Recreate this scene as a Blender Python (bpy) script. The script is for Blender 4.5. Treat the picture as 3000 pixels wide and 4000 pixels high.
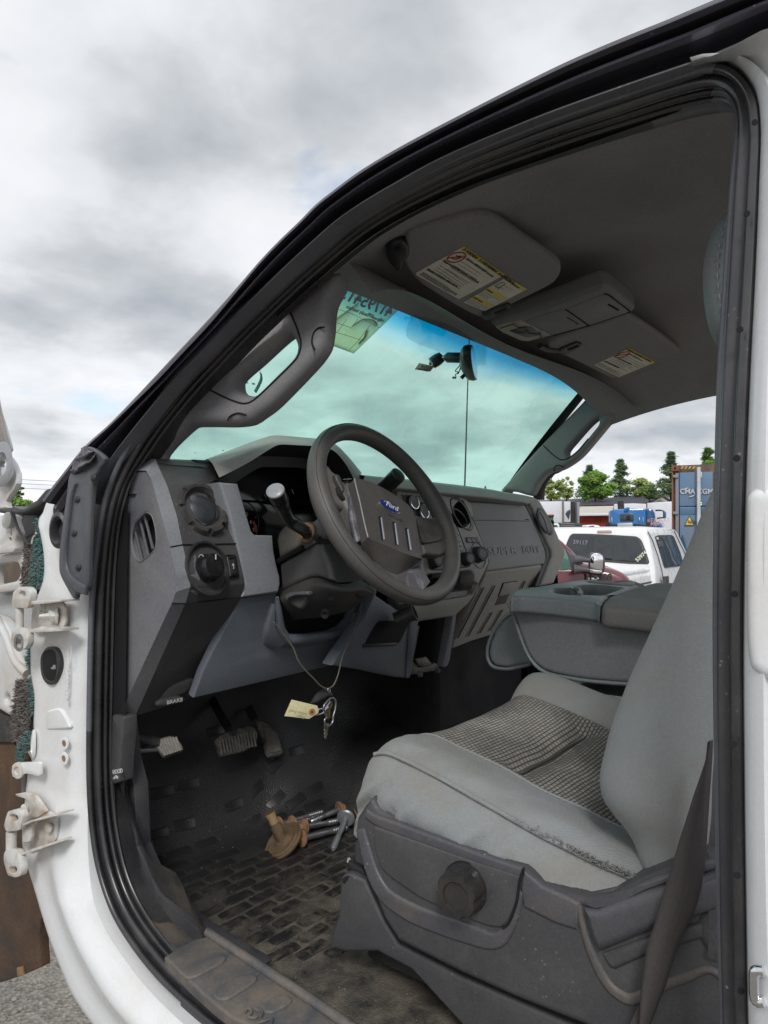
import bpy, bmesh, math, random
from mathutils import Vector, Matrix, noise
from math import sin, cos, pi, radians, atan2, sqrt, exp
random.seed(7)
SC = bpy.context.scene
COL = SC.collection
for o in list(bpy.data.objects): bpy.data.objects.remove(o)

# ------------------------------------------------------------------ camera
CAM = Vector((-0.69, 0.0, 1.80)); FPX = 2773.0
YAW = radians(37.8); PITCH = math.atan(100/2773.0)
D0 = Vector((cos(YAW), sin(YAW), 0)); RT = Vector((sin(YAW), -cos(YAW), 0)); UP0 = Vector((0, 0, 1))
DV = D0*cos(PITCH) + UP0*sin(PITCH); UV_ = UP0*cos(PITCH) - D0*sin(PITCH)
cd = bpy.data.cameras.new('camera'); cam = bpy.data.objects.new('camera', cd); COL.objects.link(cam)
cd.sensor_fit = 'HORIZONTAL'; cd.sensor_width = 36; cd.lens = FPX/3000*36
cd.clip_start = 0.02; cd.clip_end = 2000
cam.matrix_world = Matrix.Translation(CAM) @ Matrix((RT, UV_, -DV)).transposed().to_4x4()
SC.camera = cam

# ------------------------------------------------------------------ sky, sun, exposure
SUN_EL, SUN_AZ = radians(42), radians(232)      # azimuth measured from +Y clockwise: behind the camera, rear left of the truck
w = bpy.data.worlds.new('World'); SC.world = w; w.use_nodes = True
nt = w.node_tree; nt.nodes.clear()
def WN(t, **k):
    n = nt.nodes.new(t)
    for a, b in k.items(): setattr(n, a, b)
    return n
L = nt.links.new
out = WN('ShaderNodeOutputWorld'); bg = WN('ShaderNodeBackground'); bg.inputs[1].default_value = 0.10
sky = WN('ShaderNodeTexSky', sky_type='NISHITA', sun_disc=False, sun_elevation=SUN_EL, sun_rotation=SUN_AZ)
tc = WN('ShaderNodeTexCoord'); sp = WN('ShaderNodeSeparateXYZ'); L(tc.outputs['Generated'], sp.inputs[0])
def wm(op, a, b, clamp=False):
    n = WN('ShaderNodeMath', operation=op, use_clamp=clamp)
    for i, v in enumerate((a, b)):
        if v is None: continue
        if isinstance(v, (int, float)): n.inputs[i].default_value = v
        else: L(v, n.inputs[i])
    return n.outputs[0]
zz = wm('ADD', wm('MAXIMUM', sp.outputs[2], 0.0), 0.22)
cb = WN('ShaderNodeCombineXYZ'); L(wm('DIVIDE', sp.outputs[0], zz), cb.inputs[0]); L(wm('DIVIDE', sp.outputs[1], zz), cb.inputs[1]); cb.inputs[2].default_value = 3.7
def wnoise(scale, detail, rough, dist, off=(0, 0, 0)):
    m = WN('ShaderNodeMapping'); m.inputs['Location'].default_value = off; L(cb.outputs[0], m.inputs[0])
    n = WN('ShaderNodeTexNoise'); n.inputs['Scale'].default_value = scale; n.inputs['Detail'].default_value = detail
    n.inputs['Roughness'].default_value = rough; n.inputs['Distortion'].default_value = dist; L(m.outputs[0], n.inputs['Vector'])
    return n.outputs[0]
n1 = wnoise(0.95, 6, .50, .15, (2.1, 1.4, 0)); n2 = wnoise(3.4, 7, .52, .15, (5.2, 9.1, 2)); n3 = wnoise(2.0, 5, .55, .2, (1.2, 7.7, 5))
mixn = wm('ADD', wm('MULTIPLY', n1, .68), wm('MULTIPLY', n2, .32))
rp = WN('ShaderNodeValToRGB'); L(mixn, rp.inputs[0]); e = rp.color_ramp.elements
e[0].position = .36; e[0].color = (2.8, 3.02, 3.3, 1); e[1].position = .66; e[1].color = (6.0, 6.2, 6.5, 1)
for ps, c in ((.44, (3.9, 4.08, 4.32, 1)), (.50, (5.0, 5.18, 5.4, 1)), (.57, (5.7, 5.8, 6.05, 1))):
    q = e.new(ps); q.color = c
# overcast skies brighten towards the zenith
z0 = wm('MAXIMUM', sp.outputs[2], 0.0); zb = wm('ADD', wm('ADD', wm('MULTIPLY', z0, -1.15), 1.36), wm('MULTIPLY', wm('MULTIPLY', z0, z0), 1.25))
sc_ = WN('ShaderNodeVectorMath', operation='SCALE'); L(rp.outputs[0], sc_.inputs[0]); L(zb, sc_.inputs[3])
mask = WN('ShaderNodeMapRange'); mask.inputs[1].default_value = .61; mask.inputs[2].default_value = .70; mask.inputs[4].default_value = .55; L(n3, mask.inputs[0])
sk2 = WN('ShaderNodeVectorMath', operation='SCALE'); L(sky.outputs[0], sk2.inputs[0]); sk2.inputs[3].default_value = 1.3
mx = WN('ShaderNodeMix', data_type='RGBA'); L(mask.outputs[0], mx.inputs[0]); L(sc_.outputs[0], mx.inputs[6]); L(sk2.outputs[0], mx.inputs[7])
L(mx.outputs[2], bg.inputs[0]); L(bg.outputs[0], out.inputs[0])
sd = bpy.data.lights.new('sun', 'SUN'); sd.energy = 1.5; sd.angle = radians(16); sd.color = (1, .985, .96)
so = bpy.data.objects.new('sun', sd); COL.objects.link(so)
sdir = Vector((sin(SUN_AZ)*cos(SUN_EL), cos(SUN_AZ)*cos(SUN_EL), sin(SUN_EL)))   # towards the sun
so.rotation_euler = (-sdir).to_track_quat('-Z', 'Y').to_euler()
SC.view_settings.view_transform = 'Standard'; SC.view_settings.look = 'None'
SC.view_settings.exposure = 0.5; SC.view_settings.gamma = 1; SC.view_settings.use_curve_mapping = False
SC.render.engine = 'CYCLES'; SC.cycles.max_bounces = 10; SC.cycles.diffuse_bounces = 5; SC.cycles.transparent_max_bounces = 24
SC.cycles.use_denoising = True; SC.cycles.sample_clamp_indirect = 6

# ------------------------------------------------------------------ pixel -> place
REG = dict(D=(0, 0, 1.8083), A=(400, 1600, .6028), B=(1100, 1600, .66305), C=(0, 1600, .5875), E=(0, 2700, .5875), G=(400, 2600, .66305),
  H=(1300, 2500, 1.0247), T=(1500, 0, .90416), K=(1900, 1700, .66305), M=(2050, 1750, .45208), V=(1500, 900, .72333), W=(1200, 1600, .42194),
  N=(900, 2500, .40678), S=(1250, 1050, .3918), Q=(1700, 1800, .33152), a=(900, 2050, .36166), b=(1500, 2300, .36166), c=(500, 1100, .5425),
  d=(2300, 3000, .4521), e=(0, 1600, .3165), f=(1600, 1880, .3014), p=(0, 0, 1))
class pl:
    def __init__(s, o, n): s.o = Vector(o); s.n = Vector(n).normalized(); s.flip()
    def flip(s):
        if s.n.dot(CAM-s.o) < 0: s.n = -s.n
    def off(s, h): return pl(s.o+s.n*h, s.n)
def X(c, k=0): return pl((c, 0, 1.8), (1, 0, -k))
def Y(c, k=0): return pl((0, c, 1.8), (0, 1, -k))
def Z(c): return pl((0, 0, c), (0, 0, 1))
def ray(R, x, y):
    q = REG[R]; px = q[0]+x*q[2]; py = q[1]+y*q[2]
    return DV*FPX + RT*(px-1500) + UV_*(2000-py)
def P1(R, x, y, c):
    v = ray(R, x, y)
    if isinstance(c, pl): return CAM + v*((c.o-CAM).dot(c.n)/v.dot(c.n))
    if isinstance(c, (int, float)): return CAM + v*(c/FPX)          # a depth
    v = v/FPX; t = .25; s0 = c(CAM+v*t)
    while t < 14:
        t2 = t*1.03; s1 = c(CAM+v*t2)
        if s0*s1 <= 0:
            for _ in range(24):
                tm = (t+t2)/2; sm = c(CAM+v*tm)
                if s0*sm <= 0: t2 = tm
                else: t = tm; s0 = sm
            return CAM+v*t
        t = t2; s0 = s1
    return CAM+v*3
def PP(R, pts, c): return [P1(R, q[0], q[1], q[2] if len(q) > 2 else c) for q in pts]
def SX(c): return pl((c, 0, 1.85), (1, 0, -.25))
def AP(c): return lambda p: p.x - c - .25*max(0, p.z-1.85)

# ------------------------------------------------------------------ object helpers
def tag(o, label=None, cat=None, group=None, kind=None, category=None):
    cat = cat or category
    for k, v in (('label', label), ('category', cat), ('group', group), ('kind', kind)):
        if v: o[k] = v
    return o
def root(name, loc, label, cat, group=None):
    o = bpy.data.objects.new(name, None); o.empty_display_size = .1; COL.objects.link(o); o.location = loc; o['_loc'] = 1
    return tag(o, label, cat, group)
def setparent(o, parent):
    if parent is None: return
    o.parent = parent
    o.matrix_parent_inverse = Matrix.Translation(-parent.location) if parent.type == 'EMPTY' else Matrix.Identity(4)
def link(name, me, mat, parent=None, sharp=38, **kw):
    if mat is not None:
        me.materials.clear(); me.materials.append(mat)
    me.polygons.foreach_set('use_smooth', [True]*len(me.polygons))
    if sharp is not None: me.set_sharp_from_angle(angle=radians(sharp))
    o = bpy.data.objects.new(name, me); COL.objects.link(o); setparent(o, parent); tag(o, **kw)
    return o
def mk(name, vs, fs, mat, parent=None, sharp=38, uvs=None, **kw):
    me = bpy.data.meshes.new(name); me.from_pydata([tuple(v) for v in vs], [], fs); me.validate()
    if uvs:
        ul = me.uv_layers.new(name='UVMap')
        for lp in me.loops: ul.data[lp.vertex_index if False else lp.index].uv = uvs[lp.vertex_index]
    bm = bmesh.new(); bm.from_mesh(me); bmesh.ops.recalc_face_normals(bm, faces=bm.faces); bm.to_mesh(me); bm.free()
    return link(name, me, mat, parent, sharp, **kw)
def bev(o, w, seg=2, ang=30):
    m = o.modifiers.new('b', 'BEVEL'); m.width = w; m.segments = seg; m.limit_method = 'ANGLE'; m.angle_limit = radians(ang); return o
def solid(o, t, off=-1):
    m = o.modifiers.new('s', 'SOLIDIFY'); m.thickness = t; m.offset = off; return o
def cr(pts, n, closed=False):
    """Catmull-Rom through pts, n samples evenly by length"""
    P = [Vector(p) for p in pts]; m = len(P); fine = []
    segs = m if closed else m-1
    for i in range(segs):
        if closed: a, b, c, d = P[i-1], P[i], P[(i+1) % m], P[(i+2) % m]
        else: a, b, c, d = P[max(i-1, 0)], P[i], P[i+1], P[min(i+2, m-1)]
        for j in range(10):
            t = j/10; fine.append(.5*((2*b)+(c-a)*t+(2*a-5*b+4*c-d)*t*t+(3*b-a-3*c+d)*t**3))
    fine.append(P[0].copy() if closed else P[-1].copy())
    ds = [0]
    for i in range(1, len(fine)): ds.append(ds[-1]+(fine[i]-fine[i-1]).length)
    res = []; k = 0; N = n if closed else n-1
    for i in range(n):
        s = ds[-1]*i/N
        while k < len(ds)-2 and ds[k+1] < s: k += 1
        t = (s-ds[k])/max(1e-9, ds[k+1]-ds[k]); res.append(fine[k].lerp(fine[k+1], min(1, max(0, t))))
    return res
def loft(name, rails, mat, parent=None, cu=False, cv=False, sharp=38, capped=False, **kw):
    n = len(rails[0]); m = len(rails); vs = [v for r in rails for v in r]; fs = []
    for i in range(m if cv else m-1):
        for j in range(n if cu else n-1):
            a = i*n+j; b = i*n+(j+1) % n; c = ((i+1) % m)*n+(j+1) % n; d = ((i+1) % m)*n+j; fs.append((a, b, c, d))
    if capped:
        fs.append(tuple(range(n))); fs.append(tuple((m-1)*n+j for j in range(n)))
    uvs = [(j/(n-1 or 1), i/(m-1 or 1)) for i in range(m) for j in range(n)]
    return mk(name, vs, fs, mat, parent, sharp, uvs, **kw)
def patch(ctrl, nu, nv):
    rows = [cr(r, nu) for r in ctrl]
    cols = [cr([r[j] for r in rows], nv) for j in range(nu)]
    return [[cols[j][i] for j in range(nu)] for i in range(nv)]
def tube(name, pts, r, mat, parent=None, n=10, smooth=0, closed=False, caps=True, flat=1, **kw):
    P = [Vector(p) for p in pts]
    if smooth: 
        if isinstance(r, (list, tuple)):
            R0 = [Vector((x, 0, 0)) for x in r]; rr = [v.x for v in cr([Vector((i, x, 0)) for i, x in enumerate(r)], smooth)]; rr = [v.y for v in cr([Vector((i, x, 0)) for i, x in enumerate(r)], smooth)]
        else: rr = [r]*smooth
        P = cr(P, smooth, closed)
    else: rr = list(r) if isinstance(r, (list, tuple)) else [r]*len(P)
    m = len(P); vs = []; fs = []; up = None
    for i, p in enumerate(P):
        t = (P[(i+1) % m]-P[i-1]) if closed else (P[min(i+1, m-1)]-P[max(i-1, 0)])
        t.normalize()
        if up is None: up = t.orthogonal().normalized()
        up = (up-t*up.dot(t)).normalized(); s = t.cross(up)
        for k in range(n):
            a = 2*pi*k/n; vs.append(p+(up*cos(a)+s*sin(a)*flat)*rr[i])
    for i in range(m if closed else m-1):
        for k in range(n): fs.append((i*n+k, i*n+(k+1) % n, ((i+1) % m)*n+(k+1) % n, ((i+1) % m)*n+k))
    if caps and not closed: fs.append(tuple(range(n))[::-1]); fs.append(tuple((m-1)*n+k for k in range(n)))
    return mk(name, vs, fs, mat, parent, 45, **kw)
def frame(o, n, up=(0, 0, 1)):
    n = Vector(n).normalized(); u = Vector(up); x = u.cross(n).normalized() if u.cross(n).length > 1e-6 else Vector((1, 0, 0)); y = n.cross(x)
    return Matrix.Translation(Vector(o)) @ Matrix((x, y, n)).transposed().to_4x4()
def lathe(name, o, n, prof, mat, parent=None, seg=40, up=(0, 0, 1), sx=1, sy=1, teeth=None, sharp=38, **kw):
    """prof: (radius, height along n) pairs; teeth(k, ring) scales the radius"""
    M = frame(o, n, up); vs = []; fs = []; m = len(prof)
    for i, (r, h) in enumerate(prof):
        for k in range(seg):
            a = 2*pi*k/seg; q = r*(teeth(a, i) if teeth else 1); vs.append(M @ Vector((q*cos(a)*sx, q*sin(a)*sy, h)))
    for i in range(m-1):
        for k in range(seg): fs.append((i*seg+k, i*seg+(k+1) % seg, (i+1)*seg+(k+1) % seg, (i+1)*seg+k))
    if prof[0][0] > 1e-5 and kw.pop('cap0', True): fs.append(tuple(range(seg)))
    if prof[-1][0] > 1e-5 and kw.pop('cap1', True): fs.append(tuple((m-1)*seg+k for k in range(seg)))
    kw.pop('cap0', 0); kw.pop('cap1', 0)
    return mk(name, vs, fs, mat, parent, sharp, **kw)
def fillet(pts, r, seg=4):
    if not r: return pts
    out_ = []; n = len(pts)
    for i in range(n):
        a, b, c = pts[i-1], pts[i], pts[(i+1) % n]; u = (a-b); v = (c-b); lu, lv = u.length, v.length
        if lu < 1e-7 or lv < 1e-7: continue
        q = min(r, lu*.45, lv*.45); p0 = b+u/lu*q; p1 = b+v/lv*q
        for k in range(seg+1):
            t = k/seg; out_.append(p0*(1-t)**2+b*2*t*(1-t)+p1*t*t)
    return out_
def plate(name, outer, plane, thick, mat, parent=None, bv=.002, holes=(), r=0, rh=0, smooth=0, hs=0, res=1, sharp=35, **kw):
    """a plate with rounded edges; outer/holes are points on the plane, the body lies behind it"""
    M = frame(plane.o, plane.n); Mi = M.inverted()
    def loc(ps, rr, sm):
        q = [(Mi @ Vector(p)).xy.to_3d() for p in ps]
        return cr(q, sm, True) if sm else fillet(q, rr)
    cu = bpy.data.curves.new(name, 'CURVE'); cu.dimensions = '2D'; cu.fill_mode = 'BOTH'
    bv = min(bv, thick*.45); cu.extrude = thick/2-bv; cu.bevel_depth = bv; cu.bevel_resolution = res; cu.offset = -bv
    for i, ps in enumerate([outer]+list(holes)):
        q = loc(ps, r if i == 0 else rh, smooth if i == 0 else hs); s = cu.splines.new('POLY'); s.points.add(len(q)-1)
        ar = sum(q[j-1].x*q[j].y-q[j].x*q[j-1].y for j in range(len(q)))
        if (ar < 0) == (i == 0): q = q[::-1]
        for j, v in enumerate(q): s.points[j].co = (v.x, v.y, 0, 1)
        s.use_cyclic_u = True
    co = bpy.data.objects.new('tmp', cu); me = bpy.data.meshes.new_from_object(co); bpy.data.objects.remove(co); bpy.data.curves.remove(cu)
    me.transform(M @ Matrix.Translation((0, 0, -thick/2)))
    me.name = name
    bm = bmesh.new(); bm.from_mesh(me); bmesh.ops.remove_doubles(bm, verts=bm.verts, dist=1e-6); bmesh.ops.recalc_face_normals(bm, faces=bm.faces); bm.to_mesh(me); bm.free()
    return link(name, me, mat, parent, sharp, **kw)
def box(name, c, s, mat, parent=None, rot=None, bv=0, **kw):
    """box by centre and full size"""
    vs = [Vector(((i & 1)-.5, ((i >> 1) & 1)-.5, ((i >> 2) & 1)-.5)) for i in range(8)]
    M = Matrix.Translation(Vector(c)) @ (rot.to_4x4() if rot is not None else Matrix.Identity(4)) @ Matrix.Diagonal((s[0], s[1], s[2], 1))
    fs = [(0, 2, 3, 1), (4, 5, 7, 6), (0, 1, 5, 4), (2, 6, 7, 3), (0, 4, 6, 2), (1, 3, 7, 5)]
    o = mk(name, [M @ v for v in vs], fs, mat, parent, 30, **kw)
    if bv: bev(o, bv)
    return o
def text(name, s, o, xd, n, size, mat, parent=None, ext=.0004, mirror=False, shear=0, bold=0, sx=1, align='LEFT', **kw):
    cu = bpy.data.curves.new(name, 'FONT'); cu.body = s; cu.size = size; cu.extrude = ext; cu.shear = shear; cu.offset = bold; cu.align_x = align; cu.resolution_u = 3
    co = bpy.data.objects.new('tmp', cu); me = bpy.data.meshes.new_from_object(co); bpy.data.objects.remove(co); bpy.data.curves.remove(cu)
    n = Vector(n).normalized(); x = Vector(xd); x = (x-n*x.dot(n)).normalized(); y = n.cross(x)
    M = Matrix.Translation(Vector(o)) @ Matrix((x, y, n)).transposed().to_4x4() @ Matrix.Diagonal(((-1 if mirror else 1)*sx, 1, 1, 1))
    me.transform(M); me.name = name
    if mirror: me.flip_normals()
    return link(name, me, mat, parent, 30, **kw)

def strip(name, pts, ws_, c, th_, mat, par, n=40):
    P_ = cr(pts, n); W__ = [v.y for v in cr([Vector((i, x, 0)) for i, x in enumerate(ws_)], n)] if isinstance(ws_, list) else [ws_]*n; a = []; b_ = []
    for i, p in enumerate(P_):
        t_ = (P_[min(i+1, n-1)]-P_[max(i-1, 0)]).normalized(); s = c.n.cross(t_)*W__[i]; a.append(p+s); b_.append(p-s)
    return plate(name, a+b_[::-1], c, th_, mat, par, th_*.42, res=4)

# ------------------------------------------------------------------ materials
def mat_new(name):
    m = bpy.data.materials.new(name); m.use_nodes = True; t = m.node_tree; b = t.nodes['Principled BSDF']; return m, t, b
def surf(name, col, rough=.55, grain=700, bump=.12, dirt=None, damt=.35, dscale=7, spec=.5, metal=0, speck=0, speckcol=(.5, .45, .36), thr=.5, coat=0, weave=None, weaveb=.3, sheen=0, gdist=.001, gr=.13):
    if coat or metal: gr = .03
    m, t, b = mat_new(name); N = t.nodes.new; K = t.links.new
    tc = N('ShaderNodeNewGeometry'); b.inputs['Roughness'].default_value = rough; b.inputs['Metallic'].default_value = metal
    b.inputs['Specular IOR Level'].default_value = spec; b.inputs['Coat Weight'].default_value = coat; b.inputs['Coat Roughness'].default_value = .08
    if sheen: b.inputs['Sheen Weight'].default_value = sheen
    cur = None
    def noise_(sc, det=5, rg=.6, dist=0):
        n = N('ShaderNodeTexNoise'); n.inputs['Scale'].default_value = sc; n.inputs['Detail'].default_value = det; n.inputs['Roughness'].default_value = rg; n.inputs['Distortion'].default_value = dist
        K(tc.outputs['Position'], n.inputs['Vector']); return n.outputs[0]
    base = N('ShaderNodeRGB'); base.outputs[0].default_value = (*col, 1); cur = base.outputs[0]
    def mixc(fac, c2, cur, blend='MIX'):
        x = N('ShaderNodeMix'); x.data_type = 'RGBA'; x.blend_type = blend; K(fac, x.inputs[0]) if not isinstance(fac, float) else setattr(x.inputs[0], 'default_value', fac)
        K(cur, x.inputs[6])
        if isinstance(c2, tuple): x.inputs[7].default_value = (*c2, 1)
        else: K(c2, x.inputs[7])
        return x.outputs[2]
    def mr(v, a, b_, c=0, d=1):
        x = N('ShaderNodeMapRange'); x.inputs[1].default_value = a; x.inputs[2].default_value = b_; x.inputs[3].default_value = c; x.inputs[4].default_value = d; K(v, x.inputs[0]); return x.outputs[0]
    # broad tone variation
    cur = mixc(mr(noise_(3.1, 4), .3, .7, .0, .25), tuple(x*.72 for x in col), cur)
    if dirt:
        nn = noise_(dscale, 9, .68, .4)
        cur = mixc(mr(nn, thr-.08, thr+.2, 0, damt), dirt, cur)
    if speck:
        v = N('ShaderNodeTexVoronoi'); v.inputs['Scale'].default_value = 95; K(tc.outputs['Position'], v.inputs['Vector'])
        s2 = mr(v.outputs['Distance'], .16, .10, 0, 1); s3 = N('ShaderNodeMath'); s3.operation = 'MULTIPLY'; K(s2, s3.inputs[0]); K(mr(noise_(11, 2), .52, .66, 0, speck*.55), s3.inputs[1])
        cur = mixc(s3.outputs[0], speckcol, cur)
    gn = mr(noise_(260, 2, .8), .25, .75, 1-gr*1.3, 1+gr*1.3); gv = N('ShaderNodeVectorMath'); gv.operation = 'SCALE'; K(cur, gv.inputs[0]); K(gn, gv.inputs[3]); cur = gv.outputs[0]
    K(cur, b.inputs['Base Color'])
    if bump:
        bp = N('ShaderNodeBump'); bp.inputs['Strength'].default_value = bump; bp.inputs['Distance'].default_value = gdist
        if weave:
            wv = N('ShaderNodeTexWave'); wv.inputs['Scale'].default_value = weave; wv.bands_direction = 'Z'; K(tc.outputs['Position'], wv.inputs['Vector'])
            w2 = N('ShaderNodeTexWave'); w2.inputs['Scale'].default_value = weave; w2.bands_direction = 'Y'; K(tc.outputs['Position'], w2.inputs['Vector'])
            ad = N('ShaderNodeMath'); ad.operation = 'ADD'; K(wv.outputs[1], ad.inputs[0]); K(w2.outputs[1], ad.inputs[1]); K(ad.outputs[0], bp.inputs['Height'])
        else: K(noise_(grain, 3, .7), bp.inputs['Height'])
        K(bp.outputs[0], b.inputs['Normal'])
    rv = mr(noise_(9, 4), .3, .7, max(0, rough-.1), min(1, rough+.12)); K(rv, b.inputs['Roughness'])
    return m
def leather(name, col, rough=.5, sc=260, bump=.5, dirt=None, damt=.5, thr=.5, dscale=6):
    """pebbled vinyl: voronoi relief"""
    m = surf(name, col, rough, 100, .1, dirt, damt, dscale, thr=thr); t = m.node_tree; b = t.nodes['Principled BSDF']
    v = t.nodes.new('ShaderNodeTexVoronoi'); v.inputs['Scale'].default_value = sc; v.feature = 'SMOOTH_F1'; tc = t.nodes.new('ShaderNodeNewGeometry'); t.links.new(tc.outputs['Position'], v.inputs['Vector'])
    bp = t.nodes.new('ShaderNodeBump'); bp.invert = True; bp.inputs['Strength'].default_value = bump; bp.inputs['Distance'].default_value = .002; t.links.new(v.outputs['Distance'], bp.inputs['Height']); t.links.new(bp.outputs[0], b.inputs['Normal'])
    return m
def floor_dirt(m):
    """mud is trodden in by the door: fade the dirt layer towards the firewall and the tunnel"""
    t = m.node_tree; mx = [n for n in t.nodes if n.type == 'MIX'][1]; src = mx.inputs[0].links[0].from_socket; tc = t.nodes.new('ShaderNodeNewGeometry'); sp = t.nodes.new('ShaderNodeSeparateXYZ'); t.links.new(tc.outputs['Position'], sp.inputs[0])
    a = t.nodes.new('ShaderNodeMapRange'); a.inputs[1].default_value = 1.22; a.inputs[2].default_value = .88; t.links.new(sp.outputs[1], a.inputs[0])
    mu = t.nodes.new('ShaderNodeMath'); mu.operation = 'MULTIPLY'; t.links.new(src, mu.inputs[0]); t.links.new(a.outputs[0], mu.inputs[1]); t.links.new(mu.outputs[0], mx.inputs[0]); return m
DUST = (.31, .28, .245); RUST = (.30, .14, .055)
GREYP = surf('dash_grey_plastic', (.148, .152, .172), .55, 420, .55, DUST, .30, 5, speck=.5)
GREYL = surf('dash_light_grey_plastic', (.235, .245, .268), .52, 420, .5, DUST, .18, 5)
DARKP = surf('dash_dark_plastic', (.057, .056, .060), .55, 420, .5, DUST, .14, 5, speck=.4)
BLUEP = surf('dash_slate_plastic', (.122, .136, .162), .55, 420, .45, DUST, .10, 5)
BEIGEP = surf('dusty_passenger_plastic', (.29, .285, .275), .6, 420, .5, DUST, .45, 4, thr=.42)
DUSTP = surf('dusty_top_pad', (.24, .24, .235), .75, 300, .45, DUST, .5, 5, thr=.40)
BLACKP = surf('black_plastic', (.018, .018, .02), .42, 900, .12, DUST, .12, 9)
GLOSSB = surf('gloss_black_plastic', (.012, .012, .013), .18, 900, 0, DUST, .05, 9)
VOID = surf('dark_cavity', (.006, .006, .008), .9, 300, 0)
TRIMP = surf('pillar_trim_plastic', (.175, .172, .182), .62, 900, .2, DUST, .3, 4)
RUBBER = surf('weatherstrip_rubber', (.042, .042, .048), .38, 500, .08, DUST, .12, 7, speck=.6)
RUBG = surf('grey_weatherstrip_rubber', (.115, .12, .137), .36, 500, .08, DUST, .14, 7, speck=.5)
MOULD = surf('roof_moulding_rubber', (.034, .031, .044), .24, 500, .02, (.2, .17, .14), .08, 6, speck=.5, spec=.8)
HEADL = surf('headliner_felt', (.33, .315, .315), .95, 1500, .5, (.13, .115, .11), .3, 3, spec=.1)
VISOR = surf('visor_cloth', (.27, .262, .262), .9, 1300, .4, (.36, .33, .30), .35, 9, spec=.15)
WHITE = surf('white_body_paint', (.76, .77, .78), .24, 200, .02, (.52, .42, .29), .42, 3.2, coat=.6, thr=.56, speck=.25, speckcol=(.35, .25, .15))
VINYL = leather('black_floor_vinyl', (.026, .026, .028), .42, 330, .55, (.16, .125, .085), .5, .52, 5)
VINYLD = leather('muddy_floor_vinyl', (.026, .026, .028), .42, 330, .6, (.23, .20, .155), .62, .41, 16)
TREAD = surf('rubber_mat_tread', (.020, .0195, .0195), .36, 300, .3, (.22, .19, .15), .6, 30, thr=.52)
floor_dirt(VINYLD); floor_dirt(TREAD)
SCUFF = surf('scuff_plate_plastic', (.075, .077, .082), .6, 500, .3, (.25, .19, .13), .55, 13, thr=.49)
STEEL = surf('zinc_steel', (.42, .43, .45), .38, 500, .15, (.2, .17, .14), .4, 20, metal=.85)
CHROME = surf('chrome', (.75, .76, .78), .12, 500, 0, metal=1)
RUSTM = surf('rusty_metal', (.30, .17, .09), .85, 300, .7, (.12, .055, .025), .8, 40, metal=.1)
FABG = surf('seat_grey_cloth', (.255, .268, .270), .85, 900, .35, (.22, .185, .14), .65, 4, gr=.06, spec=.2, weave=170, thr=.5, sheen=.1)
FABV = surf('seat_vinyl_grey', (.20, .23, .24), .6, 700, .25, (.24, .20, .155), .3, 5, thr=.52)
BELT = surf('seat_belt_webbing', (.062, .054, .054), .8, 900, .3, (.15, .12, .09), .12, 14, weave=300)
LEATHW = surf('worn_wheel_vinyl', (.070, .068, .067), .5, 600, .3, (.19, .17, .145), .28, 7, thr=.46)
PAPER = surf('label_paper', (.80, .76, .66), .8, 300, .05, (.3, .26, .2), .3, 12)
YELLOW = surf('label_yellow', (.82, .64, .10), .7, 300, .03)
INK = surf('label_ink', (.05, .05, .05), .8, 300, 0)
REDINK = surf('label_red', (.42, .05, .04), .7, 300, 0)
PRINTW = surf('printed_white', (.5, .5, .5), .6, 300, 0)
# ================================================================== ground
def grid(name, x0, x1, y0, y1, z, mat, **kw):
    return mk(name, [(x0, y0, z), (x1, y0, z), (x1, y1, z), (x0, y1, z)], [(0, 1, 2, 3)], mat, None, **kw)
GRAV = surf('gravel', (.21, .195, .172), .95, 60, .6, (.33, .29, .24), .7, 2.5, gdist=.02)
t = GRAV.node_tree; v = t.nodes.new('ShaderNodeTexVoronoi'); v.inputs['Scale'].default_value = 70
tcn = t.nodes.new('ShaderNodeTexCoord'); t.links.new(tcn.outputs['Object'], v.inputs['Vector'])
bp = t.nodes.new('ShaderNodeBump'); bp.inputs['Distance'].default_value = .012; bp.inputs['Strength'].default_value = .9; t.links.new(v.outputs['Distance'], bp.inputs['Height'])
b = t.nodes['Principled BSDF']; t.links.new(bp.outputs[0], b.inputs['Normal'])
mixc = t.nodes.new('ShaderNodeMix'); mixc.data_type = 'RGBA'; mixc.blend_type = 'MULTIPLY'; mixc.inputs[0].default_value = .6
src = b.inputs['Base Color'].links[0].from_socket; t.links.new(src, mixc.inputs[6])
hs = t.nodes.new('ShaderNodeMapRange'); sx_ = t.nodes.new('ShaderNodeSeparateColor'); t.links.new(v.outputs['Color'], sx_.inputs[0]); t.links.new(sx_.outputs[0], hs.inputs[0]); hs.inputs[3].default_value = .35; hs.inputs[4].default_value = 1.4
t.links.new(hs.outputs[0], mixc.inputs[7]); t.links.new(mixc.outputs[2], b.inputs['Base Color'])
tag(grid('ground', -900, 900, -900, 900, 0, GRAV), 'grey brown gravel yard under the trucks', kind='structure')
# loose stones in view at the lower left
bm = bmesh.new(); rnd = random.Random(3)
for i in range(2600):
    x = rnd.uniform(-.9, 1.4); y = rnd.uniform(1.0, 5.2); s = rnd.uniform(.003, .011)*(1+.12*y)
    M = Matrix.Translation((x, y, s*.2)) @ Matrix.Rotation(rnd.uniform(0, 6), 4, 'Z') @ Matrix.Diagonal((s*rnd.uniform(.7, 1.3), s, s*.6, 1))
    bmesh.ops.create_icosphere(bm, subdivisions=1, radius=1, matrix=M)
me = bpy.data.meshes.new('loose_gravel'); bm.to_mesh(me); bm.free()
STONE = surf('stone', (.20, .185, .165), .9, 60, .4, (.4, .36, .3), .6, 12, thr=.45)
link('loose_gravel', me, STONE, None, 80, label='loose gravel stones scattered on the yard by the front of the cab', kind='stuff')

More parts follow.
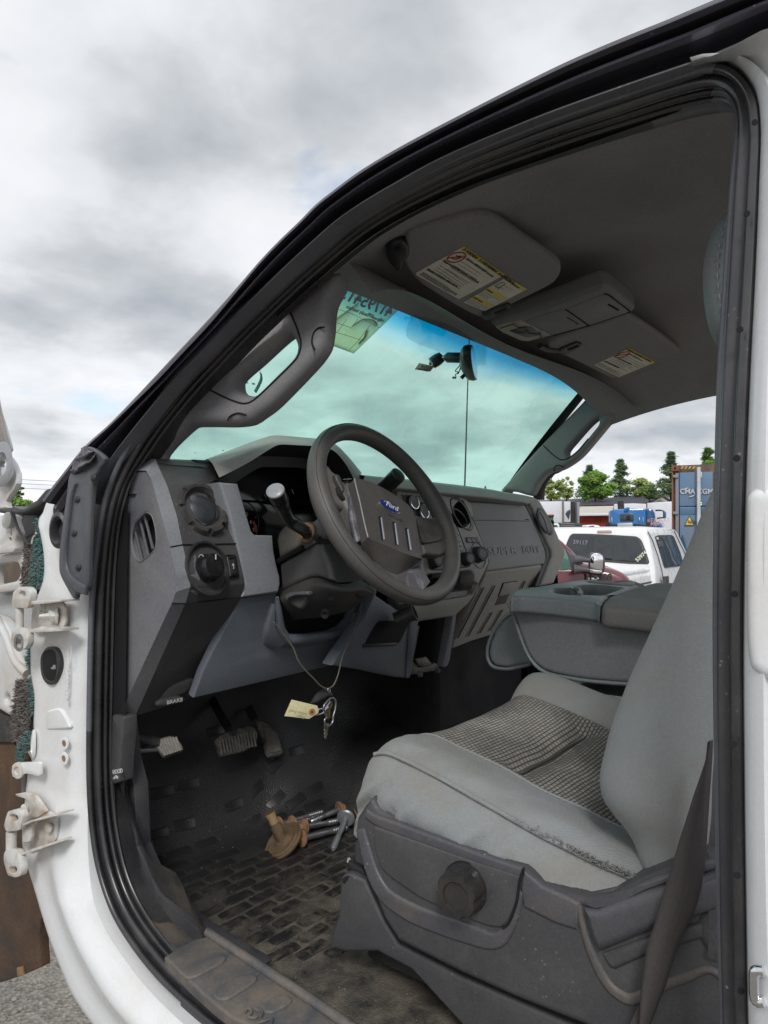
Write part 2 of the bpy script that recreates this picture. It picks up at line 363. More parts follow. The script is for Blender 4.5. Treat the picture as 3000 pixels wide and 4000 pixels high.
# ================================================================== the truck we look into
TR = root('pickup_truck', (.88, .6, 0), 'white pickup truck with its door removed, grey cab interior and steering wheel in full view', 'truck')

# ---- door opening: outer moulding and weatherstrip
def rail(pts, c, n=170, closed=False): return cr(PP('D', pts, AP(c)), n, closed)
O_ = [(95, 1078), (140, 1022), (185, 965), (240, 912), (300, 850), (375, 770), (450, 690), (505, 628), (560, 565), (605, 518), (650, 475), (685, 440), (720, 412), (780, 368), (850, 325), (925, 284), (1000, 245), (1075, 207), (1150, 170), (1225, 134), (1300, 101), (1375, 70), (1450, 40), (1540, 2), (1640, -38), (1760, -84)]
S_ = [(165, 1120), (190, 1075), (225, 1020), (262, 965), (318, 892), (384, 810), (440, 752), (500, 690), (560, 632), (620, 575), (680, 520), (735, 473), (790, 436), (860, 395), (935, 353), (1010, 318), (1090, 285), (1170, 253), (1250, 224), (1330, 196), (1400, 172), (1465, 150), (1530, 128), (1585, 105), (1680, 62), (1800, 10)]
rO, rS = rail(O_, -.045), rail(S_, -.02)
prof = [(0, -.03), (0, 0), (.05, .006), (.16, .009), (.24, .004), (.30, -.006), (.36, -.004), (.43, .006), (.52, .009), (.60, .003), (.68, -.010), (.78, -.014), (.88, -.010), (.95, .002), (1, .004), (1.04, -.02)]
def nrm(ra, rb, i):
    n_ = (ra[min(i+2, len(ra)-1)]-ra[max(i-2, 0)]).cross(rb[i]-ra[i]).normalized(); return n_ if n_.dot(CAM-ra[i]) > 0 else -n_
MN = [nrm(rO, rS, i) for i in range(len(rO))]
def mband(name, lo_, hi_, mat): return loft(name, [[a.lerp(b, t)+(n_*h*1.3 if h > -.019 else Vector((.035, 0, 0))) for a, b, n_ in zip(rO, rS, MN)] for t, h in prof if lo_ <= t <= hi_], mat, TR, sharp=50)
mband('roof_moulding', -.01, .24, MOULD); mband('moulding_groove', .24, .36, surf('moulding_groove', (.01, .01, .012), .7, 300, 0)); mband('roof_moulding', .36, .60, MOULD); mband('drip_channel', .60, .88, surf('drip_channel', (.016, .015, .02), .5, 300, 0)); mband('roof_moulding', .88, 1.05, RUBG)  # groove and channel near-black, last lip grey: shade and highlight put into colour
# seal: from the sill off-frame up the B-pillar, over, down the A-pillar, round the bottom
S0 = [(1630, 2700), (1616, 2260), (1610, 2000), (1606, 1700), (1604, 1400), (1608, 1100), (1618, 830), (1630, 600), (1639, 400), (1643, 290), (1636, 215), (1612, 168), (1578, 140), (1530, 134), (1465, 150), (1400, 172), (1330, 197), (1250, 225), (1170, 254), (1090, 286), (1010, 319), (935, 354), (860, 396), (790, 437), (735, 474), (680, 521), (620, 576), (560, 633), (500, 691), (440, 753), (384, 811), (318, 893), (268, 965), (232, 1040), (212, 1110), (198, 1200), (190, 1300), (186, 1450), (184, 1600), (185, 1700), (191, 1790), (206, 1880), (236, 1970), (280, 2045), (340, 2120), (410, 2185), (500, 2255), (640, 2350), (900, 2520), (1200, 2690), (1500, 2830)]
I0 = [(1562, 2700), (1558, 2260), (1551, 2000), (1545, 1700), (1541, 1400), (1543, 1100), (1549, 830), (1562, 600), (1577, 400), (1586, 300), (1588, 255), (1582, 232), (1560, 222), (1520, 226), (1460, 240), (1400, 258), (1329, 280), (1250, 305), (1170, 332), (1090, 360), (1010, 390), (935, 424), (860, 462), (790, 505), (740, 545), (690, 588), (640, 632), (590, 680), (540, 728), (490, 780), (430, 845), (372, 915), (326, 980), (290, 1035), (268, 1100), (256, 1180), (250, 1280), (246, 1450), (244, 1600), (246, 1700), (256, 1790), (276, 1880), (306, 1950), (350, 2015), (408, 2080), (470, 2135), (560, 2200), (700, 2300), (950, 2460), (1240, 2620), (1500, 2740)]
def rail2(pts, c, n=330):
    # keep the stations paired: interpolate by station index
    q = PP('D', pts, AP(c)); m = len(q); res = []
    for k in range(n):
        s = (m-1)*k/(n-1); i = min(int(s), m-2); t = s-i; a, b, c_, d = q[max(i-1, 0)], q[i], q[i+1], q[min(i+2, m-1)]
        res.append(.5*((2*b)+(c_-a)*t+(2*a-5*b+4*c_-d)*t*t+(3*b-a-3*c_+d)*t**3))
    return res
r0, r1 = rail2(S0, -.012), rail2(I0, .045)
def normals(ra, rb):
    res = []
    for i in range(len(ra)):
        t_ = ra[min(i+2, len(ra)-1)]-ra[max(i-2, 0)]; n_ = t_.cross(rb[i]-ra[i]).normalized()
        res.append(n_ if n_.dot(CAM-ra[i]) > 0 else -n_)
    return res
RN = normals(r0, r1)
def band(name, prof, mat, i0=0, i1=None, **kw):
    return loft(name, [[a.lerp(b, t)+(n_*h*.62 if h > -.019 else Vector((.03, 0, 0))+n_*-.004) for a, b, n_ in zip(r0[i0:i1], r1[i0:i1], RN[i0:i1])] for t, h in prof], mat, TR, sharp=60, **kw)
SEALD = surf('seal_black_rubber', (.022, .022, .025), .3, 500, .06, DUST, .10, 9, speck=.4, spec=.7); GROOVE = surf('seal_groove_shade', (.014, .014, .016), .8, 300, 0)
CUT = 84
P1_ = [(-.01, -.02), (0, .004), (.03, .010), (.08, .013), (.14, .012), (.18, .006), (.20, -.004)]; P2_ = [(.20, -.004), (.235, -.006), (.25, .002)]; P3_ = [(.25, .002), (.28, .011), (.33, .017), (.38, .019), (.44, .017), (.49, .010), (.53, -.002)]; P4_ = [(.53, -.002), (.55, -.010), (.59, -.008)]
P5_ = [(.59, -.008), (.61, .002), (.65, .006), (.70, .008), (.75, .006), (.78, -.002)]; P6_ = [(.78, -.002), (.81, -.010), (.85, -.008)]; P7_ = [(.85, -.008), (.88, .002), (.93, .004), (.97, .001), (1.0, -.008), (1.0, -.03)]
seal = band('door_weatherstrip', P1_, SEALD, 0, CUT); band('door_weatherstrip', P1_, RUBG, CUT-1, 250); band('door_weatherstrip', P1_, SEALD, 249)  # grey over the roof, black elsewhere: one seal's sky sheen put into colour
band('weatherstrip_groove', P2_, GROOVE); band('weatherstrip_groove', P4_, GROOVE); band('weatherstrip_groove', P6_, GROOVE)  # groove bands coloured near-black, painting crease shade that flat light leaves out
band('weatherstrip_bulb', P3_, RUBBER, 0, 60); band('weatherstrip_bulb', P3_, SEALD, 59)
band('door_frame_flange', P5_, RUBG, 0, 84); band('door_frame_flange', P5_, SEALD, 83); band('door_frame_flange', P7_, RUBG, 0, 84); band('door_frame_flange', P7_, SEALD, 83)  # grey B-pillar trim; contrast with the black run also paints lighting into colour
# retaining pins on the B-pillar side of the strip
for i, (x, y) in enumerate([(1602, 712), (1595, 990), (1590, 1283), (1588, 1607), (1596, 1890), (1617, 462), (1634, 265), (1604, 2140)]):
    c = P1('D', x-4, y, AP(-.022)); lathe('retaining_clip', c, (-.8, -.6, 0), [(.0030, 0), (.0030, .001), (0, .001)], VOID, seal, 12)

# ---- B-pillar and outer body in white
bp0 = cr(PP('D', [(1625, 2700), (1612, 2260), (1608, 2000), (1604, 1700), (1602, 1400), (1606, 1100), (1616, 830), (1628, 600), (1637, 400), (1641, 290), (1634, 215), (1610, 168), (1576, 140), (1530, 133), (1500, 140)], AP(.0)), 90)
bp1 = cr(PP('D', [(1900, 2900), (1880, 2260), (1860, 2000), (1850, 1700), (1850, 1400), (1850, 1100), (1840, 830), (1830, 600), (1820, 400), (1810, 250), (1790, 140), (1740, 60), (1660, 60), (1560, 112), (1490, 136)], AP(-.06)), 90)
loft('b_pillar_panel', [[a.lerp(b, t)+Vector((-h, 0, 0)) for a, b in zip(bp0, bp1)] for t, h in [(-.02, -.03), (0, .0), (.06, .010), (.14, .014), (.25, .014), (.33, -.004), (.5, -.004), (.7, 0), (1, 0)]], WHITE, TR, sharp=60)
# the striker loop on the B-pillar
q = PP('D', [(1650, 2098), (1632, 2098), (1629, 2110), (1632, 2160), (1650, 2165)], AP(-.03)); tube('door_striker', q, .0042, CHROME, TR, 10, 26)
# raised bulge in the pillar stamping
q = PP('K', [(1516, 300), (1522, 1200), (1545, 1380), (1640, 1450), (1760, 1480), (1760, 300)], AP(-.030)); plate('pillar_bulge', q, pl(P1('K', 1600, 900, AP(-.030)), (1, 0, -.02)), .03, WHITE, TR, .011, smooth=0, r=.03, res=4)

# ---- hinge pillar / rocker in white: from the seal out to the front edge
Wd = [(156, 1040), (143, 1068), (122, 1074), (104, 1080), (94, 1104), (84, 1122), (90, 1150), (97, 1190), (97, 1240), (84, 1282), (68, 1330), (67, 1405), (68, 1453), (76, 1502), (74, 1567), (78, 1620), (62, 1660), (57, 1704), (50, 1790), (53, 1830), (65, 1868), (82, 1918), (100, 1980), (114, 2025), (140, 2094), (162, 2143), (200, 2200), (270, 2290), (420, 2420), (700, 2640), (1000, 2830)]
Ws = [(216, 1092), (208, 1112), (202, 1140), (198, 1170), (195, 1200), (192, 1230), (190, 1260), (188, 1290), (187, 1320), (187, 1350), (186, 1390), (185, 1430), (185, 1480), (185, 1540), (185, 1600), (185, 1650), (186, 1700), (189, 1750), (194, 1800), (202, 1850), (213, 1900), (228, 1945), (248, 1990), (275, 2035), (310, 2082), (345, 2124), (400, 2178), (480, 2243), (640, 2352), (900, 2522), (1200, 2692)]
def st(pts, c, n=150):
    q = PP('D', pts, c); m = len(q); res = []
    for k in range(n):
        s = (m-1)*k/(n-1); i = min(int(s), m-2); t = s-i; a, b, c_, d = q[max(i-1, 0)], q[i], q[i+1], q[min(i+2, m-1)]
        res.append(.5*((2*b)+(c_-a)*t+(2*a-5*b+4*c_-d)*t*t+(3*b-a-3*c_+d)*t**3))
    return res
w0, w1 = st(Wd, X(-.005)), st(Ws, X(.002))
rows = []
for t in [0, .02, .08, .15, .25, .35, .45, .52, .58, .64, .70, .76, .82, .88, .93, 1.0]:
    r = []
    for k, (a, b) in enumerate(zip(w0, w1)):
        s = k/149; p = a.lerp(b, t)
        low = min(1, max(0, (s-.55)/.15))
        h = low*(.022*exp(-((t-.70)/.20)**2)+.006)+.012*sin(min(1, t/.15)*pi/2)-.016*(1-low)*max(0, (t-.86)/.14)
        if t == 0: h -= .03
        r.append(p+Vector((-h, 0, 0)))
    rows.append(r)
rows.append([v+Vector((.035, 0, 0)) for v in rows[-1]])
body = loft('hinge_pillar_panel', rows, WHITE, TR, sharp=60)
# stamped facets low on the pillar
def rp_(name, R, pts, c, th, mat, parent, **kw):
    k = dict(bv=.002, r=0); k.update(kw); return plate(name, PP(R, pts, c), c, th, mat, parent, **k)
rp_('stamped_rib', 'E', [(300, 130), (395, 110), (440, 180), (470, 250), (300, 260)], X(-.0165), .009, WHITE, body, bv=.0044, r=.012, res=5)
0 and rp_('stamped_rib', 'E', [(380, 660), (470, 590), (505, 580), (505, 650), (480, 685), (420, 695)], X(-.026), .014, WHITE, body, bv=.0069, r=.012, res=5)
rp_('stamped_rib', 'e', [(640, 1330), (720, 1180), (770, 1130), (760, 1330), (690, 1390)], X(-.018), .01, WHITE, body, bv=.005, r=.01, res=5)
# threaded holes
for (x, y) in [(432, 346), (430, 447)]:
    c = P1('E', x, y, X(-.020)); lathe('threaded_hole', c, (-1, -.1, 0), [(.0115, 0), (.011, .0018), (.0062, .0022), (.0058, -.002), (0, -.002)], WHITE, body, 20)
    lathe('threaded_hole', c+Vector((-.0012, 0, 0)), (-1, -.1, 0), [(.0050, 0), (.0048, .001), (0, .001)], RUSTM, body, 16)
# wiring grommet hole: oval black socket
cs = X(-.020)
plate('wiring_socket', PP('C', [(270, 1640), (285, 1610), (310, 1580), (350, 1580), (375, 1600), (393, 1650), (396, 1710), (385, 1760), (362, 1810), (335, 1832), (300, 1815), (275, 1770), (266, 1700)], cs), cs, .012, BLACKP, body, .0015, holes=[PP('C', [(285, 1645), (300, 1610), (345, 1600), (372, 1640), (372, 1760), (345, 1805), (310, 1790), (285, 1750)], cs)], smooth=40, hs=30)
rp_('wiring_socket', 'C', [(285, 1640), (300, 1605), (350, 1598), (378, 1640), (378, 1765), (345, 1810), (305, 1795), (280, 1750)], X(-.0190), .003, VOID, body, bv=.0004)
rp_('socket_clip', 'C', [(334, 1718), (350, 1708), (352, 1698), (364, 1698), (366, 1726), (345, 1728)], X(-.0205), .003, GREYL, body, bv=.0005)
# top bolt, grommet
c = P1('C', 385, 668, X(-.02)); lathe('pillar_bolt', c, (-1, -.2, 0), [(.013, 0), (.012, .001), (.0085, .001), (.0085, .003), (.006, .004), (0, .004)], BLACKP, body, 14, sy=1.2)
lathe('rubber_grommet', P1('C', 398, 800, X(-.03)), (-1, -.5, 0), [(.028, -.02), (.030, 0), (.029, .006), (.022, .009), (.017, .004), (.015, -.01), (0, -.01)], RUBBER, body, 26, sx=.62, sy=1.15)
# embossed part number and oval maker's stamp
text('stamped_number', 'APRL0026101', P1('C', 452, 1955, X(-.021)), UP0, (-1, 0, 0), .0145, WHITE, body, .0007)
c = P1('C', 463, 1632, X(-.0215)); tube('stamped_oval', [c+Vector((0, .006*cos(a), .017*sin(a))) for a in [i*pi/10 for i in range(20)]], .0006, WHITE, body, 6, closed=True)
# black cowl end panel (sail) with ridges and rivets
SAILM = surf('cover_dark_slate', (.058, .063, .076), .4, 420, .3, DUST, .2, 7, speck=.4)
sail = plate('cowl_side_cover', PP('C', [(545, 330), (575, 245), (690, 320), (655, 400), (615, 480), (600, 600), (590, 800), (583, 1000), (575, 1190), (505, 1225), (490, 1262), (470, 1240), (400, 1110), (388, 1030), (395, 900), (420, 700), (440, 560), (460, 430)], X(-.042)), X(-.042), .012, SAILM, TR, .004, smooth=90, res=3)
q = PP('C', [(498, 490), (470, 560), (448, 680), (432, 820), (420, 950), (424, 1050), (450, 1120), (500, 1170), (565, 1205)], X(-.046)); strip('cover_ridge', q, [.002, .005, .007, .007, .007, .008, .009, .010, .008], X(-.0465), .009, SAILM, sail, 50)
for (x, y) in [(620, 453), (512, 598), (491, 823), (520, 1050)]:
    c = P1('C', x, y, X(-.044)); lathe('push_rivet', c, (-1, -.25, 0), [(.0062, 0), (.0062, .0008), (.005, .0018), (0, .002)], BLACKP, sail, 18)
# crumpled tape wad at the top of the cover
q = [PP('C', r_, X(-.046-.008*(i % 2))) for i, r_ in enumerate([[(465, 400), (480, 430), (500, 425), (560, 395), (600, 350)], [(475, 370), (505, 395), (530, 385), (590, 345), (625, 320)], [(495, 335), (530, 350), (555, 355), (600, 310), (625, 285)], [(530, 300), (545, 310), (560, 300), (590, 285), (615, 280)], [(545, 262), (560, 255), (570, 245), (590, 262), (612, 272)]])]
g = patch(q, 16, 16)
g = [[v+Vector((-.006*noise.noise(v*55), 0, .003*noise.noise(v*70+Vector((4, 4, 4))))) for v in r_] for r_ in g]
solid(loft('black_tape', g, MOULD, sail, sharp=180), .002)
# teal seam foam and grey sealer: many small bristles along the front edge of the pillar
TEAL = surf('teal_foam', (.05, .16, .16), .9, 200, .5, (.14, .16, .14), .8, 40, thr=.45); GREYF = surf('grey_foam', (.17, .155, .14), .95, 200, .6, (.07, .06, .055), .7, 50, thr=.45)
def bristles(name, R, poly, xc, n, mat, ln, rad, parent, seed):
    rr = random.Random(seed); xs = [p[0] for p in poly]; ys = [p[1] for p in poly]; vs = []; fs = []; k = 0
    def inside(x, y):
        c = False
        for i in range(len(poly)):
            (x1, y1), (x2, y2) = poly[i-1], poly[i]
            if (y1 > y) != (y2 > y) and x < (x2-x1)*(y-y1)/(y2-y1)+x1: c = not c
        return c
    while k < n:
        x = rr.uniform(min(xs), max(xs)); y = rr.uniform(min(ys), max(ys))
        if not inside(x, y): continue
        k += 1; p = P1(R, x, y, X(xc+rr.uniform(-.004, .004))); d = Vector((-1+rr.uniform(-.6, .6), rr.uniform(-1, 1), rr.uniform(-1, .8))).normalized(); l_ = ln*rr.uniform(.5, 1.3); s = d.orthogonal().normalized()*rad; s2 = d.cross(s)
        m_ = p+d*l_*.55+Vector((rr.uniform(-1, 1), rr.uniform(-1, 1), rr.uniform(-1, 1)))*l_*.25; e_ = m_+(d+Vector((0, rr.uniform(-1, 1), rr.uniform(-1, 1)))).normalized()*l_*.45
        b_ = len(vs)
        for c_, q_ in ((p, 1.3), (m_, 1), (e_, .5)):
            for j in range(3): a = 2*pi*j/3; vs.append(c_+(s*cos(a)+s2*sin(a))*q_)
        for r_ in (0, 3):
            for j in range(3): fs.append((b_+r_+j, b_+r_+(j+1) % 3, b_+r_+3+(j+1) % 3, b_+r_+3+j))
        fs.append((b_+6, b_+7, b_+8))
    return mk(name, vs, fs, mat, parent, 60, kind='stuff')
bristles('grey_seam_foam', 'C', [(190, 900), (240, 880), (235, 1000), (215, 1190), (190, 1190), (150, 1150), (155, 1050), (170, 960)], .0, 900, GREYF, .008, .0012, body, 1)
bristles('teal_seam_foam', 'C', [(240, 880), (290, 860), (302, 950), (300, 1100), (290, 1190), (210, 1200), (215, 1090), (232, 980)], -.004, 1000, TEAL, .008, .0012, body, 2)
bristles('teal_seam_foam', 'C', [(248, 720), (268, 740), (300, 800), (300, 870), (285, 870), (250, 800)], -.004, 170, TEAL, .007, .0011, body, 3)
bristles('teal_seam_foam', 'C', [(195, 1530), (218, 1530), (222, 1640), (238, 1800), (240, 1900), (222, 2040), (205, 2040), (200, 1900), (205, 1760), (190, 1690), (170, 1690), (172, 1640), (196, 1620)], -.004, 420, TEAL, .007, .0011, body, 4)
bristles('grey_seam_foam', 'C', [(120, 1800), (190, 1790), (212, 1850), (212, 2000), (205, 2080), (180, 2200), (110, 2190), (85, 2060), (100, 1950)], .0, 1000, GREYF, .009, .0013, body, 5)
bristles('teal_seam_foam', 'E', [(180, 270), (240, 270), (230, 320), (190, 400), (160, 460), (120, 450), (125, 370)], -.006, 300, TEAL, .008, .0012, body, 6)
# lump of hardened sealer under it
for (R, pts, mt) in (('E', [(85, 60), (120, 20), (200, 30), (200, 270), (170, 300), (110, 290), (80, 200)], GREYF), ('E', [(95, 320), (140, 300), (185, 330), (180, 380), (150, 410), (105, 400)], GREYF), ('C', [(155, 930), (230, 890), (290, 900), (300, 1190), (190, 1200), (150, 1160)], GREYF)):
    rp_('sealer_lump', R, pts, X(.002), .02, mt, body, bv=.008, r=.015, res=4)

# ---- two door hinges
def hinge(parts):
    h = None
    for nm, R, pts, xc, th, mat, kw in parts:
        o = rp_(nm if h is None else kw.pop('pn', 'hinge_leaf'), R, pts, X(xc), th, mat, h or TR, **kw); h = h or o
    return h
HM = surf('hinge_off_white', (.60, .60, .58), .45, 200, .05, (.36, .24, .13), .8, 26, thr=.50, coat=.2)
h1 = hinge([('door_hinge', 'C', [(215, 1300), (260, 1270), (400, 1268), (420, 1290), (438, 1320), (436, 1410), (415, 1460), (380, 1475), (230, 1478), (205, 1440)], -.026, .005, HM, dict(bv=.0008, r=.008)),
 ('', 'C', [(180, 1275), (270, 1268), (405, 1266), (405, 1276), (280, 1292), (180, 1300)], -.055, .035, HM, dict(bv=.001)),
 ('', 'C', [(178, 1470), (280, 1440), (300, 1450), (400, 1462), (400, 1474), (290, 1480), (180, 1485)], -.055, .035, HM, dict(bv=.001))])
def lug(R, pts, hole, xc, th, par, mt=None):
    plate('hinge_lug', PP(R, pts, X(xc)), X(xc), th, mt or HM, par, .0009, holes=[PP(R, hole, X(xc))], r=.006, hs=20, res=1)
def ring(cx, cy, rx, ry, n=10): return [(cx+rx*cos(2*pi*i/n), cy+ry*sin(2*pi*i/n)) for i in range(n)]
lug('C', [(85, 1215), (125, 1178), (180, 1180), (205, 1210), (200, 1260), (180, 1322), (82, 1318), (78, 1280)], ring(148, 1225, 22, 20), -.058, .012, h1)
lug('C', [(75, 1480), (95, 1450), (165, 1450), (185, 1500), (183, 1560), (165, 1592), (125, 1600), (92, 1592), (72, 1550)], ring(128, 1549, 28, 26), -.060, .012, h1)
lathe('washer', P1('C', 128, 1549, X(-.0605)), (-1, -.1, 0), [(.0165, 0), (.0165, .001), (.0105, .001), (.0105, 0)], STEEL, h1, 24, cap0=False, cap1=False)
tube('hinge_pin', PP('C', [(130, 1320), (130, 1455)], X(-.050)), .0075, HM, h1, 14)
q = PP('C', [(365, 1368), (345, 1366), (320, 1368), (300, 1367)], X(-.03)); nb = Vector((-1, .35, 0)).normalized(); c = P1('C', 380, 1368, X(-.028))
lathe('hinge_stud', c, nb, [(.016, 0), (.016, .003), (.0125, .0045), (.0115, .006), (.0115, .014), (.0055, .0145), (.005, .024), (.003, .030), (0, .030)], HM, h1, 6)
text('cast_number', '7181A', P1('C', 276, 1385, X(-.0268)), UP0, (-1, 0, 0), .010, HM, h1, .0005); text('cast_number', 'BBLRH', P1('C', 300, 1385, X(-.0268)), UP0, (-1, 0, 0), .010, HM, h1, .0005)
h2 = hinge([('door_hinge', 'E', [(140, 760), (200, 745), (262, 755), (300, 790), (350, 818), (374, 835), (374, 985), (350, 1010), (190, 1070), (150, 1000)], -.026, .005, HM, dict(bv=.0008, r=.008)),
 ('', 'E', [(140, 885), (210, 858), (300, 835), (362, 822), (366, 832), (300, 850), (205, 872), (150, 900)], -.058, .035, HM, dict(bv=.001)),
 ('', 'E', [(125, 1085), (210, 1050), (345, 1008), (352, 1020), (215, 1070), (130, 1095)], -.058, .035, HM, dict(bv=.001)),
 ('', 'E', [(98, 685), (165, 672), (230, 690), (262, 730), (310, 800), (250, 840), (195, 850), (205, 790), (190, 740), (160, 715), (110, 700)], -.03, .006, HM, dict(bv=.002, r=.004)),
 ('', 'E', [(150, 880), (212, 880), (210, 960), (195, 1000), (150, 1005)], -.045, .006, HM, dict(bv=.001))])
lug('E', [(30, 870), (50, 800), (95, 787), (135, 795), (152, 830), (130, 925), (40, 935), (26, 900)], [(62, 838), (70, 820), (105, 822), (120, 840), (115, 858), (75, 862)], -.060, .012, h2)
lug('E', [(25, 1075), (45, 1050), (110, 1060), (130, 1110), (145, 1180), (135, 1230), (100, 1240), (50, 1225), (22, 1130)], [(58, 1185), (65, 1168), (100, 1166), (112, 1180), (105, 1205), (65, 1208)], -.062, .012, h2)
tube('hinge_pin', PP('E', [(76, 935), (76, 1055)], X(-.052)), .0095, HM, h2, 14)
for x, y in ((170, 780), (330, 905)): lathe('hinge_bolt', P1('E', x, y, X(-.03)), (-1, -.2, 0), [(.009, 0), (.009, .004), (.006, .006), (0, .006)], HM, h2, 16)
# door check bracket
br = rp_('check_strap_bracket', 'E', [(75, 540), (78, 495), (100, 475), (255, 470), (265, 480), (266, 560), (250, 566), (180, 548), (120, 560), (85, 575)], X(-.034), .006, WHITE, TR, bv=.0015, r=.004)
lathe('bracket_boss', P1('E', 126, 525, X(-.035)), (-1, -.2, 0), [(.0155, 0), (.015, .004), (.008, .005), (.0065, .002), (0, .002)], HM, br, 22)
rp_('check_strap_bracket', 'E', [(140, 560), (172, 555), (172, 665), (138, 680)], X(-.01), .006, GREYF, br, bv=.001)
lathe('body_plug', P1('E', 232, 350, X(-.016)), (-1, .3, 0), [(.020, 0), (.021, .004), (.014, .006), (.012, 0), (0, 0)], WHITE, TR, 24, sx=.55, sy=1.3)
lathe('body_plug', P1('E', 226, 350, X(-.019)), (-1, .3, 0), [(.0115, 0), (0, .0005)], RUSTM, TR, 20, sx=.55, sy=1.3)

# ---- fender apron, hood hinge, cowl seen past the hinge pillar
APW = surf('apron_white_paint', (.62, .63, .63), .4, 200, .05, (.40, .30, .19), .6, 9, thr=.50, coat=.3)
yy = lambda c: X(c)
rp_('hood_hinge', 'C', [(-60, -200), (-20, 20), (5, 90), (20, 140), (50, 250), (50, 268), (38, 285), (32, 300), (60, 325), (85, 365), (108, 430), (108, 490), (90, 530), (60, 570), (38, 610), (42, 640), (45, 652), (-60, 660)], X(-.05), .012, APW, TR, bv=.002, holes=[PP('C', ring(14, 362, 22, 20), X(-.05))], hs=20)
HG = surf('hinge_grey', (.22, .21, .205), .5, 200, .03, (.36, .24, .13), .5, 14)
hh = rp_('hood_hinge_arm', 'C', [(-80, -200), (-30, -80), (2, 62), (50, 250), (-80, 250)], X(-.060), .006, HG, TR)
lathe('hinge_pivot', P1('C', 14, 362, X(-.062)), (-1, 0, 0), [(.044, 0), (.040, .001), (.023, .0015), (.023, -.002)], STEEL, hh, 30, cap0=False, cap1=False)
ap = rp_('cowl_bracket', 'C', [(-70, 720), (40, 690), (75, 700), (82, 740), (100, 790), (110, 830), (95, 870), (100, 930), (80, 950), (-70, 965)], X(.0), .02, APW, TR, bv=.004, holes=[PP('C', [(68, 815), (76, 800), (76, 835), (68, 838)], X(.0)), PP('C', ring(66, 866, 5, 9), X(.0))], r=.006)
lathe('bracket_bolt', P1('C', 68, 738, X(-.002)), (-1, -.1, .1), [(.017, 0), (.017, .008), (.012, .011), (0, .012)], HM, ap, 22)
rp_('cowl_top_cover', 'C', [(-80, 655), (80, 640), (130, 660), (165, 655), (235, 610), (300, 535), (322, 525), (325, 560), (310, 600), (250, 650), (165, 690), (75, 700), (-80, 672)], X(.05), .05, BLACKP, TR, bv=.003)
rp_('cowl_cavity_wall', 'C', [(70, 690), (330, 560), (300, 640), (260, 740), (290, 800), (250, 900), (100, 950)], X(.10), .02, BLACKP, TR)
rp_('cowl_bracket_tab', 'C', [(100, 700), (140, 690), (150, 720), (125, 745), (100, 750)], X(.07), .004, APW, TR, r=.004)
tube('cowl_drain_strap', PP('C', [(85, 690), (100, 745), (130, 810), (165, 870), (195, 905)], X(-.01)), [.011, .010, .009, .008, .005], RUBBER, TR, 8, 24, flat=.35)
for dy in (0, 22): tube('thin_cable', PP('C', [(60, 900+dy), (150, 858+dy), (215, 825)], X(.06)), .0016, BLACKP, TR, 6, 12)
tube('loose_wire', PP('C', [(212, 890), (222, 850), (240, 830), (240, 815)], X(-.01)), .002, surf('white_wire', (.55, .55, .52), .5, 200, 0), TR, 6, 12)
fa = plate('fender_support', PP('C', [(-80, 985), (90, 945), (170, 940), (200, 960), (165, 1100), (160, 1170), (120, 1200), (-80, 1230)], X(.02)), X(.02), .03, APW, TR, .005, holes=[PP('C', [(-60, 1030), (90, 1010), (120, 1020), (132, 1060), (128, 1110), (105, 1140), (-60, 1175)], X(.02))], rh=.012, r=.01)
rp_('inner_fender', 'C', [(-90, 1000), (140, 960), (150, 1180), (-90, 1200)], X(.15), .01, surf('undercoat_brown', (.10, .08, .065), .9, 200, .4, (.2, .14, .08), .6, 10), TR)
rp_('fender_apron', 'C', [(-90, 1215), (100, 1210), (215, 1250), (205, 1800), (110, 1830), (100, 2060), (20, 2010), (-90, 1960)], X(.05), .02, surf('apron_grey_paint', (.42, .43, .43), .45, 200, .05, (.36, .28, .2), .5, 5), TR, bv=.006, r=.01)
rp_('fender_apron_brace', 'C', [(-90, 1360), (5, 1390), (70, 1510), (120, 1640), (180, 1760), (180, 1800), (120, 1830), (90, 1900), (100, 2060), (60, 2045), (-10, 2000), (-90, 1960)], X(.02), .03, APW, TR, bv=.01, r=.02, holes=[PP('C', ring(44, 1922, 15, 24), X(.02))], hs=20, res=3)
tube('apron_edge', PP('C', [(-20, 1390), (40, 1500), (75, 1600), (110, 1680), (180, 1755)], X(.02)), .009, APW, TR, 10, 24)
lnr = surf('rusty_wheel_liner', (.045, .030, .022), .95, 120, .7, (.13, .065, .03), .8, 3.5, thr=.45, gdist=.004)
fl = rp_('fender_liner', 'E', [(-120, -160), (80, -80), (100, 60), (90, 200), (100, 380), (150, 460), (150, 700), (180, 1060), (250, 1280), (305, 1460), (270, 1520), (262, 1560), (265, 1700), (275, 1835), (150, 1890), (0, 1940), (-120, 1960)], X(.04), .02, lnr, TR, bv=.003, r=.004)
rp_('liner_clip', 'E', [(108, 1840), (145, 1830), (150, 1890), (112, 1900)], X(.034), .006, RUSTM, fl)
# mud-caked tyre edge behind the liner
rp_('wheelhouse_sheet', 'C', [(-120, 1990), (60, 2040), (110, 2100), (110, 2212), (-120, 2212)], X(.032), .006, surf('mud_black', (.035, .034, .034), .95, 90, .9, (.12, .10, .08), .7, 14, gdist=.006), fl)

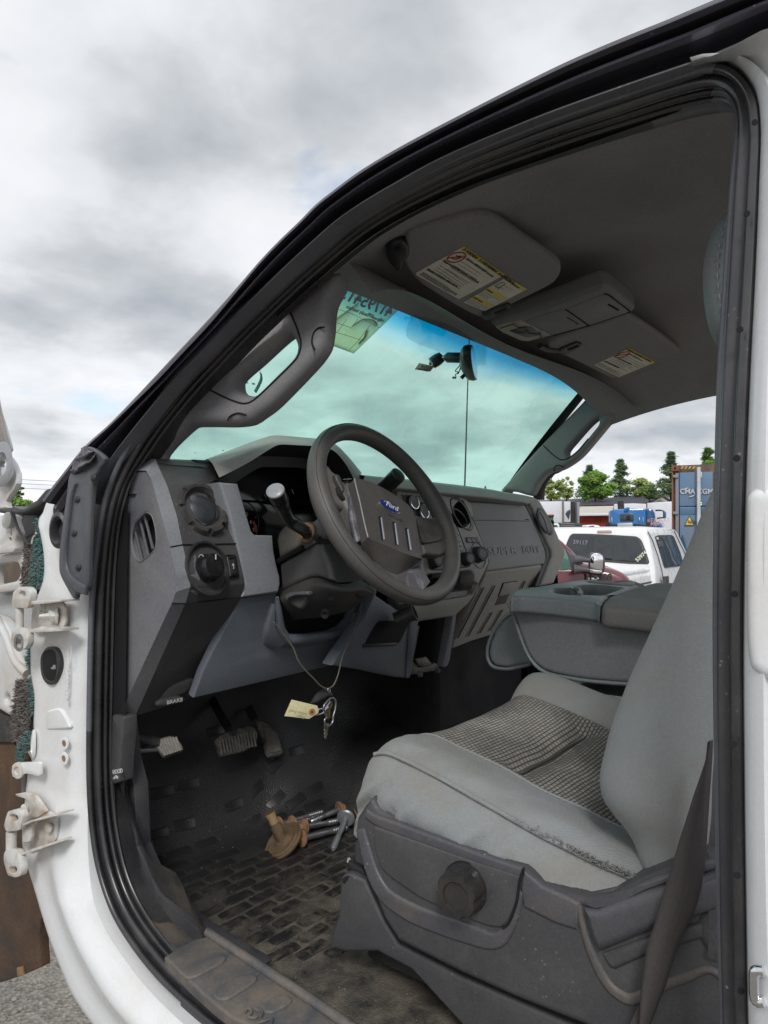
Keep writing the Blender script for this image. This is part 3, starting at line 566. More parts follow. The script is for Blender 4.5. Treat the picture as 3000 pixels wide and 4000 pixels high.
# ---- glass
def glassmat(name, tint, gl=.06):
    m = bpy.data.materials.new(name); m.use_nodes = True; t = m.node_tree; t.nodes.clear(); N = t.nodes.new; K = t.links.new
    o = N('ShaderNodeOutputMaterial'); tr = N('ShaderNodeBsdfTransparent'); g = N('ShaderNodeBsdfGlossy'); g.inputs['Roughness'].default_value = .03; mx = N('ShaderNodeMixShader'); fr = N('ShaderNodeFresnel'); fr.inputs[0].default_value = 1.3
    mm = N('ShaderNodeMath'); mm.operation = 'MULTIPLY'; mm.inputs[1].default_value = gl*10; K(fr.outputs[0], mm.inputs[0]); K(mm.outputs[0], mx.inputs[0]); K(tr.outputs[0], mx.inputs[1]); K(g.outputs[0], mx.inputs[2]); K(mx.outputs[0], o.inputs[0])
    tr.inputs[0].default_value = (*tint, 1); return m, t, tr
WSG, t, tr = glassmat('windshield_glass', (.66, .93, .85), .02)
# a thin uneven film of dust on the glass
_o = [n for n in t.nodes if n.type == 'OUTPUT_MATERIAL'][0]; _src = _o.inputs[0].links[0].from_socket; _d = t.nodes.new('ShaderNodeBsdfDiffuse'); _d.inputs[0].default_value = (.55, .56, .54, 1); _g = t.nodes.new('ShaderNodeNewGeometry'); _n = t.nodes.new('ShaderNodeTexNoise'); _n.inputs['Scale'].default_value = 4.5; _n.inputs['Detail'].default_value = 8; _n.inputs['Roughness'].default_value = .7; _n.inputs['Distortion'].default_value = 1.2
_m = t.nodes.new('ShaderNodeMapRange'); _m.inputs[1].default_value = .42; _m.inputs[2].default_value = .8; _m.inputs[3].default_value = .01; _m.inputs[4].default_value = .13; _x = t.nodes.new('ShaderNodeMixShader')
t.links.new(_g.outputs['Position'], _n.inputs['Vector']); t.links.new(_n.outputs[0], _m.inputs[0]); t.links.new(_m.outputs[0], _x.inputs[0]); t.links.new(_src, _x.inputs[1]); t.links.new(_d.outputs[0], _x.inputs[2]); t.links.new(_x.outputs[0], _o.inputs[0])
# shade band tinted into the glass along its top edge
uvn = t.nodes.new('ShaderNodeUVMap'); sep = t.nodes.new('ShaderNodeSeparateXYZ'); t.links.new(uvn.outputs[0], sep.inputs[0])
cr_ = t.nodes.new('ShaderNodeValToRGB'); t.links.new(sep.outputs[1], cr_.inputs[0]); e = cr_.color_ramp.elements
e[0].position = .0; e[0].color = (.0, .22, .46, 1); e[1].position = .135; e[1].color = (.66, 1.0, .87, 1)
for p_, c_ in ((.035, (.0, .40, .72, 1)), (.06, (.12, .62, .86, 1)), (.09, (.42, .88, .93, 1))): q = e.new(p_); q.color = c_
t.links.new(cr_.outputs[0], tr.inputs[0])
def ws(u, v):
    """u across 0..1, v from the header down to the cowl"""
    x = (.25-.17*v)+(1.37+.27*v)*u; bow = ((u-.5)*2)**2
    top = Vector((x, .985-.10*bow, 2.348-.015*bow)); bot = Vector((x, 1.68-.22*bow, 1.70)); p = top.lerp(bot, v); p.z += .03*sin(pi*v); return p
g = [[ws(i/30, j/24) for i in range(31)] for j in range(25)]
WSH = loft('windshield', g, WSG, TR, sharp=180)
for pz in WSH.data.polygons: pass
def wsf(p):
    v = (2.33-p.z)/.63
    for _ in range(3):
        u = (p.x-(.25-.17*v))/(1.37+.27*v); bow = ((u-.5)*2)**2; v = (2.348-.015*bow-p.z+.03*sin(pi*min(1, max(0, v))))/(.648-.015*bow)
    return p.y-ws(min(1.2, max(-.2, u)), v).y
# ================================================================== headliner, visors, overhead console
xs = [(.105, 2.10, -.02), (.12, 2.225, 0), (.16, 2.295, .0), (.26, 2.345, .0), (.38, 2.372, 0), (.42, 2.380, 0), (.60, 2.398, 0), (.88, 2.408, 0), (1.2, 2.40, 0), (1.38, 2.38, 0), (1.50, 2.345, 0), (1.60, 2.29, 0), (1.645, 2.24, 0)]
ys = [-.9, -.5, -.1, .25, .45, .60, .72, .80, .86]
def roofz(z, y, x):
    d = max(0, y-.42); zz_ = z-.30*d*d-.02*d
    # recess round the overhead console
    rc = exp(-(((x-.95)/.23)**4))*exp(-(((y-.60)/.20)**4)); return zz_+.03*rc
imx = max(range(len(r1)), key=lambda i: r1[i].z)
Iroof = [p for p in r1[imx:] if p.z > 2.05]                # inner edge of the door seal along the roof
Iroof.sort(key=lambda p: p.y)
def edges(y): return edge(.27)+(edge(.27)-edge(.37))*((.27-y)/.10)*.6 if y < .27 else edge(y)
def edge(y):
    if y <= Iroof[0].y: return Iroof[0]
    for a, b in zip(Iroof, Iroof[1:]):
        if a.y <= y <= b.y: return a.lerp(b, (y-a.y)/max(1e-6, b.y-a.y))
    return Iroof[-1]
ys = [.16, .20, .25, .33, .42, .50, .58, .66, .72, .78, .83, .87]
rails = []
for y in ys:
    bowc = lambda x: .12*(1-((x-.88)/.77)**2)*max(0, (y-.45)/.41)
    e0 = edge(y); r = [e0+Vector((.008, 0, -.004))]; es = edges(y)+Vector((.008, 0, -.002))
    for k, (x, z, _) in enumerate(xs[4:]):
        r.append(Vector((x, y+bowc(x), roofz(z, y, x))))
    a_, b_ = es, r[1]
    m1 = a_.lerp(b_, .34)+Vector((0, 0, .016)); m2 = a_.lerp(b_, .70)+Vector((0, 0, .012))
    rails.append([r[0], m1, m2]+r[1:])
lo = [v+Vector((0, -1.1, .0)) for v in rails[0]]; rails = [lo]+rails
g = patch(rails, 90, 80)
HL = loft('headliner', g, HEADL, TR, sharp=70)
loft('roof_skin', [[v+Vector((-.01 if i < 3 else 0, 0, .03)) for i, v in enumerate(r) if i > 2] for r in patch(rails, 24, 20)], WHITE, TR, sharp=70)
# header strip that closes the roof to the glass
hd = [[Vector((.25+1.37*u, ws(u, 0).y-.13, roofz(2.36-.10*((u-.5)*2)**4, ws(u, 0).y-.13, 9))) for u in [i/24 for i in range(25)]],
      [ws(u, .0)+Vector((0, -.035, -.0)) for u in [i/24 for i in range(25)]], [ws(u, .009)+Vector((0, -.006, -.002)) for u in [i/24 for i in range(25)]], [ws(u, .0)+Vector((0, .02, .02)) for u in [i/24 for i in range(25)]]]
loft('windshield_header', patch(hd, 40, 12), HEADL, TR, sharp=80)
fr = [ws(u, .022)+Vector((0, -.004, -.002)) for u in [i/30 for i in range(31)]]
# black ceramic border down the passenger edge of the glass
def gl_strip(name, pts, w_, mat):
    a = [ws(u, v)+Vector((0, -.003, -.003)) for u, v in pts]; b_ = [ws(u+w_, v)+Vector((0, -.003, -.003)) for u, v in pts]
    return loft(name, [a, b_], mat, WSH, sharp=180)
gl_strip('glass_border', [(.972, .03*i) for i in range(34)], .03, BLACKP)
# dotted sensor patch printed on the glass: the fine black rows behind the mirror
q = [P1('S', x, y, wsf)+Vector((0, -.004, -.003)) for x, y in [(875, 322), (905, 370), (910, 420), (880, 500), (845, 600), (848, 660), (880, 700), (960, 740), (1080, 785), (1300, 860), (1560, 960), (1640, 950), (1659, 700), (1300, 480), (1050, 350)]]
dm, t, tr_ = glassmat('fine_dot_print', (.80, .86, .86), 0)
wv = t.nodes.new('ShaderNodeTexWave'); wv.inputs['Scale'].default_value = 75; wv.bands_direction = 'X'; tcn = t.nodes.new('ShaderNodeTexCoord'); t.links.new(tcn.outputs['Object'], wv.inputs['Vector'])
r_ = t.nodes.new('ShaderNodeValToRGB'); t.links.new(wv.outputs[1], r_.inputs[0]); r_.color_ramp.elements[0].position = .35; r_.color_ramp.elements[0].color = (.58, .64, .66, 1); r_.color_ramp.elements[1].position = .6; r_.color_ramp.elements[1].color = (.92, .95, .95, 1); t.links.new(r_.outputs[0], tr_.inputs[0])
mk('sensor_dot_patch', q, [tuple(range(len(q)))], dm, WSH, 180)

# visors
def quadplane(R, pts, zf):
    q = PP(R, pts, zf); n = (q[2]-q[0]).cross(q[1]-q[3]); return pl(sum(q, Vector())/4, n)
vz = lambda p: p.z-(2.345-.22*(p.y-.62))+.0
VP = quadplane('V', [(120, 60), (955, 200), (540, 450), (180, 300)], lambda p: p.z-(2.338-.20*(p.y-.62)))
V1 = plate('sun_visor', PP('V', [(135, 20), (260, -20), (480, -75), (560, -75), (640, -35), (760, 50), (930, 165), (958, 215), (945, 260), (900, 300), (800, 350), (680, 410), (560, 470), (500, 468), (420, 430), (300, 360), (180, 280), (110, 180), (120, 80)], VP), VP, .022, VISOR, TR, .010, smooth=70, res=4)
lab = VP.off(.0012)
plate('warning_label', PP('V', [(432, 88), (652, 240), (405, 372), (172, 240), (175, 230)], lab), lab, .0009, PAPER, V1, .0001)
plate('label_header', PP('V', [(430, 87), (653, 238), (628, 252), (412, 102)], lab.off(.0006)), lab.off(.0006), .0004, YELLOW, V1, .0001)
u0 = (P1('V', 650, 240, lab)-P1('V', 432, 88, lab)).normalized(); LN = lab.n
def vt(s, x, y, size, mat=INK, c=lab, par=V1, R='V', bold=0, u=None): return text('label_print', s, P1(R, x, y, c.off(.0011)), u or u0, LN, size, mat, par, .0001, bold=bold)
vt('▲WARNING ▲AVERTISSEMENT ▲ADVERTENCIA'.replace('▲', ' /!\\ '), 418, 101, .0092, bold=.0004)
vt('DEATH or SERIOUS INJURY can occur.', 440, 155, .0068, bold=.0003); vt('Risque de BLESSURES GRAVES ou MORTELLES.', 316, 166, .0070, bold=.0003); vt('PELIGRO de MUERTE o SERIA LESION.', 228, 212, .0070, bold=.0003)
# no-symbol ring
c = P1('V', 391, 146, lab.off(.001)); vx = u0; vy = LN.cross(u0)
tube('prohibition_ring', [c+(vx*cos(a)+vy*sin(a))*.0175 for a in [i*pi/14 for i in range(28)]], .0012, REDINK, V1, 6, closed=True); tube('prohibition_ring', [c-(vx+vy)*.012, c+(vx+vy)*.012], .0012, REDINK, V1, 6)
tube('child_seat_icon', [c+vx*.009*a_+vy*.009*b_ for a_, b_ in ((-1, -.6), (-.3, -.8), (.6, -.6), (.9, .3), (.3, .9), (-.3, .3), (-.8, .4))], .0009, INK, V1, 5)
# fine-print lines: thin bars
def fine(R, p0, p1, p2, rows, c, par, h=.0009, seed=1, fill=.92):
    """rows of tiny words between the corner p0, along to p1, down to p2"""
    a, b_, d = (P1(R, *q_, c.off(.001)) for q_ in (p0, p1, p2)); rr = random.Random(seed); vs = []; fs = []; u = (b_-a); v_ = (d-a); uh = u.normalized(); vh = v_.normalized()
    for i in range(rows):
        s = 0; end = fill*(1 if rr.random() > .25 else rr.uniform(.5, .9))
        while s < end:
            w_ = rr.uniform(.02, .07); p = a+u*s+v_*((i+.5)/rows); k = len(vs)
            vs += [p-vh*h, p+uh*min(w_, end-s)*u.length-vh*h, p+uh*min(w_, end-s)*u.length+vh*h, p+vh*h]; fs.append((k, k+1, k+2, k+3)); s += w_+.014
    return mk('fine_print', vs, fs, INK, par, 180, kind='stuff')
fine('V', (430, 165), (560, 250), (330, 215), 5, lab, V1, .0006, 1); fine('V', (310, 185), (470, 295), (250, 222), 4, lab, V1, .0006, 2); fine('V', (215, 225), (420, 352), (190, 240), 5, lab, V1, .0006, 3)
plate('airbag_label', PP('V', [(662, 254), (772, 318), (545, 436), (430, 390)], lab), lab, .0009, PAPER, V1, .0001)
for q in ([(662, 254), (772, 318), (752, 328), (644, 264)], [(562, 308), (665, 365), (640, 378), (540, 322)], [(490, 352), (596, 405), (574, 417), (470, 365)]): plate('label_header', PP('V', q, lab.off(.0006)), lab.off(.0006), .0004, YELLOW, V1, .0001)
fine('V', (540, 325), (640, 380), (500, 346), 3, lab, V1, .0006, 5); fine('V', (470, 368), (572, 420), (440, 386), 3, lab, V1, .0006, 6); fine('V', (650, 290), (740, 335), (610, 312), 2, lab, V1, .0005, 7, .6)
tube('label_drawing', PP('V', [(600, 300), (640, 280), (655, 290), (620, 312), (598, 300), (618, 312), (618, 322)], lab.off(.001)), .0006, INK, V1, 5)
vt('WARNING', 548, 319, .006, bold=.0002); vt('ADVERTENCIA', 478, 362, .006, bold=.0002); vt('WARNING  AVERTISSEMENT', 650, 263, .0052, bold=.0002)
# visor clip and hinge
def clip(R, pts1, pts2, c, par):
    o = plate('visor_clip', PP(R, pts1, c), c, .012, BLACKP, par, .003, holes=[PP(R, pts2, c)], r=.004, rh=.002); return o
ck = VP.off(.006)
clip('V', [(530, 455), (560, 440), (670, 400), (686, 408), (680, 425), (580, 482), (548, 490), (532, 475)], [(598, 440), (650, 418), (664, 422), (660, 430), (608, 452), (596, 448)], ck, V1)
tube('visor_rod', PP('V', [(30, 100), (75, 110), (140, 140)], VP.off(-.008)), .007, BLACKP, V1, 12)
plate('visor_hinge', PP('V', [(10, 105), (45, 75), (100, 60), (135, 90), (140, 145), (110, 170), (95, 220), (70, 228), (35, 190), (15, 150)], VP.off(.004)), VP.off(.004), .025, BLACKP, V1, .006, r=.006, res=3)
lathe('hinge_screw', P1('V', 72, 100, VP.off(.005)), VP.n, [(.006, 0), (.006, .001), (.0025, .001), (0, .0)], VOID, V1, 14)
V2P = quadplane('V', [(900, 560), (1320, 470), (1630, 700), (1200, 790)], lambda p: p.z-(2.330-.24*(p.y-.62)))
V2 = plate('sun_visor', PP('V', [(890, 610), (1000, 560), (1130, 520), (1290, 465), (1330, 470), (1400, 510), (1520, 590), (1620, 670), (1640, 715), (1625, 760), (1560, 775), (1420, 790), (1250, 805), (1180, 780), (1060, 720), (940, 665), (885, 640)], V2P), V2P, .022, VISOR, TR, .010, smooth=70, res=4)
l2 = V2P.off(.0012); u0b = (P1('V', 1462, 712, l2)-P1('V', 1325, 640, l2)).normalized()
plate('warning_label', PP('V', [(1325, 638), (1464, 712), (1268, 793), (1135, 728)], l2), l2, .0009, PAPER, V2, .0001)
plate('label_header', PP('V', [(1325, 638), (1464, 712), (1446, 720), (1306, 645)], l2.off(.0006)), l2.off(.0006), .0004, YELLOW, V2, .0001)
LN = l2.n; vt('/!\\WARNING /!\\AVERTISSEMENT /!\\ADVERTENCIA', 1310, 645, .0085, c=l2, par=V2, u=u0b, bold=.0003)
for s_, x_, y_ in (('DEATH or SERIOUS INJURY can occur.', 1318, 668), ('Risque de BLESSURES GRAVES ou MORTELLES.', 1240, 682), ('PELIGRO de MUERTE o SERIA LESION.', 1185, 708)): vt(s_, x_, y_, .0066, c=l2, par=V2, u=u0b, bold=.0003)
fine('V', (1315, 675), (1420, 730), (1250, 703), 4, l2, V2, .0007, 11); fine('V', (1235, 690), (1350, 750), (1200, 710), 3, l2, V2, .0007, 12); fine('V', (1170, 715), (1300, 780), (1145, 728), 4, l2, V2, .0007, 13)
c = P1('V', 1288, 672, l2.off(.001)); vx = u0b; vy = l2.n.cross(u0b)
tube('prohibition_ring', [c+(vx*cos(a)+vy*sin(a))*.019 for a in [i*pi/14 for i in range(28)]], .0013, REDINK, V2, 6, closed=True); tube('prohibition_ring', [c-(vx+vy)*.013, c+(vx+vy)*.013], .0013, REDINK, V2, 6)
clip('V', [(938, 660), (960, 640), (1040, 608), (1068, 618), (1066, 630), (985, 672), (955, 672)], [(990, 640), (1035, 618), (1050, 622), (1050, 628), (1003, 648), (990, 646)], V2P.off(.006), V2)
tube('visor_rod', PP('V', [(840, 622), (880, 640), (930, 645)], V2P), .008, BLACKP, V2, 12)
# overhead console
OP = quadplane('V', [(590, 510), (1190, 310), (1360, 430), (780, 600)], lambda p: p.z-(2.322-.12*(p.y-.62)))
OC = plate('overhead_console', PP('V', [(578, 512), (640, 492), (740, 465), (960, 390), (1180, 305), (1225, 315), (1350, 415), (1362, 430), (1300, 465), (1120, 520), (905, 575), (780, 604), (735, 598), (640, 555), (590, 525)], OP), OP, .045, surf('console_grey', (.19, .188, .192), .6, 800, .25, DUST, .3, 6), TR, .012, smooth=0, r=.012, res=4)
o2 = OP.off(.0015)
DGC = surf('console_door_grey', (.20, .198, .20), .5, 800, .2, DUST, .25, 6)
plate('bin_door', PP('V', [(985, 425), (1190, 345), (1210, 350), (1320, 435), (1315, 445), (1115, 512), (1100, 508)], o2), o2, .005, DGC, OC, .0012, r=.004)
plate('bin_door', PP('V', [(775, 488), (965, 425), (980, 432), (1095, 512), (1085, 520), (915, 565), (895, 560), (775, 502)], o2), o2, .005, DGC, OC, .0012, r=.004)
for q in ([(980, 428), (1000, 440), (1100, 510), (1112, 512)], [(1190, 342), (1215, 350), (1326, 436)], [(915, 568), (1100, 516), (1330, 440)]): tube('door_gap', PP('V', q, OP.off(.001)), .0016, VOID, OC, 6)
for q in ([(990, 470), (1048, 505), (1040, 508)], [(1212, 398), (1270, 430), (1262, 433), (1210, 402)]): tube('door_latch', PP('V', q, o2.off(.001)), .001, VOID, OC, 5)
lens = surf('map_lamp_lens', (.42, .39, .32), .35, 300, .05, (.15, .13, .1), .4, 12)
plate('lamp_panel', PP('V', [(600, 520), (735, 486), (900, 566), (775, 600), (735, 594), (640, 550)], o2), o2, .005, lens, OC, .0012, r=.006)
plate('map_lamp', PP('V', [(675, 545), (760, 520), (795, 522), (830, 548), (850, 552), (850, 565), (770, 580)], OP.off(.003)), OP.off(.003), .003, surf('lamp_switch', (.07, .07, .068), .4, 400, .05, DUST, .3, 9), OC, .0006, r=.003)
for q in ([(625, 530), (700, 505), (725, 525), (765, 520)], [(765, 535), (790, 558), (840, 556), (850, 582)], [(690, 540), (720, 552), (770, 548)]): tube('lamp_gap', PP('V', q, OP.off(.0034)), .001, VOID, OC, 5)
for x, y in ((650, 552), (705, 502), (855, 578), (610, 518)): lathe('lamp_screw', P1('V', x, y, OP.off(.003)), OP.n, [(.003, 0), (.003, .001), (0, .001)], STEEL, OC, 10)

# ================================================================== driver's A-pillar trim with grab handle
AT = pl(P1('D', 560, 800, X(.14)), (1, .12, -.22))
pill = plate('a_pillar_trim', PP('c', [(50, 1310), (60, 1240), (120, 1130), (250, 960), (420, 800), (560, 680), (720, 520), (900, 340), (1060, 190), (1200, 70), (1330, -30), (1500, -90), (1498, 0), (1470, 50), (1440, 110), (1425, 200), (1418, 300), (1410, 350), (1395, 420), (1355, 490), (1300, 560), (1150, 720), (1000, 870), (900, 945), (830, 990), (720, 1008), (550, 1008), (430, 1010), (400, 1020), (330, 1080), (250, 1160), (195, 1230), (185, 1268)], AT), AT, .045, TRIMP, TR, .018, smooth=120, holes=[PP('c', [(757, 700), (770, 660), (900, 545), (1040, 415), (1110, 358), (1140, 350), (1165, 375), (1192, 440), (1192, 490), (1165, 545), (1050, 660), (940, 770), (900, 800), (860, 802), (800, 780), (765, 740)], AT)], hs=60, res=5)
for q in ([(1130, 155), (1185, 260), (1225, 360), (1245, 440), (1235, 510), (1200, 570), (1050, 720), (920, 840), (870, 872), (810, 875), (700, 835), (600, 785), (530, 750)], [(1414, 328), (1370, 335), (1335, 375), (1325, 440), (1345, 490)], [(718, 1005), (735, 970), (790, 948), (850, 962)]): tube('trim_seam', PP('c', q, AT.off(.0004)), .0016, VOID, pill, 6, 40)
# passenger A-pillar with its handle and glass edge
PA = X(1.60, .05)
pp_ = plate('passenger_pillar_trim', PP('K', [(80, 325), (160, 330), (260, 355), (290, 310), (315, 265), (365, 215), (430, 200), (500, 160), (560, 110), (620, 40), (670, -20), (720, -80), (800, -170), (900, -240), (760, -330), (640, -330), (590, -230), (470, -100), (300, 75), (100, 300)], PA), PA, .05, surf('passenger_trim', (.24, .245, .245), .6, 900, .2, DUST, .3, 4), TR, .014, holes=[PP('K', [(470, 110), (490, 125), (545, 70), (640, -40), (660, -80), (650, -100), (600, -60), (520, 30), (475, 85)], PA)], hs=40, smooth=90, res=4)
tube('trim_seam', PP('K', [(335, 60), (400, 120), (450, 145), (520, 110), (600, 20)], PA.off(.0006)), .0018, VOID, pp_, 6, 30); tube('trim_seam', PP('K', [(400, 215), (398, 195), (415, 178), (440, 180), (455, 195)], PA.off(.0006)), .0016, VOID, pp_, 6, 20)
tube('passenger_weatherstrip', PP('K', [(310, 380), (312, 320), (335, 260), (372, 215)], X(1.66)), .020, surf('brown_weatherstrip', (.05, .042, .038), .7, 400, .2), TR, 10, 20)
tube('passenger_weatherstrip', PP('K', [(372, 215), (430, 195), (560, 100), (680, -40), (800, -180), (950, -290), (1150, -350), (1400, -390), (1700, -400)], X(1.68)), .014, RUBBER, TR, 10, 60)

# ================================================================== dashboard
Lr = PP('A', [(214, 396), (285, 396), (318, 450), (350, 560), (395, 720), (440, 890), (483, 1075), (480, 1180), (452, 1255), (118, 1975)], X(.055))
Mr = PP('A', [(296, 316), (346, 320), (380, 400), (425, 500), (485, 690), (522, 875), (567, 1060), (572, 1150), (540, 1257), (215, 1985)], X(.083))
Nr = PP('A', [(640, 330, Y(1.15)), (715, 345, Y(1.14)), (735, 400, Y(1.12)), (760, 470, Y(1.10)), (820, 660, Y(1.075)), (868, 868, Y(1.05)), (915, 1075, Y(1.035)), (925, 1130, Y(1.035)), (900, 1215, Y(1.045)), (585, 1870, Y(1.20))], None)
def rs(P_, segs=6):
    res = []
    for i in range(len(P_)-1):
        for j in range(segs): res.append(P_[i].lerp(P_[i+1], j/segs))
    return res+[P_[-1]]
rows = [rs(q_) for q_ in (Lr, Mr, Nr)]
back = [v+Vector((.02, .12, 0)) for v in rows[2]]
k1 = 6*8
def seg(name, i0, i1, mat):
    r_ = [rows[0][i0:i1+1], rows[1][i0:i1+1]]+[[a.lerp(b, t) for a, b in zip(rows[1][i0:i1+1], rows[2][i0:i1+1])] for t in (.25, .5, .75)]+[rows[2][i0:i1+1], back[i0:i1+1]]
    o = loft(name, r_, mat, DB, sharp=25); bev(o, .009, 4, 18); return o
# top pad along the cab: glass side, crown, lip, underside
TP = [(1411, 1855), (1500, 1864), (1600, 1873), (1744, 1889), (1820, 1898), (1900, 1909), (1945, 1917), (2000, 1926), (2048, 1934), (2086, 1943)]
crown = [P1('p', x, y, Y(1.12)) for x, y in TP]
lipb = [P1('p', x, y, Y(1.035)) for x, y in [(1411, 1892), (1500, 1902), (1600, 1912), (1720, 1925), (1800, 1934), (1900, 1944), (1945, 1949), (2000, 1957), (2040, 1962), (2066, 1967)]]
und = [v+Vector((0, .05, -.012)) for v in lipb]
far = [Vector((v.x, 1.50, v.z-.02)) for v in crown]
DB = loft('dashboard', [[cr(r_, 40) for r_ in (far, [c_+Vector((0, .12, .002)) for c_ in crown], crown, [a.lerp(b, .45)+Vector((0, -.012, .006)) for a, b in zip(crown, lipb)], lipb, und, [v+Vector((0, .012, -.05)) for v in und])][i] for i in range(7)], DUSTP, TR, sharp=30)
bev(DB, .006, 3, 25)
seg('outboard_panel', 0, 6*5, DARKP); seg('outboard_panel', 6*5, k1, DARKP); seg('kick_panel', k1, 6*9, DARKP)
plate('hood_shoulder', PP('A', [(600, 322), (700, 328), (725, 348), (768, 440), (800, 560), (770, 600), (690, 430)], Y(1.135)), Y(1.135), .25, DARKP, DB, .004)
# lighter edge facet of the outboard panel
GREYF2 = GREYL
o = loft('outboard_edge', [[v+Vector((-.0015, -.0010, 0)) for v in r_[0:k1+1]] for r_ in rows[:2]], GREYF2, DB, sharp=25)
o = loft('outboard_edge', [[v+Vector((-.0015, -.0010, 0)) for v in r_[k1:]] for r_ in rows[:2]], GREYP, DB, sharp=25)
for i in (30, k1): tube('panel_seam', [v+Vector((-.001, -.0015, 0)) for v in (rows[0][i], rows[1][i], rows[2][i])], .0012, VOID, DB, 6)
# end cap facing the door, with its slotted vent
EC = X(.056)
slot = [(200, 740), (235, 700), (275, 665), (300, 668), (325, 700), (345, 790), (347, 880), (320, 930), (280, 965), (245, 990), (215, 970), (190, 900), (180, 820)]
ecp = plate('dash_end_cap', PP('A', [(212, 400), (285, 398), (318, 452), (350, 562), (395, 722), (440, 892), (483, 1077), (480, 1180), (452, 1255), (118, 1975), (20, 1930), (-40, 1700), (-60, 1000), (-20, 700), (100, 480)], EC), EC, .05, GREYP, DB, .002, holes=[PP('A', slot, EC)], hs=50, res=2)
plate('side_vent_duct', PP('A', [(150, 650), (380, 620), (380, 980), (170, 1010)], X(.085)), X(.085), .01, VOID, ecp, .001)
plate('side_vent_rim', PP('A', slot, EC.off(.0012)), EC.off(.0012), .004, TRIMP, ecp, .0012, smooth=50, holes=[PP('A', [(x*.93+265*.07, y*.95+830*.05) for x, y in slot], EC.off(.0012))], hs=50)
for a_, b_ in (((200, 735), (262, 985)), ((240, 695), (300, 950)), ((268, 665), (330, 905))): tube('vent_slat', PP('A', [a_, b_], X(.066)), .0055, GREYP, ecp, 8, flat=.5)
# cover over the dash corner (outboard of the cluster hood)
oc = [P1('A', x, y, Y(c)) for x, y, c in ((345, 318, 1.135), (480, 322, 1.14), (640, 330, 1.15), (700, 342, 1.15))]
loft('dash_top_corner', [rs([v+Vector((0, .28, -.01)) for v in oc]), rs(oc), rs([v+Vector((0, -.008, -.006)) for v in oc]), rs(PP('A', [(352, 345), (470, 360), (640, 370), (735, 395)], Y(1.125)))], DARKP, DB, sharp=40)
# driver's round vent
_a, _b, _c = P1('A', 430, 520, X(.083)), P1('A', 760, 470, Y(1.10)), P1('A', 868, 868, Y(1.05)); vpl = pl(_a, (_b-_a).cross(_c-_a)).off(.001); vc = P1('A', 645, 650, vpl); vn = (vpl.n+Vector((-.06, 0, 0))).normalized()
def vent(c, n, R, par, open_=False, mat=None, rot=0, notch=True, sy=1.0):
    mat = mat or BLACKP
    tf = (lambda a, i: (1.04 if (abs(((a*8/(2*pi)) % 1)-.5) < .36) else .90) if i in (1, 2, 3) else 1) if notch else None
    o = lathe('vent_ring', c, n, [(R*1.08, -.012), (R*1.09, .0), (R*1.04, .007), (R*.99, .012), (R*.90, .012), (R*.84, .006), (R*.80, .003), (R*.79, -.016)], mat, par, 160, teeth=tf, cap0=False, cap1=False, sharp=30)
    if open_: lathe('vent_throat', c, n, [(R*.80, -.004), (R*.78, -.03), (R*.7, -.05), (0, -.052)], VOID, par, 40, cap0=False)
    else: lathe('vent_barrel', c, n, [(R*.80, -.012), (R*.76, -.006), (R*.62, .001), (R*.45, .006), (R*.25, .009), (0, .010)], surf('vent_barrel_plastic', (.030, .038, .045), .34, 600, .05, DUST, .12, 12), par, 48, cap0=False)
    return o
vr = vent(vc, vn, .0475, DB, mat=surf('vent_ring_plastic', (.040, .038, .037), .40, 600, .1, DUST, .15, 10))
Mv = frame(vc, vn)
for a_ in ([(.018, .030, .0015), (.030, .012, .002), (.032, -.012, .001), (.012, -.027, .003), (-.006, -.033, .001)], [(-.034, -.012, .0005), (-.020, -.022, .0035), (-.006, -.033, .001)]): tube('vent_seam', [Mv @ Vector(q_) for q_ in a_], .0010, VOID, DB, 6, 16)
lathe('vent_knob', Mv @ Vector((-.015, .020, .003)), vn, [(.008, 0), (.0078, .002), (.004, .0035), (0, .004)], surf('vent_knob_plastic', (.09, .105, .115), .35, 600, 0), DB, 20)
# light switch module + dimmer
_a, _b, _c = P1('A', 567, 1060, X(.083)), P1('A', 915, 1075, Y(1.035)), P1('A', 868, 868, Y(1.05)); lp = pl(_a, (_b-_a).cross(_c-_a)).off(.0012)
lc = P1('A', 683, 1028, lp)
lathe('light_switch_well', lc, lp.n, [(.050, -.002), (.050, .002), (.046, .0025), (.0445, -.003), (.040, -.006), (.03, -.007), (0, -.007)], BLACKP, DB, 48, cap0=False)
lathe('light_switch_knob', lc+lp.n*-.006, lp.n+Vector((-.12, 0, .0)), [(.026, 0), (.0255, .010), (.0225, .014), (.022, .027), (.0195, .030), (.010, .031), (0, .031)], GLOSSB, DB, 48, teeth=lambda a, i: 1+.035*(abs(((a*6/(2*pi)) % 1)-.5) < .12) if i > 1 else 1)
KN = (lp.n+Vector((-.12, 0, .0))).normalized(); kc = lc+lp.n*-.006+KN*.0312
cu = cr([kc+Vector((0, 0, .016)), kc+Vector((0, 0, .026))], 4); tube('switch_mark', [kc+UP0*.010, kc+UP0*.019], .0013, PRINTW, DB, 6)
lathe('lamp_icon', kc-UP0*.003+Vector((.003, 0, 0)), KN, [(.005, 0), (.005, .0004), (.0028, .0004), (.0028, .0005), (0, .0005)], PRINTW, DB, 32, teeth=lambda a, i: 1.25 if (i < 3 and (a*8/(2*pi)) % 1 < .5) else 1)
c = P1('A', 640, 958, lp.off(.0028)); tube('off_mark', [c+RT*.0042*cos(a)+UP0*.0048*sin(a) for a in [i*pi/8 for i in range(16)]], .0007, PRINTW, DB, 5, closed=True)
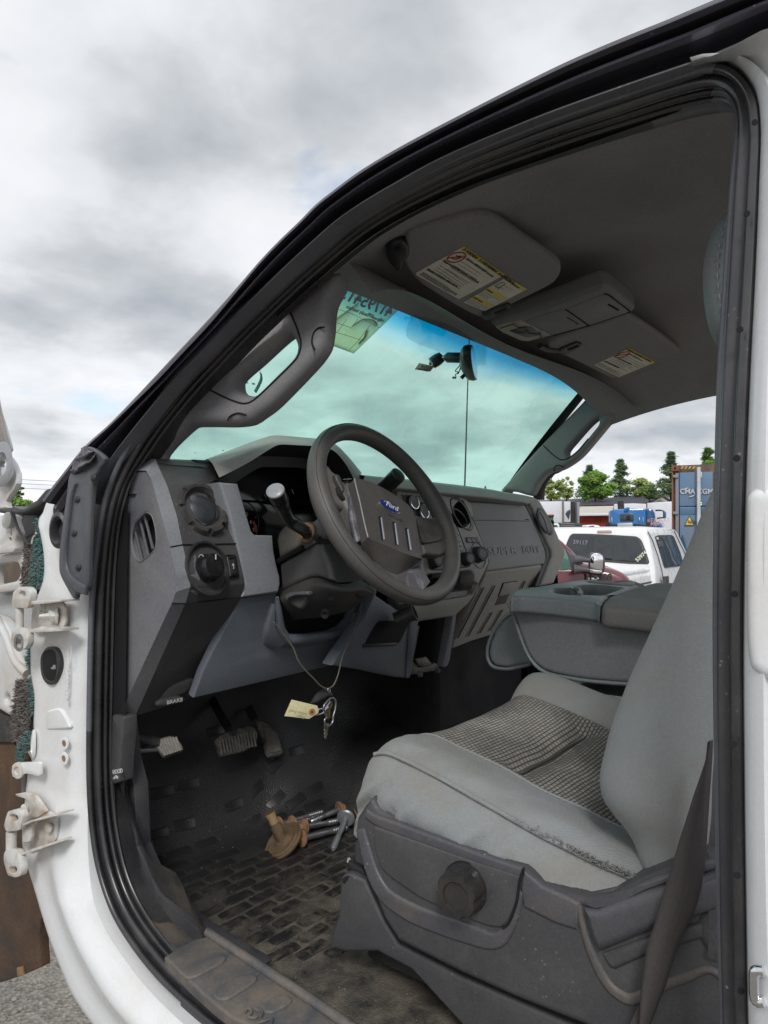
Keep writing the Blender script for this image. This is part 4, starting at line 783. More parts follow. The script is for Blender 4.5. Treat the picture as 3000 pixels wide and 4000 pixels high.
dk = plate('dimmer_switch', PP('A', [(797, 938), (868, 938), (892, 1085), (822, 1095)], lp.off(.002)), lp.off(.002), .006, GLOSSB, DB, .0015, r=.006, holes=[PP('A', [(806, 948), (862, 948), (882, 1076), (828, 1084)], lp.off(.002))], rh=.003)
plate('dimmer_switch', PP('A', [(808, 950), (860, 950), (880, 1074), (830, 1082)], lp.off(.004)), lp.off(.004), .008, BLACKP, DB, .003, r=.003, res=3)
for y, x in ((958, 835), (1064, 856)): tube('switch_nub', PP('A', [(x-18, y+3), (x+18, y-2)], lp.off(.0045)), .0022, GLOSSB, DB, 8)
tube('switch_icon', PP('A', [(846, 1000), (842, 1008), (848, 1016), (853, 1006), (848, 998), (852, 1030), (848, 1032)], lp.off(.0052)), .0007, PRINTW, DB, 5)
# cluster hood
hoodO = [P1('A', x, y, Y(c)) for x, y, c in ((655, 328, 1.22), (760, 288, 1.22), (900, 235, 1.22), (1020, 192, 1.22), (1095, 170, 1.22), (1160, 168, 1.22), (1280, 178, 1.22), (1400, 190, 1.22), (1480, 212, 1.22), (1530, 242, 1.22), (1580, 290, 1.22), (1620, 335, 1.22), (1680, 410, 1.22))]
hoodF = [P1('A', x, y, Y(c)) for x, y, c in ((715, 352, 1.075), (820, 320, 1.075), (950, 268, 1.075), (1060, 228, 1.075), (1120, 212, 1.075), (1165, 208, 1.075), (1280, 216, 1.075), (1390, 224, 1.075), (1470, 240, 1.075), (1520, 262, 1.075), (1570, 315, 1.075), (1612, 375, 1.075), (1665, 470, 1.075))]
hoodL = [P1('A', x, y, Y(c)) for x, y, c in ((757, 440, 1.06), (850, 395, 1.06), (960, 335, 1.06), (1075, 262, 1.06), (1130, 232, 1.06), (1172, 226, 1.06), (1280, 231, 1.06), (1390, 238, 1.06), (1465, 252, 1.06), (1510, 275, 1.06), (1560, 330, 1.06), (1600, 392, 1.06), (1650, 490, 1.06))]
hoodI = [v+Vector((.012, .075, -.018)) for v in hoodL]
hoodI2 = [v+Vector((.02, .11, -.035)) for v in hoodL]
n_ = 60
H_ = loft('cluster_hood', [cr(r_, n_) for r_ in ([v+Vector((0, .25, -.05)) for v in hoodO], hoodO, [a.lerp(b, .5)+Vector((0, 0, .006)) for a, b in zip(hoodO, hoodF)], hoodF, hoodL)], DUSTP, DB, sharp=35); bev(H_, .004, 3, 25)
loft('cluster_hood_liner', [cr(r_, n_) for r_ in (hoodL, hoodI)], surf('hood_liner', (.018, .018, .021), .8, 600, .1), DB, sharp=35)
loft('cluster_surround', [cr(r_, n_) for r_ in (hoodI, [v+Vector((.012, .006, -.022)) for v in hoodI], hoodI2)], surf('cluster_frame', (.055, .057, .065), .5, 600, .1), DB, sharp=35)
cf = Y(1.19)
cl = plate('instrument_cluster', PP('A', [(700, 500), (760, 430), (1160, 250), (1480, 260), (1659, 430), (1659, 900), (980, 900), (780, 700)], cf), cf, .02, surf('cluster_lens', (.006, .006, .008), .12, 500, 0), DB, .002)
# gauges just visible: tachometer arc with figures
tcn_ = P1('A', 905, 735, cf.off(.002)); tr0 = (P1('A', 990, 790, cf.off(.002))-tcn_).length
for i in range(9):
    a = radians(215-i*28); lathe('gauge_dial_tick', tcn_+Vector((cos(a), 0, sin(a)))*tr0*.98, (0, -1, 0), [(.0012, 0), (.0012, .0004), (0, .0004)], PRINTW, cl, 8)
text('gauge_number', '5', P1('A', 930, 690, cf.off(.002)), (1, 0, 0), (0, -1, 0), .012, PRINTW, cl, .0003); text('gauge_number', '6', P1('A', 955, 738, cf.off(.002)), (1, 0, 0), (0, -1, 0), .012, PRINTW, cl, .0003); text('gauge_number', '7', P1('A', 972, 790, cf.off(.002)), (1, 0, 0), (0, -1, 0), .012, PRINTW, cl, .0003)
plate('redline_band', PP('A', [(972, 725), (985, 722), (1000, 760), (1002, 795), (986, 792), (985, 760)], cf.off(.002)), cf.off(.002), .001, REDINK, cl, .0002)
tube('gauge_ring', [tcn_+Vector((cos(a)*1.15, 0, sin(a)*1.15))*tr0 for a in [i*pi/16 for i in range(32)]], .0008, surf('gauge_ring_grey', (.08, .08, .09), .4, 300, 0), cl, 5, closed=True)
for x, y in ((1060, 575), (1240, 545)): tube('gauge_needle', PP('A', [(x, y), (x-12, y-28)], cf.off(.003)), .0007, PRINTW, cl, 5)
# light grey bezel between light switch and cluster
bz = pl(P1('A', 960, 900, Y(1.045)), (0, -1, .05))
plate('cluster_bezel', PP('A', [(758, 470), (880, 480), (912, 590), (940, 690), (968, 785), (990, 812), (1105, 815), (1112, 900), (1130, 1000), (1152, 1080), (1155, 1130), (1142, 1185), (905, 1217), (927, 1130), (916, 1072), (870, 866), (822, 660)], bz), bz, .06, GREYL, DB, .005, res=3)
# knee panel with steering column opening
kp = pl((.3, 1.05, 1.69), (0, -1, -.38))
KNEE = plate('knee_panel', PP('a', [(122, 790), (500, 740), (496, 800), (494, 950), (512, 1090), (545, 1170), (600, 1222), (700, 1222), (900, 1200), (1100, 1172), (1200, 1125), (1285, 1035), (1310, 915), (1400, 830), (1590, 680), (1560, 880), (1450, 1060), (1310, 1290), (1178, 1505), (1000, 1545), (-396, 1875), (-300, 1600), (-182, 1355), (0, 1030)], kp), kp, .02, BLUEP, DB, .004)
tube('knee_opening_rim', [v+Vector((0, -.006, 0)) for v in PP('a', [(480, 780), (486, 950), (502, 1095), (540, 1185), (600, 1235), (720, 1232), (900, 1212), (1100, 1184), (1205, 1140), (1290, 1045), (1318, 940)], kp)], [.004, .010, .012, .012, .012, .011, .010, .010, .009, .007, .004], BLUEP, KNEE, 12, 60)
g = patch([PP('a', r_, kp.off(h)) for r_, h in (([(420, 850), (370, 1020), (330, 1180), (325, 1290), (420, 1350)], -.004), ([(450, 850), (410, 1020), (390, 1160), (430, 1260), (520, 1330)], .010), ([(478, 860), (480, 1010), (490, 1110), (540, 1210), (640, 1250)], .016))], 20, 14); loft('knee_bulge', g, BLUEP, KNEE, sharp=180)
g = patch([PP('a', r_, kp.off(h)) for r_, h in (([(520, 1330), (640, 1350), (850, 1330), (1050, 1290), (1200, 1210)], -.004), ([(540, 1280), (660, 1300), (860, 1275), (1060, 1240), (1190, 1180)], .010), ([(560, 1225), (680, 1238), (880, 1215), (1080, 1190), (1190, 1150)], .014))], 20, 14); loft('knee_bulge', g, BLUEP, KNEE, sharp=180)
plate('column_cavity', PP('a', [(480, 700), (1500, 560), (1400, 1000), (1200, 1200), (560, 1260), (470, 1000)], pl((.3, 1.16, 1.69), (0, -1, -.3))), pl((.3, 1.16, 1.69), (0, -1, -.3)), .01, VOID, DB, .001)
tube('knee_seam', PP('a', [(122, 788), (300, 765), (500, 738)], bz.off(.002)), .0013, VOID, DB, 6)
# parking brake release lever and its word
bk = pl(P1('A', 440, 1880, Y(1.17)), (-.25, -.93, -.25))
lv = plate('brake_release_lever', PP('A', [(360, 1895), (400, 1880), (520, 1845), (560, 1820), (600, 1750), (575, 1748), (540, 1760), (440, 1790), (415, 1812), (395, 1850)], bk.off(.004)), bk.off(.004), .012, DARKP, TR, .003, r=.006)
plate('brake_release_lever', PP('A', [(345, 1905), (385, 1880), (510, 1862), (525, 1880), (520, 1900), (400, 1925), (345, 1925)], bk.off(.012)), bk.off(.012), .014, DARKP, lv, .004, r=.005)
text('brake_word', 'BRAKE', P1('A', 416, 1910, bk.off(.0130)), P1('A', 480, 1897, bk)-P1('A', 416, 1910, bk), bk.n, .0105, PRINTW, lv, .0003, bold=.0002)

# ---- centre stack
cs = pl((.9, 1.035, 1.80), (0, -1, .20))
ST = plate('centre_stack', PP('f', [(-160, 60), (-60, 130), (430, 160), (705, 205), (780, 380), (860, 570), (950, 790), (1028, 1005), (1028, 1070), (985, 1160), (900, 1330), (840, 1290), (838, 1200), (815, 1165), (780, 1150), (610, 1170), (250, 1200), (120, 1290), (-200, 1300)], cs), cs, .05, BEIGEP, DB, .006, res=3, holes=[PP('f', ring(680, 425, 148, 210, 28), cs)])
# turn the hole into its slanted oval: ring and throat
oc_ = PP('f', [(530, 250), (560, 212), (620, 215), (680, 255), (740, 330), (790, 430), (822, 530), (822, 600), (790, 640), (730, 620), (670, 580), (600, 480), (550, 370)], cs.off(.002))
plate('vent_ring', oc_, cs.off(.002), .010, BLACKP, ST, .003, smooth=60, holes=[PP('f', [(550, 270), (575, 240), (620, 245), (670, 280), (725, 350), (765, 440), (790, 530), (785, 590), (745, 605), (690, 575), (620, 480), (568, 370)], cs.off(.002))], hs=60)
cv = pl(P1('f', 660, 420, cs)+Vector((0, .05, 0)), (0, -1, .2))
plate('vent_throat', PP('f', [(480, 160), (870, 200), (900, 720), (560, 700)], cv), cv, .01, VOID, ST, .001)
q = PP('f', [(550, 375), (600, 362), (660, 400), (720, 470), (745, 530), (740, 570), (715, 608)], cs.off(-.012)); tube('vent_inner_edge', q, .0016, GREYL, ST, 6, 30)
loft('vent_sleeve', [cr(oc_, 60), cr([v.lerp(sum(oc_, Vector())/len(oc_), .12)+Vector((0, .05, 0)) for v in oc_], 60)], BLACKP, ST, sharp=60)
# radio with two chrome-ringed knobs, seams
rd = cs.off(.004)
plate('radio', PP('W', [(880, 785), (1100, 795), (1140, 870), (1180, 960), (1240, 1240), (1020, 1240), (930, 930)], rd), rd, .012, surf('radio_face', (.075, .075, .08), .45, 700, .1, DUST, .4, 8), ST, .002)
for x, y in ((958, 862), (1050, 950)):
    c = P1('W', x, y, rd); lathe('radio_knob', c, rd.n, [(.019, 0), (.019, .008), (.017, .011), (.0165, .013), (.010, .0125), (0, .0125)], BLACKP, ST, 36); lathe('knob_ring', c+rd.n*.0095, rd.n, [(.0195, 0), (.0195, .004), (.0175, .0045), (.0165, .003)], CHROME, ST, 40, cap0=False, cap1=False)
plate('disc_slot', PP('W', [(990, 856), (1150, 862), (1155, 874), (995, 868)], rd.off(.001)), rd.off(.001), .001, VOID, ST, .0002)
plate('radio_trim', PP('W', [(1085, 935), (1180, 938), (1180, 945), (1085, 941)], rd.off(.001)), rd.off(.001), .001, STEEL, ST, .0002)
for i, (y0, y1) in enumerate(((640, 695), (700, 780), (785, 838), (845, 898))):
    plate('radio_button', PP('f', [(585, y0), (630+i*18, y0), (655+i*18, y1), (600, y1)], rd.off(.003)), rd.off(.003), .004, surf('radio_button_grey', (.13, .13, .13), .5, 600, .1, DUST, .4, 9), ST, .001, r=.001)
tube('stack_seam', PP('f', [(500, 360), (560, 470), (620, 600), (680, 760), (735, 910)], cs.off(.0006)), .0012, VOID, ST, 6, 24)
sw = plate('switch_bank', PP('f', [(724, 724), (890, 730), (916, 800), (748, 797)], cs.off(.0012)), cs.off(.0012), .004, VOID, ST, .0008)
for x0, x1 in ((740, 795), (800, 848), (853, 892)): plate('switch_button', PP('f', [(x0, 735), (x1, 737), (x1+20, 792), (x0+20, 790)], cs.off(.004)), cs.off(.004), .004, GREYP, ST, .001)
pnl = plate('heater_panel', PP('f', [(215, 960), (260, 930), (640, 925), (740, 915), (780, 1040), (780, 1080), (755, 1105), (300, 1150), (250, 1100)], cs.off(.002)), cs.off(.002), .006, GREYP, ST, .0015, r=.006)
tube('heater_seam', PP('f', [(250, 1100), (310, 1150), (620, 1125), (760, 1108), (785, 1070)], cs.off(.0012)), .0012, VOID, ST, 6, 30)
def knob(R, x, y, c, rad, L_, par, cap=True):
    o = P1(R, x, y, c); n = (c.n+Vector((-.25, 0, .0))).normalized()
    lathe('climate_knob', o, n, [(rad*1.08, 0), (rad*1.05, .004), (rad, .006), (rad*.92, L_*.9), (rad*.84, L_), (rad*.66, L_), (rad*.62, L_-.0012), (0, L_-.0012)], BLACKP, par, 48, teeth=lambda a, i: 1+.03*(abs(((a*8/(2*pi)) % 1)-.5) < .15) if 1 < i < 5 else 1)
    if cap: lathe('knob_cap', o+n*(L_-.001), n, [(rad*.60, 0), (rad*.58, .001), (0, .001)], GREYP, par, 32)
knob('f', 300, 1040, cs.off(.003), .0185, .024, ST); knob('f', 715, 1010, cs.off(.003), .0185, .024, ST); knob('f', 868, 955, cs.off(.001), .0225, .026, ST)
lathe('knob_bezel', P1('f', 890, 962, cs), cs.n, [(.038, 0), (.038, .002), (.036, .003), (.0355, 0)], GREYL, ST, 40, cap0=False, cap1=False)
# cubby under the stack
cb1 = pl((.9, 1.13, 1.66), (0, -1, 0))
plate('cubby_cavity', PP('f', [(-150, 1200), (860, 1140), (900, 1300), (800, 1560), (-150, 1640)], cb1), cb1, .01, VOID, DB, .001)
cbf = pl(P1('f', 640, 1420, Y(1.05)), (0, -1, -.12))
plate('cubby_lower_lip', PP('f', [(-100, 1520), (230, 1500), (390, 1510), (500, 1440), (760, 1412), (755, 1470), (740, 1490), (240, 1570), (-100, 1600)], cbf), cbf, .05, GREYP, DB, .004)
plate('stack_apron', PP('f', [(225, 1572), (730, 1492), (790, 1440), (838, 1270), (900, 1300), (960, 1210), (1000, 1100), (1005, 1180), (985, 1290), (900, 1400), (760, 1590), (680, 1659), (600, 1740), (300, 1775), (0, 1800), (0, 1620)], cbf.off(-.002)), cbf.off(-.002), .07, BEIGEP, DB, .004)
for x in range(5): tube('cubby_rib', PP('f', [(545+x*22, 1370), (600+x*22, 1435)], pl((.9, 1.08, 1.66), (0, -1, 0))), .001, DARKP, DB, 5)
plate('cubby_rail', PP('f', [(290, 1200), (400, 1185), (410, 1240), (285, 1255)], cs.off(-.001)), cs.off(-.001), .01, VOID, DB, .001)
plate('loose_grey_flap', PP('f', [(795, 1475), (900, 1250), (890, 1435), (878, 1455)], cbf.off(.012)), cbf.off(.012), .003, surf('flap_grey', (.13, .13, .14), .6, 500, .1), DB, .001)
# ---- passenger side: glove box doors
gp = pl((1.3, 1.045, 1.80), (0, -1, .20))
gd = plate('glove_box_door', PP('Q', [(380, 478), (1062, 522), (1130, 660), (1220, 860), (1308, 1070), (1308, 1150), (1290, 1214), (1000, 1248), (600, 1302), (632, 1180), (600, 1080), (500, 830)], gp), gp, .04, surf('glove_door_grey', (.245, .25, .252), .65, 800, .3, DUST, .25, 4), DB, .006, res=3)
tube('glove_seam', PP('Q', [(470, 700), (700, 700), (1110, 712)], gp.off(.0003)), .0008, VOID, gd, 5)
plate('airbag_tag', PP('Q', [(1062, 685), (1100, 687), (1102, 697), (1064, 696)], gp.off(.0004)), gp.off(.0004), .0008, VOID, gd, .0002)
ux = P1('Q', 1240, 1035, gp)-P1('Q', 615, 1115, gp)
def emboss(s, x, y, size, mat, h, nm='embossed_word', dx=0): return text(nm, s, P1('Q', x, y, gp.off(h))+Vector((dx, 0, 0)), ux, gp.n, size, mat, gd, .0012, bold=.0012, sx=1.30)
EMB = surf('emboss_grey', (.25, .25, .248), .6, 800, .2, DUST, .3, 4); EMS = surf('emboss_shade', (.12, .12, .12), .8, 800, 0)
q0 = P1('Q', 624, 1112, gp); q1 = P1('Q', 968, 1095, gp); q2 = P1('Q', 1030, 1088, gp); q3 = P1('Q', 1232, 1080, gp)
def fit(s, a, b_, h, mat, d=Vector((0, 0, 0)), up_=.0):
    o = text('embossed_word', s, a+gp.n*h+d, b_-a, gp.n, .0300, mat, gd, .0008, bold=.0007); w_ = max(v.co.dot((b_-a).normalized()) for v in o.data.vertices)-min(v.co.dot((b_-a).normalized()) for v in o.data.vertices)
    k = (b_-a).length/w_; x_ = (b_-a).normalized(); o.data.transform(Matrix.Translation(a+gp.n*h+d) @ Matrix.Scale(k, 4, x_) @ Matrix.Translation(-(a+gp.n*h+d)))
for s_, a, b_ in (('SUPER', q0, q1), ('DUTY', q2, q3)):
    fit(s_, a, b_, .0002, EMS, Vector((-.0018, 0, .0012))); fit(s_, a, b_, .0012, EMB)  # dark offset copy paints the raised letters' shade
gl_ = pl(P1('Q', 900, 1270, gp), (0, -1, -.42))
GL = plate('lower_glove_box', PP('Q', [(602, 1318), (1262, 1236), (1232, 1330), (1175, 1482), (1080, 1700), (960, 1905), (830, 1990), (645, 2062), (425, 2130), (200, 2220), (225, 2100), (330, 1900), (470, 1590), (560, 1420)], gl_), gl_, .03, surf('lower_glove_beige', (.34, .325, .30), .7, 420, .5, DUST, .5, 5, thr=.40), DB, .006, res=3)
GRV = surf('groove_dark', (.09, .085, .078), .8, 500, .1)
for q in ([(572, 1490), (265, 2090)], [(705, 1470), (390, 2065)], [(672, 1785), (525, 2030)], [(795, 1755), (648, 2000)], [(1060, 1415), (1015, 1505)], [(1165, 1395), (1130, 1480)]):
    a, b_ = PP('Q', q, gl_.off(.0005)); r_ = tube('pressed_groove', [a, a.lerp(b_, .03), a.lerp(b_, .97), b_], [.003, .0055, .0055, .003], GRV, GL, 10, flat=.35)
    tube('groove_ridge', [a+Vector((-.012, 0, 0)), b_+Vector((-.012, 0, 0))], .0048, BEIGEP, GL, 8, flat=.5)
plate('glove_latch', PP('Q', [(815, 1448), (960, 1425), (890, 1570), (755, 1598)], gl_.off(.004)), gl_.off(.004), .006, BEIGEP, GL, .0015)
plate('latch_recess', PP('Q', [(750, 1600), (880, 1572), (830, 1680), (700, 1705)], gl_.off(.0012)), gl_.off(.0012), .002, GRV, GL, .0006)
plate('latch_frame', PP('Q', [(800, 1440), (965, 1415), (968, 1428), (812, 1452), (750, 1600), (742, 1600)], gl_.off(.002)), gl_.off(.002), .002, VOID, GL, .0004)
# passenger end of the dash
pe = pl(P1('Q', 1300, 900, Y(1.035)), (-.15, -.98, .18))
plate('dash_dark_strip', PP('Q', [(1090, 478), (1150, 570), (1220, 720), (1300, 920), (1370, 1065), (1370, 1125), (1310, 1290), (1240, 1472), (1178, 1482), (1262, 1236), (1308, 1130), (1300, 1050), (1200, 830), (1120, 640), (1060, 515)], pe.off(-.006)), pe.off(-.006), .04, BLACKP, DB, .003)
PE = plate('passenger_end_panel', PP('Q', [(1050, 405), (1120, 425), (1200, 440), (1240, 475), (1290, 560), (1400, 760), (1480, 950), (1532, 1065), (1532, 1115), (1480, 1260), (1405, 1440), (1240, 1475), (1310, 1290), (1372, 1125), (1370, 1060), (1300, 915), (1220, 720), (1150, 570), (1095, 478)], pe), pe, .06, BEIGEP, DB, .008, res=4)
pv = PP('Q', [(1205, 590), (1215, 555), (1245, 550), (1290, 580), (1340, 660), (1380, 770), (1392, 840), (1375, 875), (1345, 868), (1300, 820), (1250, 740), (1215, 660)], pe.off(.003))
plate('vent_ring', pv, pe.off(.003), .008, BLACKP, PE, .003, smooth=60)
plate('vent_barrel', PP('Q', [(1222, 600), (1240, 585), (1275, 615), (1320, 690), (1350, 780), (1352, 835), (1330, 850), (1285, 805), (1240, 730), (1218, 650)], pe.off(.010)), pe.off(.010), .010, GREYP, PE, .004, smooth=50, res=4)
tube('vent_seam', PP('Q', [(1235, 605), (1290, 700), (1330, 840)], pe.off(.0105)), .0010, VOID, PE, 5)
# ---- lower centre: open console bay
lw = pl(P1('b', 380, 500, Y(1.06)), (.10, -1, -.10))
plate('console_cheek', PP('b', [(335, 345), (285, 960), (270, 970), (120, 955), (-20, 930), (-300, 870), (-560, 830), (-480, 700), (-200, 300), (-100, 60), (300, 335)], lw.off(-.006)), lw.off(-.006), .03, BLUEP, DB, .005)
plate('console_pocket', PP('b', [(-60, 350), (290, 335), (180, 570), (140, 600), (-210, 625), (-150, 500)], lw.off(-.003)), lw.off(-.003), .004, VOID, DB, .002, r=.01)
plate('console_pocket_lip', PP('b', [(-205, 600), (140, 580), (160, 605), (130, 615), (-215, 635)], lw.off(.0)), lw.off(.0), .006, BLACKP, DB, .002)
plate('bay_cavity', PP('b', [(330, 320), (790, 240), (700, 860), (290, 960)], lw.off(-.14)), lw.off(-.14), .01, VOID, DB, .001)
for nm, q, mt in (('bay_frame', [(300, 345), (380, 345), (370, 380), (300, 900), (275, 965), (262, 960)], BLUEP), ('bay_frame', [(375, 340), (420, 330), (765, 262), (790, 262), (785, 300), (740, 300), (380, 352)], GREYP), ('bay_frame', [(740, 270), (790, 255), (785, 300), (715, 760), (690, 830), (655, 855), (640, 840), (665, 700), (690, 560)], GREYP)): plate(nm, PP('b', q, lw.off(.001)), lw.off(.001), .022, mt, DB, .003)
plate('bay_side_wall', PP('b', [(350, 400), (385, 400), (330, 700), (310, 790), (300, 790)], lw.off(-.02)), lw.off(-.02), .01, DARKP, DB, .001)
tube('bay_edge', PP('b', [(740, 300), (715, 480), (690, 620), (665, 740)], lw.off(.004)), .0028, GREYL, DB, 8)
plate('bay_bracket', PP('b', [(300, 790), (340, 760), (375, 850), (480, 840), (545, 800), (590, 820), (585, 880), (420, 905), (290, 930)], lw.off(-.01)), lw.off(-.01), .01, surf('bracket_dull', (.10, .10, .105), .5, 200, .2, (.2, .17, .13), .5, 20, metal=.3), DB, .001)
plate('bay_bracket_foil', PP('b', [(340, 760), (460, 735), (510, 800), (520, 830), (430, 848), (380, 830)], lw.off(-.002)), lw.off(-.002), .006, surf('crumpled_foil', (.13, .125, .12), .4, 60, .8, metal=.5, gdist=.01), DB, .002)
for x, y in ((370, 920), (560, 880)): lathe('bay_bolt', P1('b', x, y, lw), lw.n, [(.008, 0), (.008, .008), (.005, .012), (0, .012)], DARKP, DB, 6)
# 12V socket dangling below the wheel
so_ = P1('b', 310, 260, Y(.99)); lathe('power_socket', so_, (.35, -.7, .35), [(.0185, -.045), (.0185, 0), (.0225, .001), (.0225, .006), (.0175, .006), (.0165, -.01), (0, -.012)], BLACKP, TR, 32, cap0=False)
lathe('power_socket_contact', so_+Vector((.35, -.7, .35)).normalized()*-.008, (.35, -.7, .35), [(.007, 0), (.007, .006), (0, .006)], STEEL, TR, 12)
# ================================================================== steering column and wheel
sh = X(.335)
SC_ = plate('column_shroud', PP('a', [(520, 420), (780, 280), (925, 195), (985, 215), (1040, 330), (1110, 560), (1145, 625), (1040, 600), (940, 565), (860, 570), (740, 620), (540, 720), (530, 560)], sh), sh, .16, DARKP, TR, .010, res=4)
plate('shroud_side', PP('a', [(515, 390), (482, 170), (500, 90), (545, 25), (640, -40), (700, 0), (745, 80), (782, 225)], sh.off(-.004)), sh.off(-.004), .15, surf('shroud_dusty', (.06, .058, .056), .55, 600, .15, DUST, .5, 5), SC_, .012, res=4)
plate('stalk_boss', PP('a', [(745, 120), (790, 30), (870, 10), (900, 110), (925, 195), (795, 270), (780, 230)], sh.off(.003)), sh.off(.003), .12, DARKP, SC_, .006)
lathe('stalk_collar', P1('a', 828, 85, sh.off(.004)), (-1, -.1, .1), [(.020, 0), (.020, .004), (.014, .006), (.012, .003)], RUSTM, SC_, 26, cap1=False)
for q in ([(510, 400), (660, 310), (780, 245)], [(920, 140), (968, 150)]): tube('shroud_gap', PP('a', q, sh.off(.001)), .0055, VOID, SC_, 6)
plate('shroud_upper', PP('a', [(865, -30), (940, -90), (1010, -60), (1050, 60), (975, 160), (915, 140)], sh.off(-.01)), sh.off(-.01), .12, GREYP, SC_, .012, res=4)
# lower shroud: bulging dark moulding
ga = [PP('a', r_, X(x)) for r_, x in (([(530, 715), (620, 660), (760, 600), (900, 562), (1000, 580), (1140, 630), (1260, 640), (1400, 600), (1540, 680)], .345), ([(540, 800), (640, 760), (800, 700), (930, 650), (1040, 660), (1160, 690), (1290, 700), (1440, 690), (1560, 740)], .325), ([(590, 900), (680, 880), (800, 830), (900, 790), (1000, 770), (1120, 770), (1260, 780), (1380, 760), (1500, 770)], .340), ([(640, 960), (700, 950), (800, 920), (900, 880), (1020, 870), (1140, 860), (1260, 850), (1360, 830), (1450, 800)], .36), ([(680, 1030), (760, 1020), (860, 1010), (960, 1000), (1060, 980), (1160, 960), (1260, 930), (1340, 890), (1420, 830)], .40))]
loft('lower_shroud', patch(ga, 50, 30), surf('lower_shroud_dark', (.030, .028, .029), .55, 600, .12, DUST, .15, 6), SC_, sharp=180)
for x, y in ((1090, 775), (1400, 762), (1020, 970)): lathe('shroud_screw', P1('a', x, y, X(.34)), (-.8, -.5, -.3), [(.008, -.01), (.008, .002), (.005, .001), (0, -.004)], VOID, SC_, 14)
# tilt / ignition lever
tl = plate('tilt_lever', PP('a', [(580, 800), (605, 765), (640, 742), (700, 722), (820, 716), (832, 730), (830, 765), (760, 768), (690, 757), (640, 765), (610, 790)], X(.315)), X(.315), .02, surf('lever_grey', (.10, .105, .115), .3, 500, .05), TR, .006, r=.004, res=3)
plate('tilt_lever', PP('a', [(595, 800), (640, 768), (820, 760), (790, 860), (740, 920), (690, 900), (640, 860)], X(.33)), X(.33), .02, DARKP, tl, .008, r=.01, res=3)
# turn-signal stalk
q = [P1('a', 825, 110, X(.325)), P1('a', 800, 60, X(.30)), P1('A', 1225, 730, X(.275)), P1('A', 1180, 660, X(.25)), P1('A', 1148, 590, X(.225)), P1('A', 1122, 530, X(.205))]
stk = tube('turn_signal_stalk', [q[0].lerp(q[1], 0), q[1], q[2], q[3], q[4], q[5]], [.010, .012, .0115, .013, .0165, .0175], GLOSSB, TR, 24, 40)
d_ = (q[5]-q[4]).normalized(); lathe('stalk_cap', q[5]-d_*.001, d_, [(.0172, 0), (.0168, .004), (.0145, .0058), (.006, .0065), (0, .0066)], surf('stalk_cap_grey', (.30, .31, .33), .35, 500, 0, DUST, .2, 9), stk, 40)
lathe('stalk_ring', q[5]-d_*.026, d_, [(.0182, 0), (.0185, .001), (.0182, .002)], VOID, stk, 32, cap0=False, cap1=False)
# gear shifter: black cylinder behind the wheel
a, b_ = P1('W', 700, 745, Y(1.0)), P1('W', 838, 608, Y(.955)); gs = tube('gear_lever', [a, b_], .0185, GLOSSB, TR, 32, caps=True); d_ = (b_-a).normalized()
lathe('lever_cap', b_, d_, [(.0185, 0), (.0178, .004), (.012, .006), (0, .0065)], BLACKP, gs, 32); tube('gear_lever_arm', [a-d_*.16, a], .010, BLACKP, gs, 12)

WC = Vector((.411, .855, 1.852))+RT*.010; WNv = Vector((0, -.882, .471)); WX = Vector((1, 0, 0)); WY = WNv.cross(WX); 
RM = .1845
def wpart(o):
    o.parent = SW; return o
def wrr(a): return .0168+.0022*exp(-((((a-.05+pi) % (2*pi))-pi)/.35)**2)+.0022*exp(-((((a-pi+.05+pi) % (2*pi))-pi)/.35)**2)
na = 144; vs = []; fs = []; ns = 20
for i in range(na):
    a = 2*pi*i/na; c_ = WC+(WX*cos(a)+WY*sin(a))*RM; e1 = WX*cos(a)+WY*sin(a); r_ = wrr(a)
    for k in range(ns):
        b_ = 2*pi*k/ns; vs.append(c_+e1*cos(b_)*r_+WNv*sin(b_)*r_*1.08)
for i in range(na):
    for k in range(ns): fs.append((i*ns+k, i*ns+(k+1) % ns, ((i+1) % na)*ns+(k+1) % ns, ((i+1) % na)*ns+k))
SW = mk('steering_wheel', vs, fs, LEATHW, TR, 180)
wpart(tube('rim_seam', [WC+(WX*cos(a)+WY*sin(a))*(RM+wrr(a)*.72)+WNv*wrr(a)*.78 for a in [i*2*pi/120 for i in range(120)]], .0007, surf('seam_dark', (.05, .047, .043), .7, 500, 0), None, 5, closed=True))
WP = lambda h=0: pl(WC+WNv*h, WNv)
def wpl(name, R, pts, h, th, mat, **kw):
    kw.setdefault('bv', .004); c = WP(h); o = plate(name, PP(R, pts, c), c, th, mat, None, **kw); return wpart(o)
DSP = surf('spoke_dark', (.035, .033, .032), .55, 600, .15, DUST, .35, 6); SPK = surf('spoke_worn', (.07, .067, .065), .5, 420, .4, DUST, .3, 7, thr=.45); SILV = surf('scuffed_strip', (.085, .085, .095), .45, 500, .5, (.45, .45, .48), .8, 22, thr=.56)
wpl('spoke', 'W', [(175, 500), (205, 520), (245, 570), (290, 600), (330, 690), (360, 820), (420, 940), (330, 900), (250, 830), (215, 800), (150, 700), (120, 600)], .004, .022, SPK, bv=.009, res=4, smooth=50)
wpl('spoke', 'W', [(1010, 970), (1100, 985), (1180, 1000), (1210, 970), (1300, 1080), (1310, 1250), (1290, 1330), (1240, 1350), (1090, 1335), (1060, 1200)], .000, .022, LEATHW, bv=.009, res=4)
wpl('spoke_recess', 'W', [(1025, 985), (1120, 1000), (1190, 1015), (1245, 1070), (1262, 1140), (1250, 1200), (1210, 1215), (1080, 1235), (1050, 1120)], .006, .008, DSP, bv=.003, r=.008)
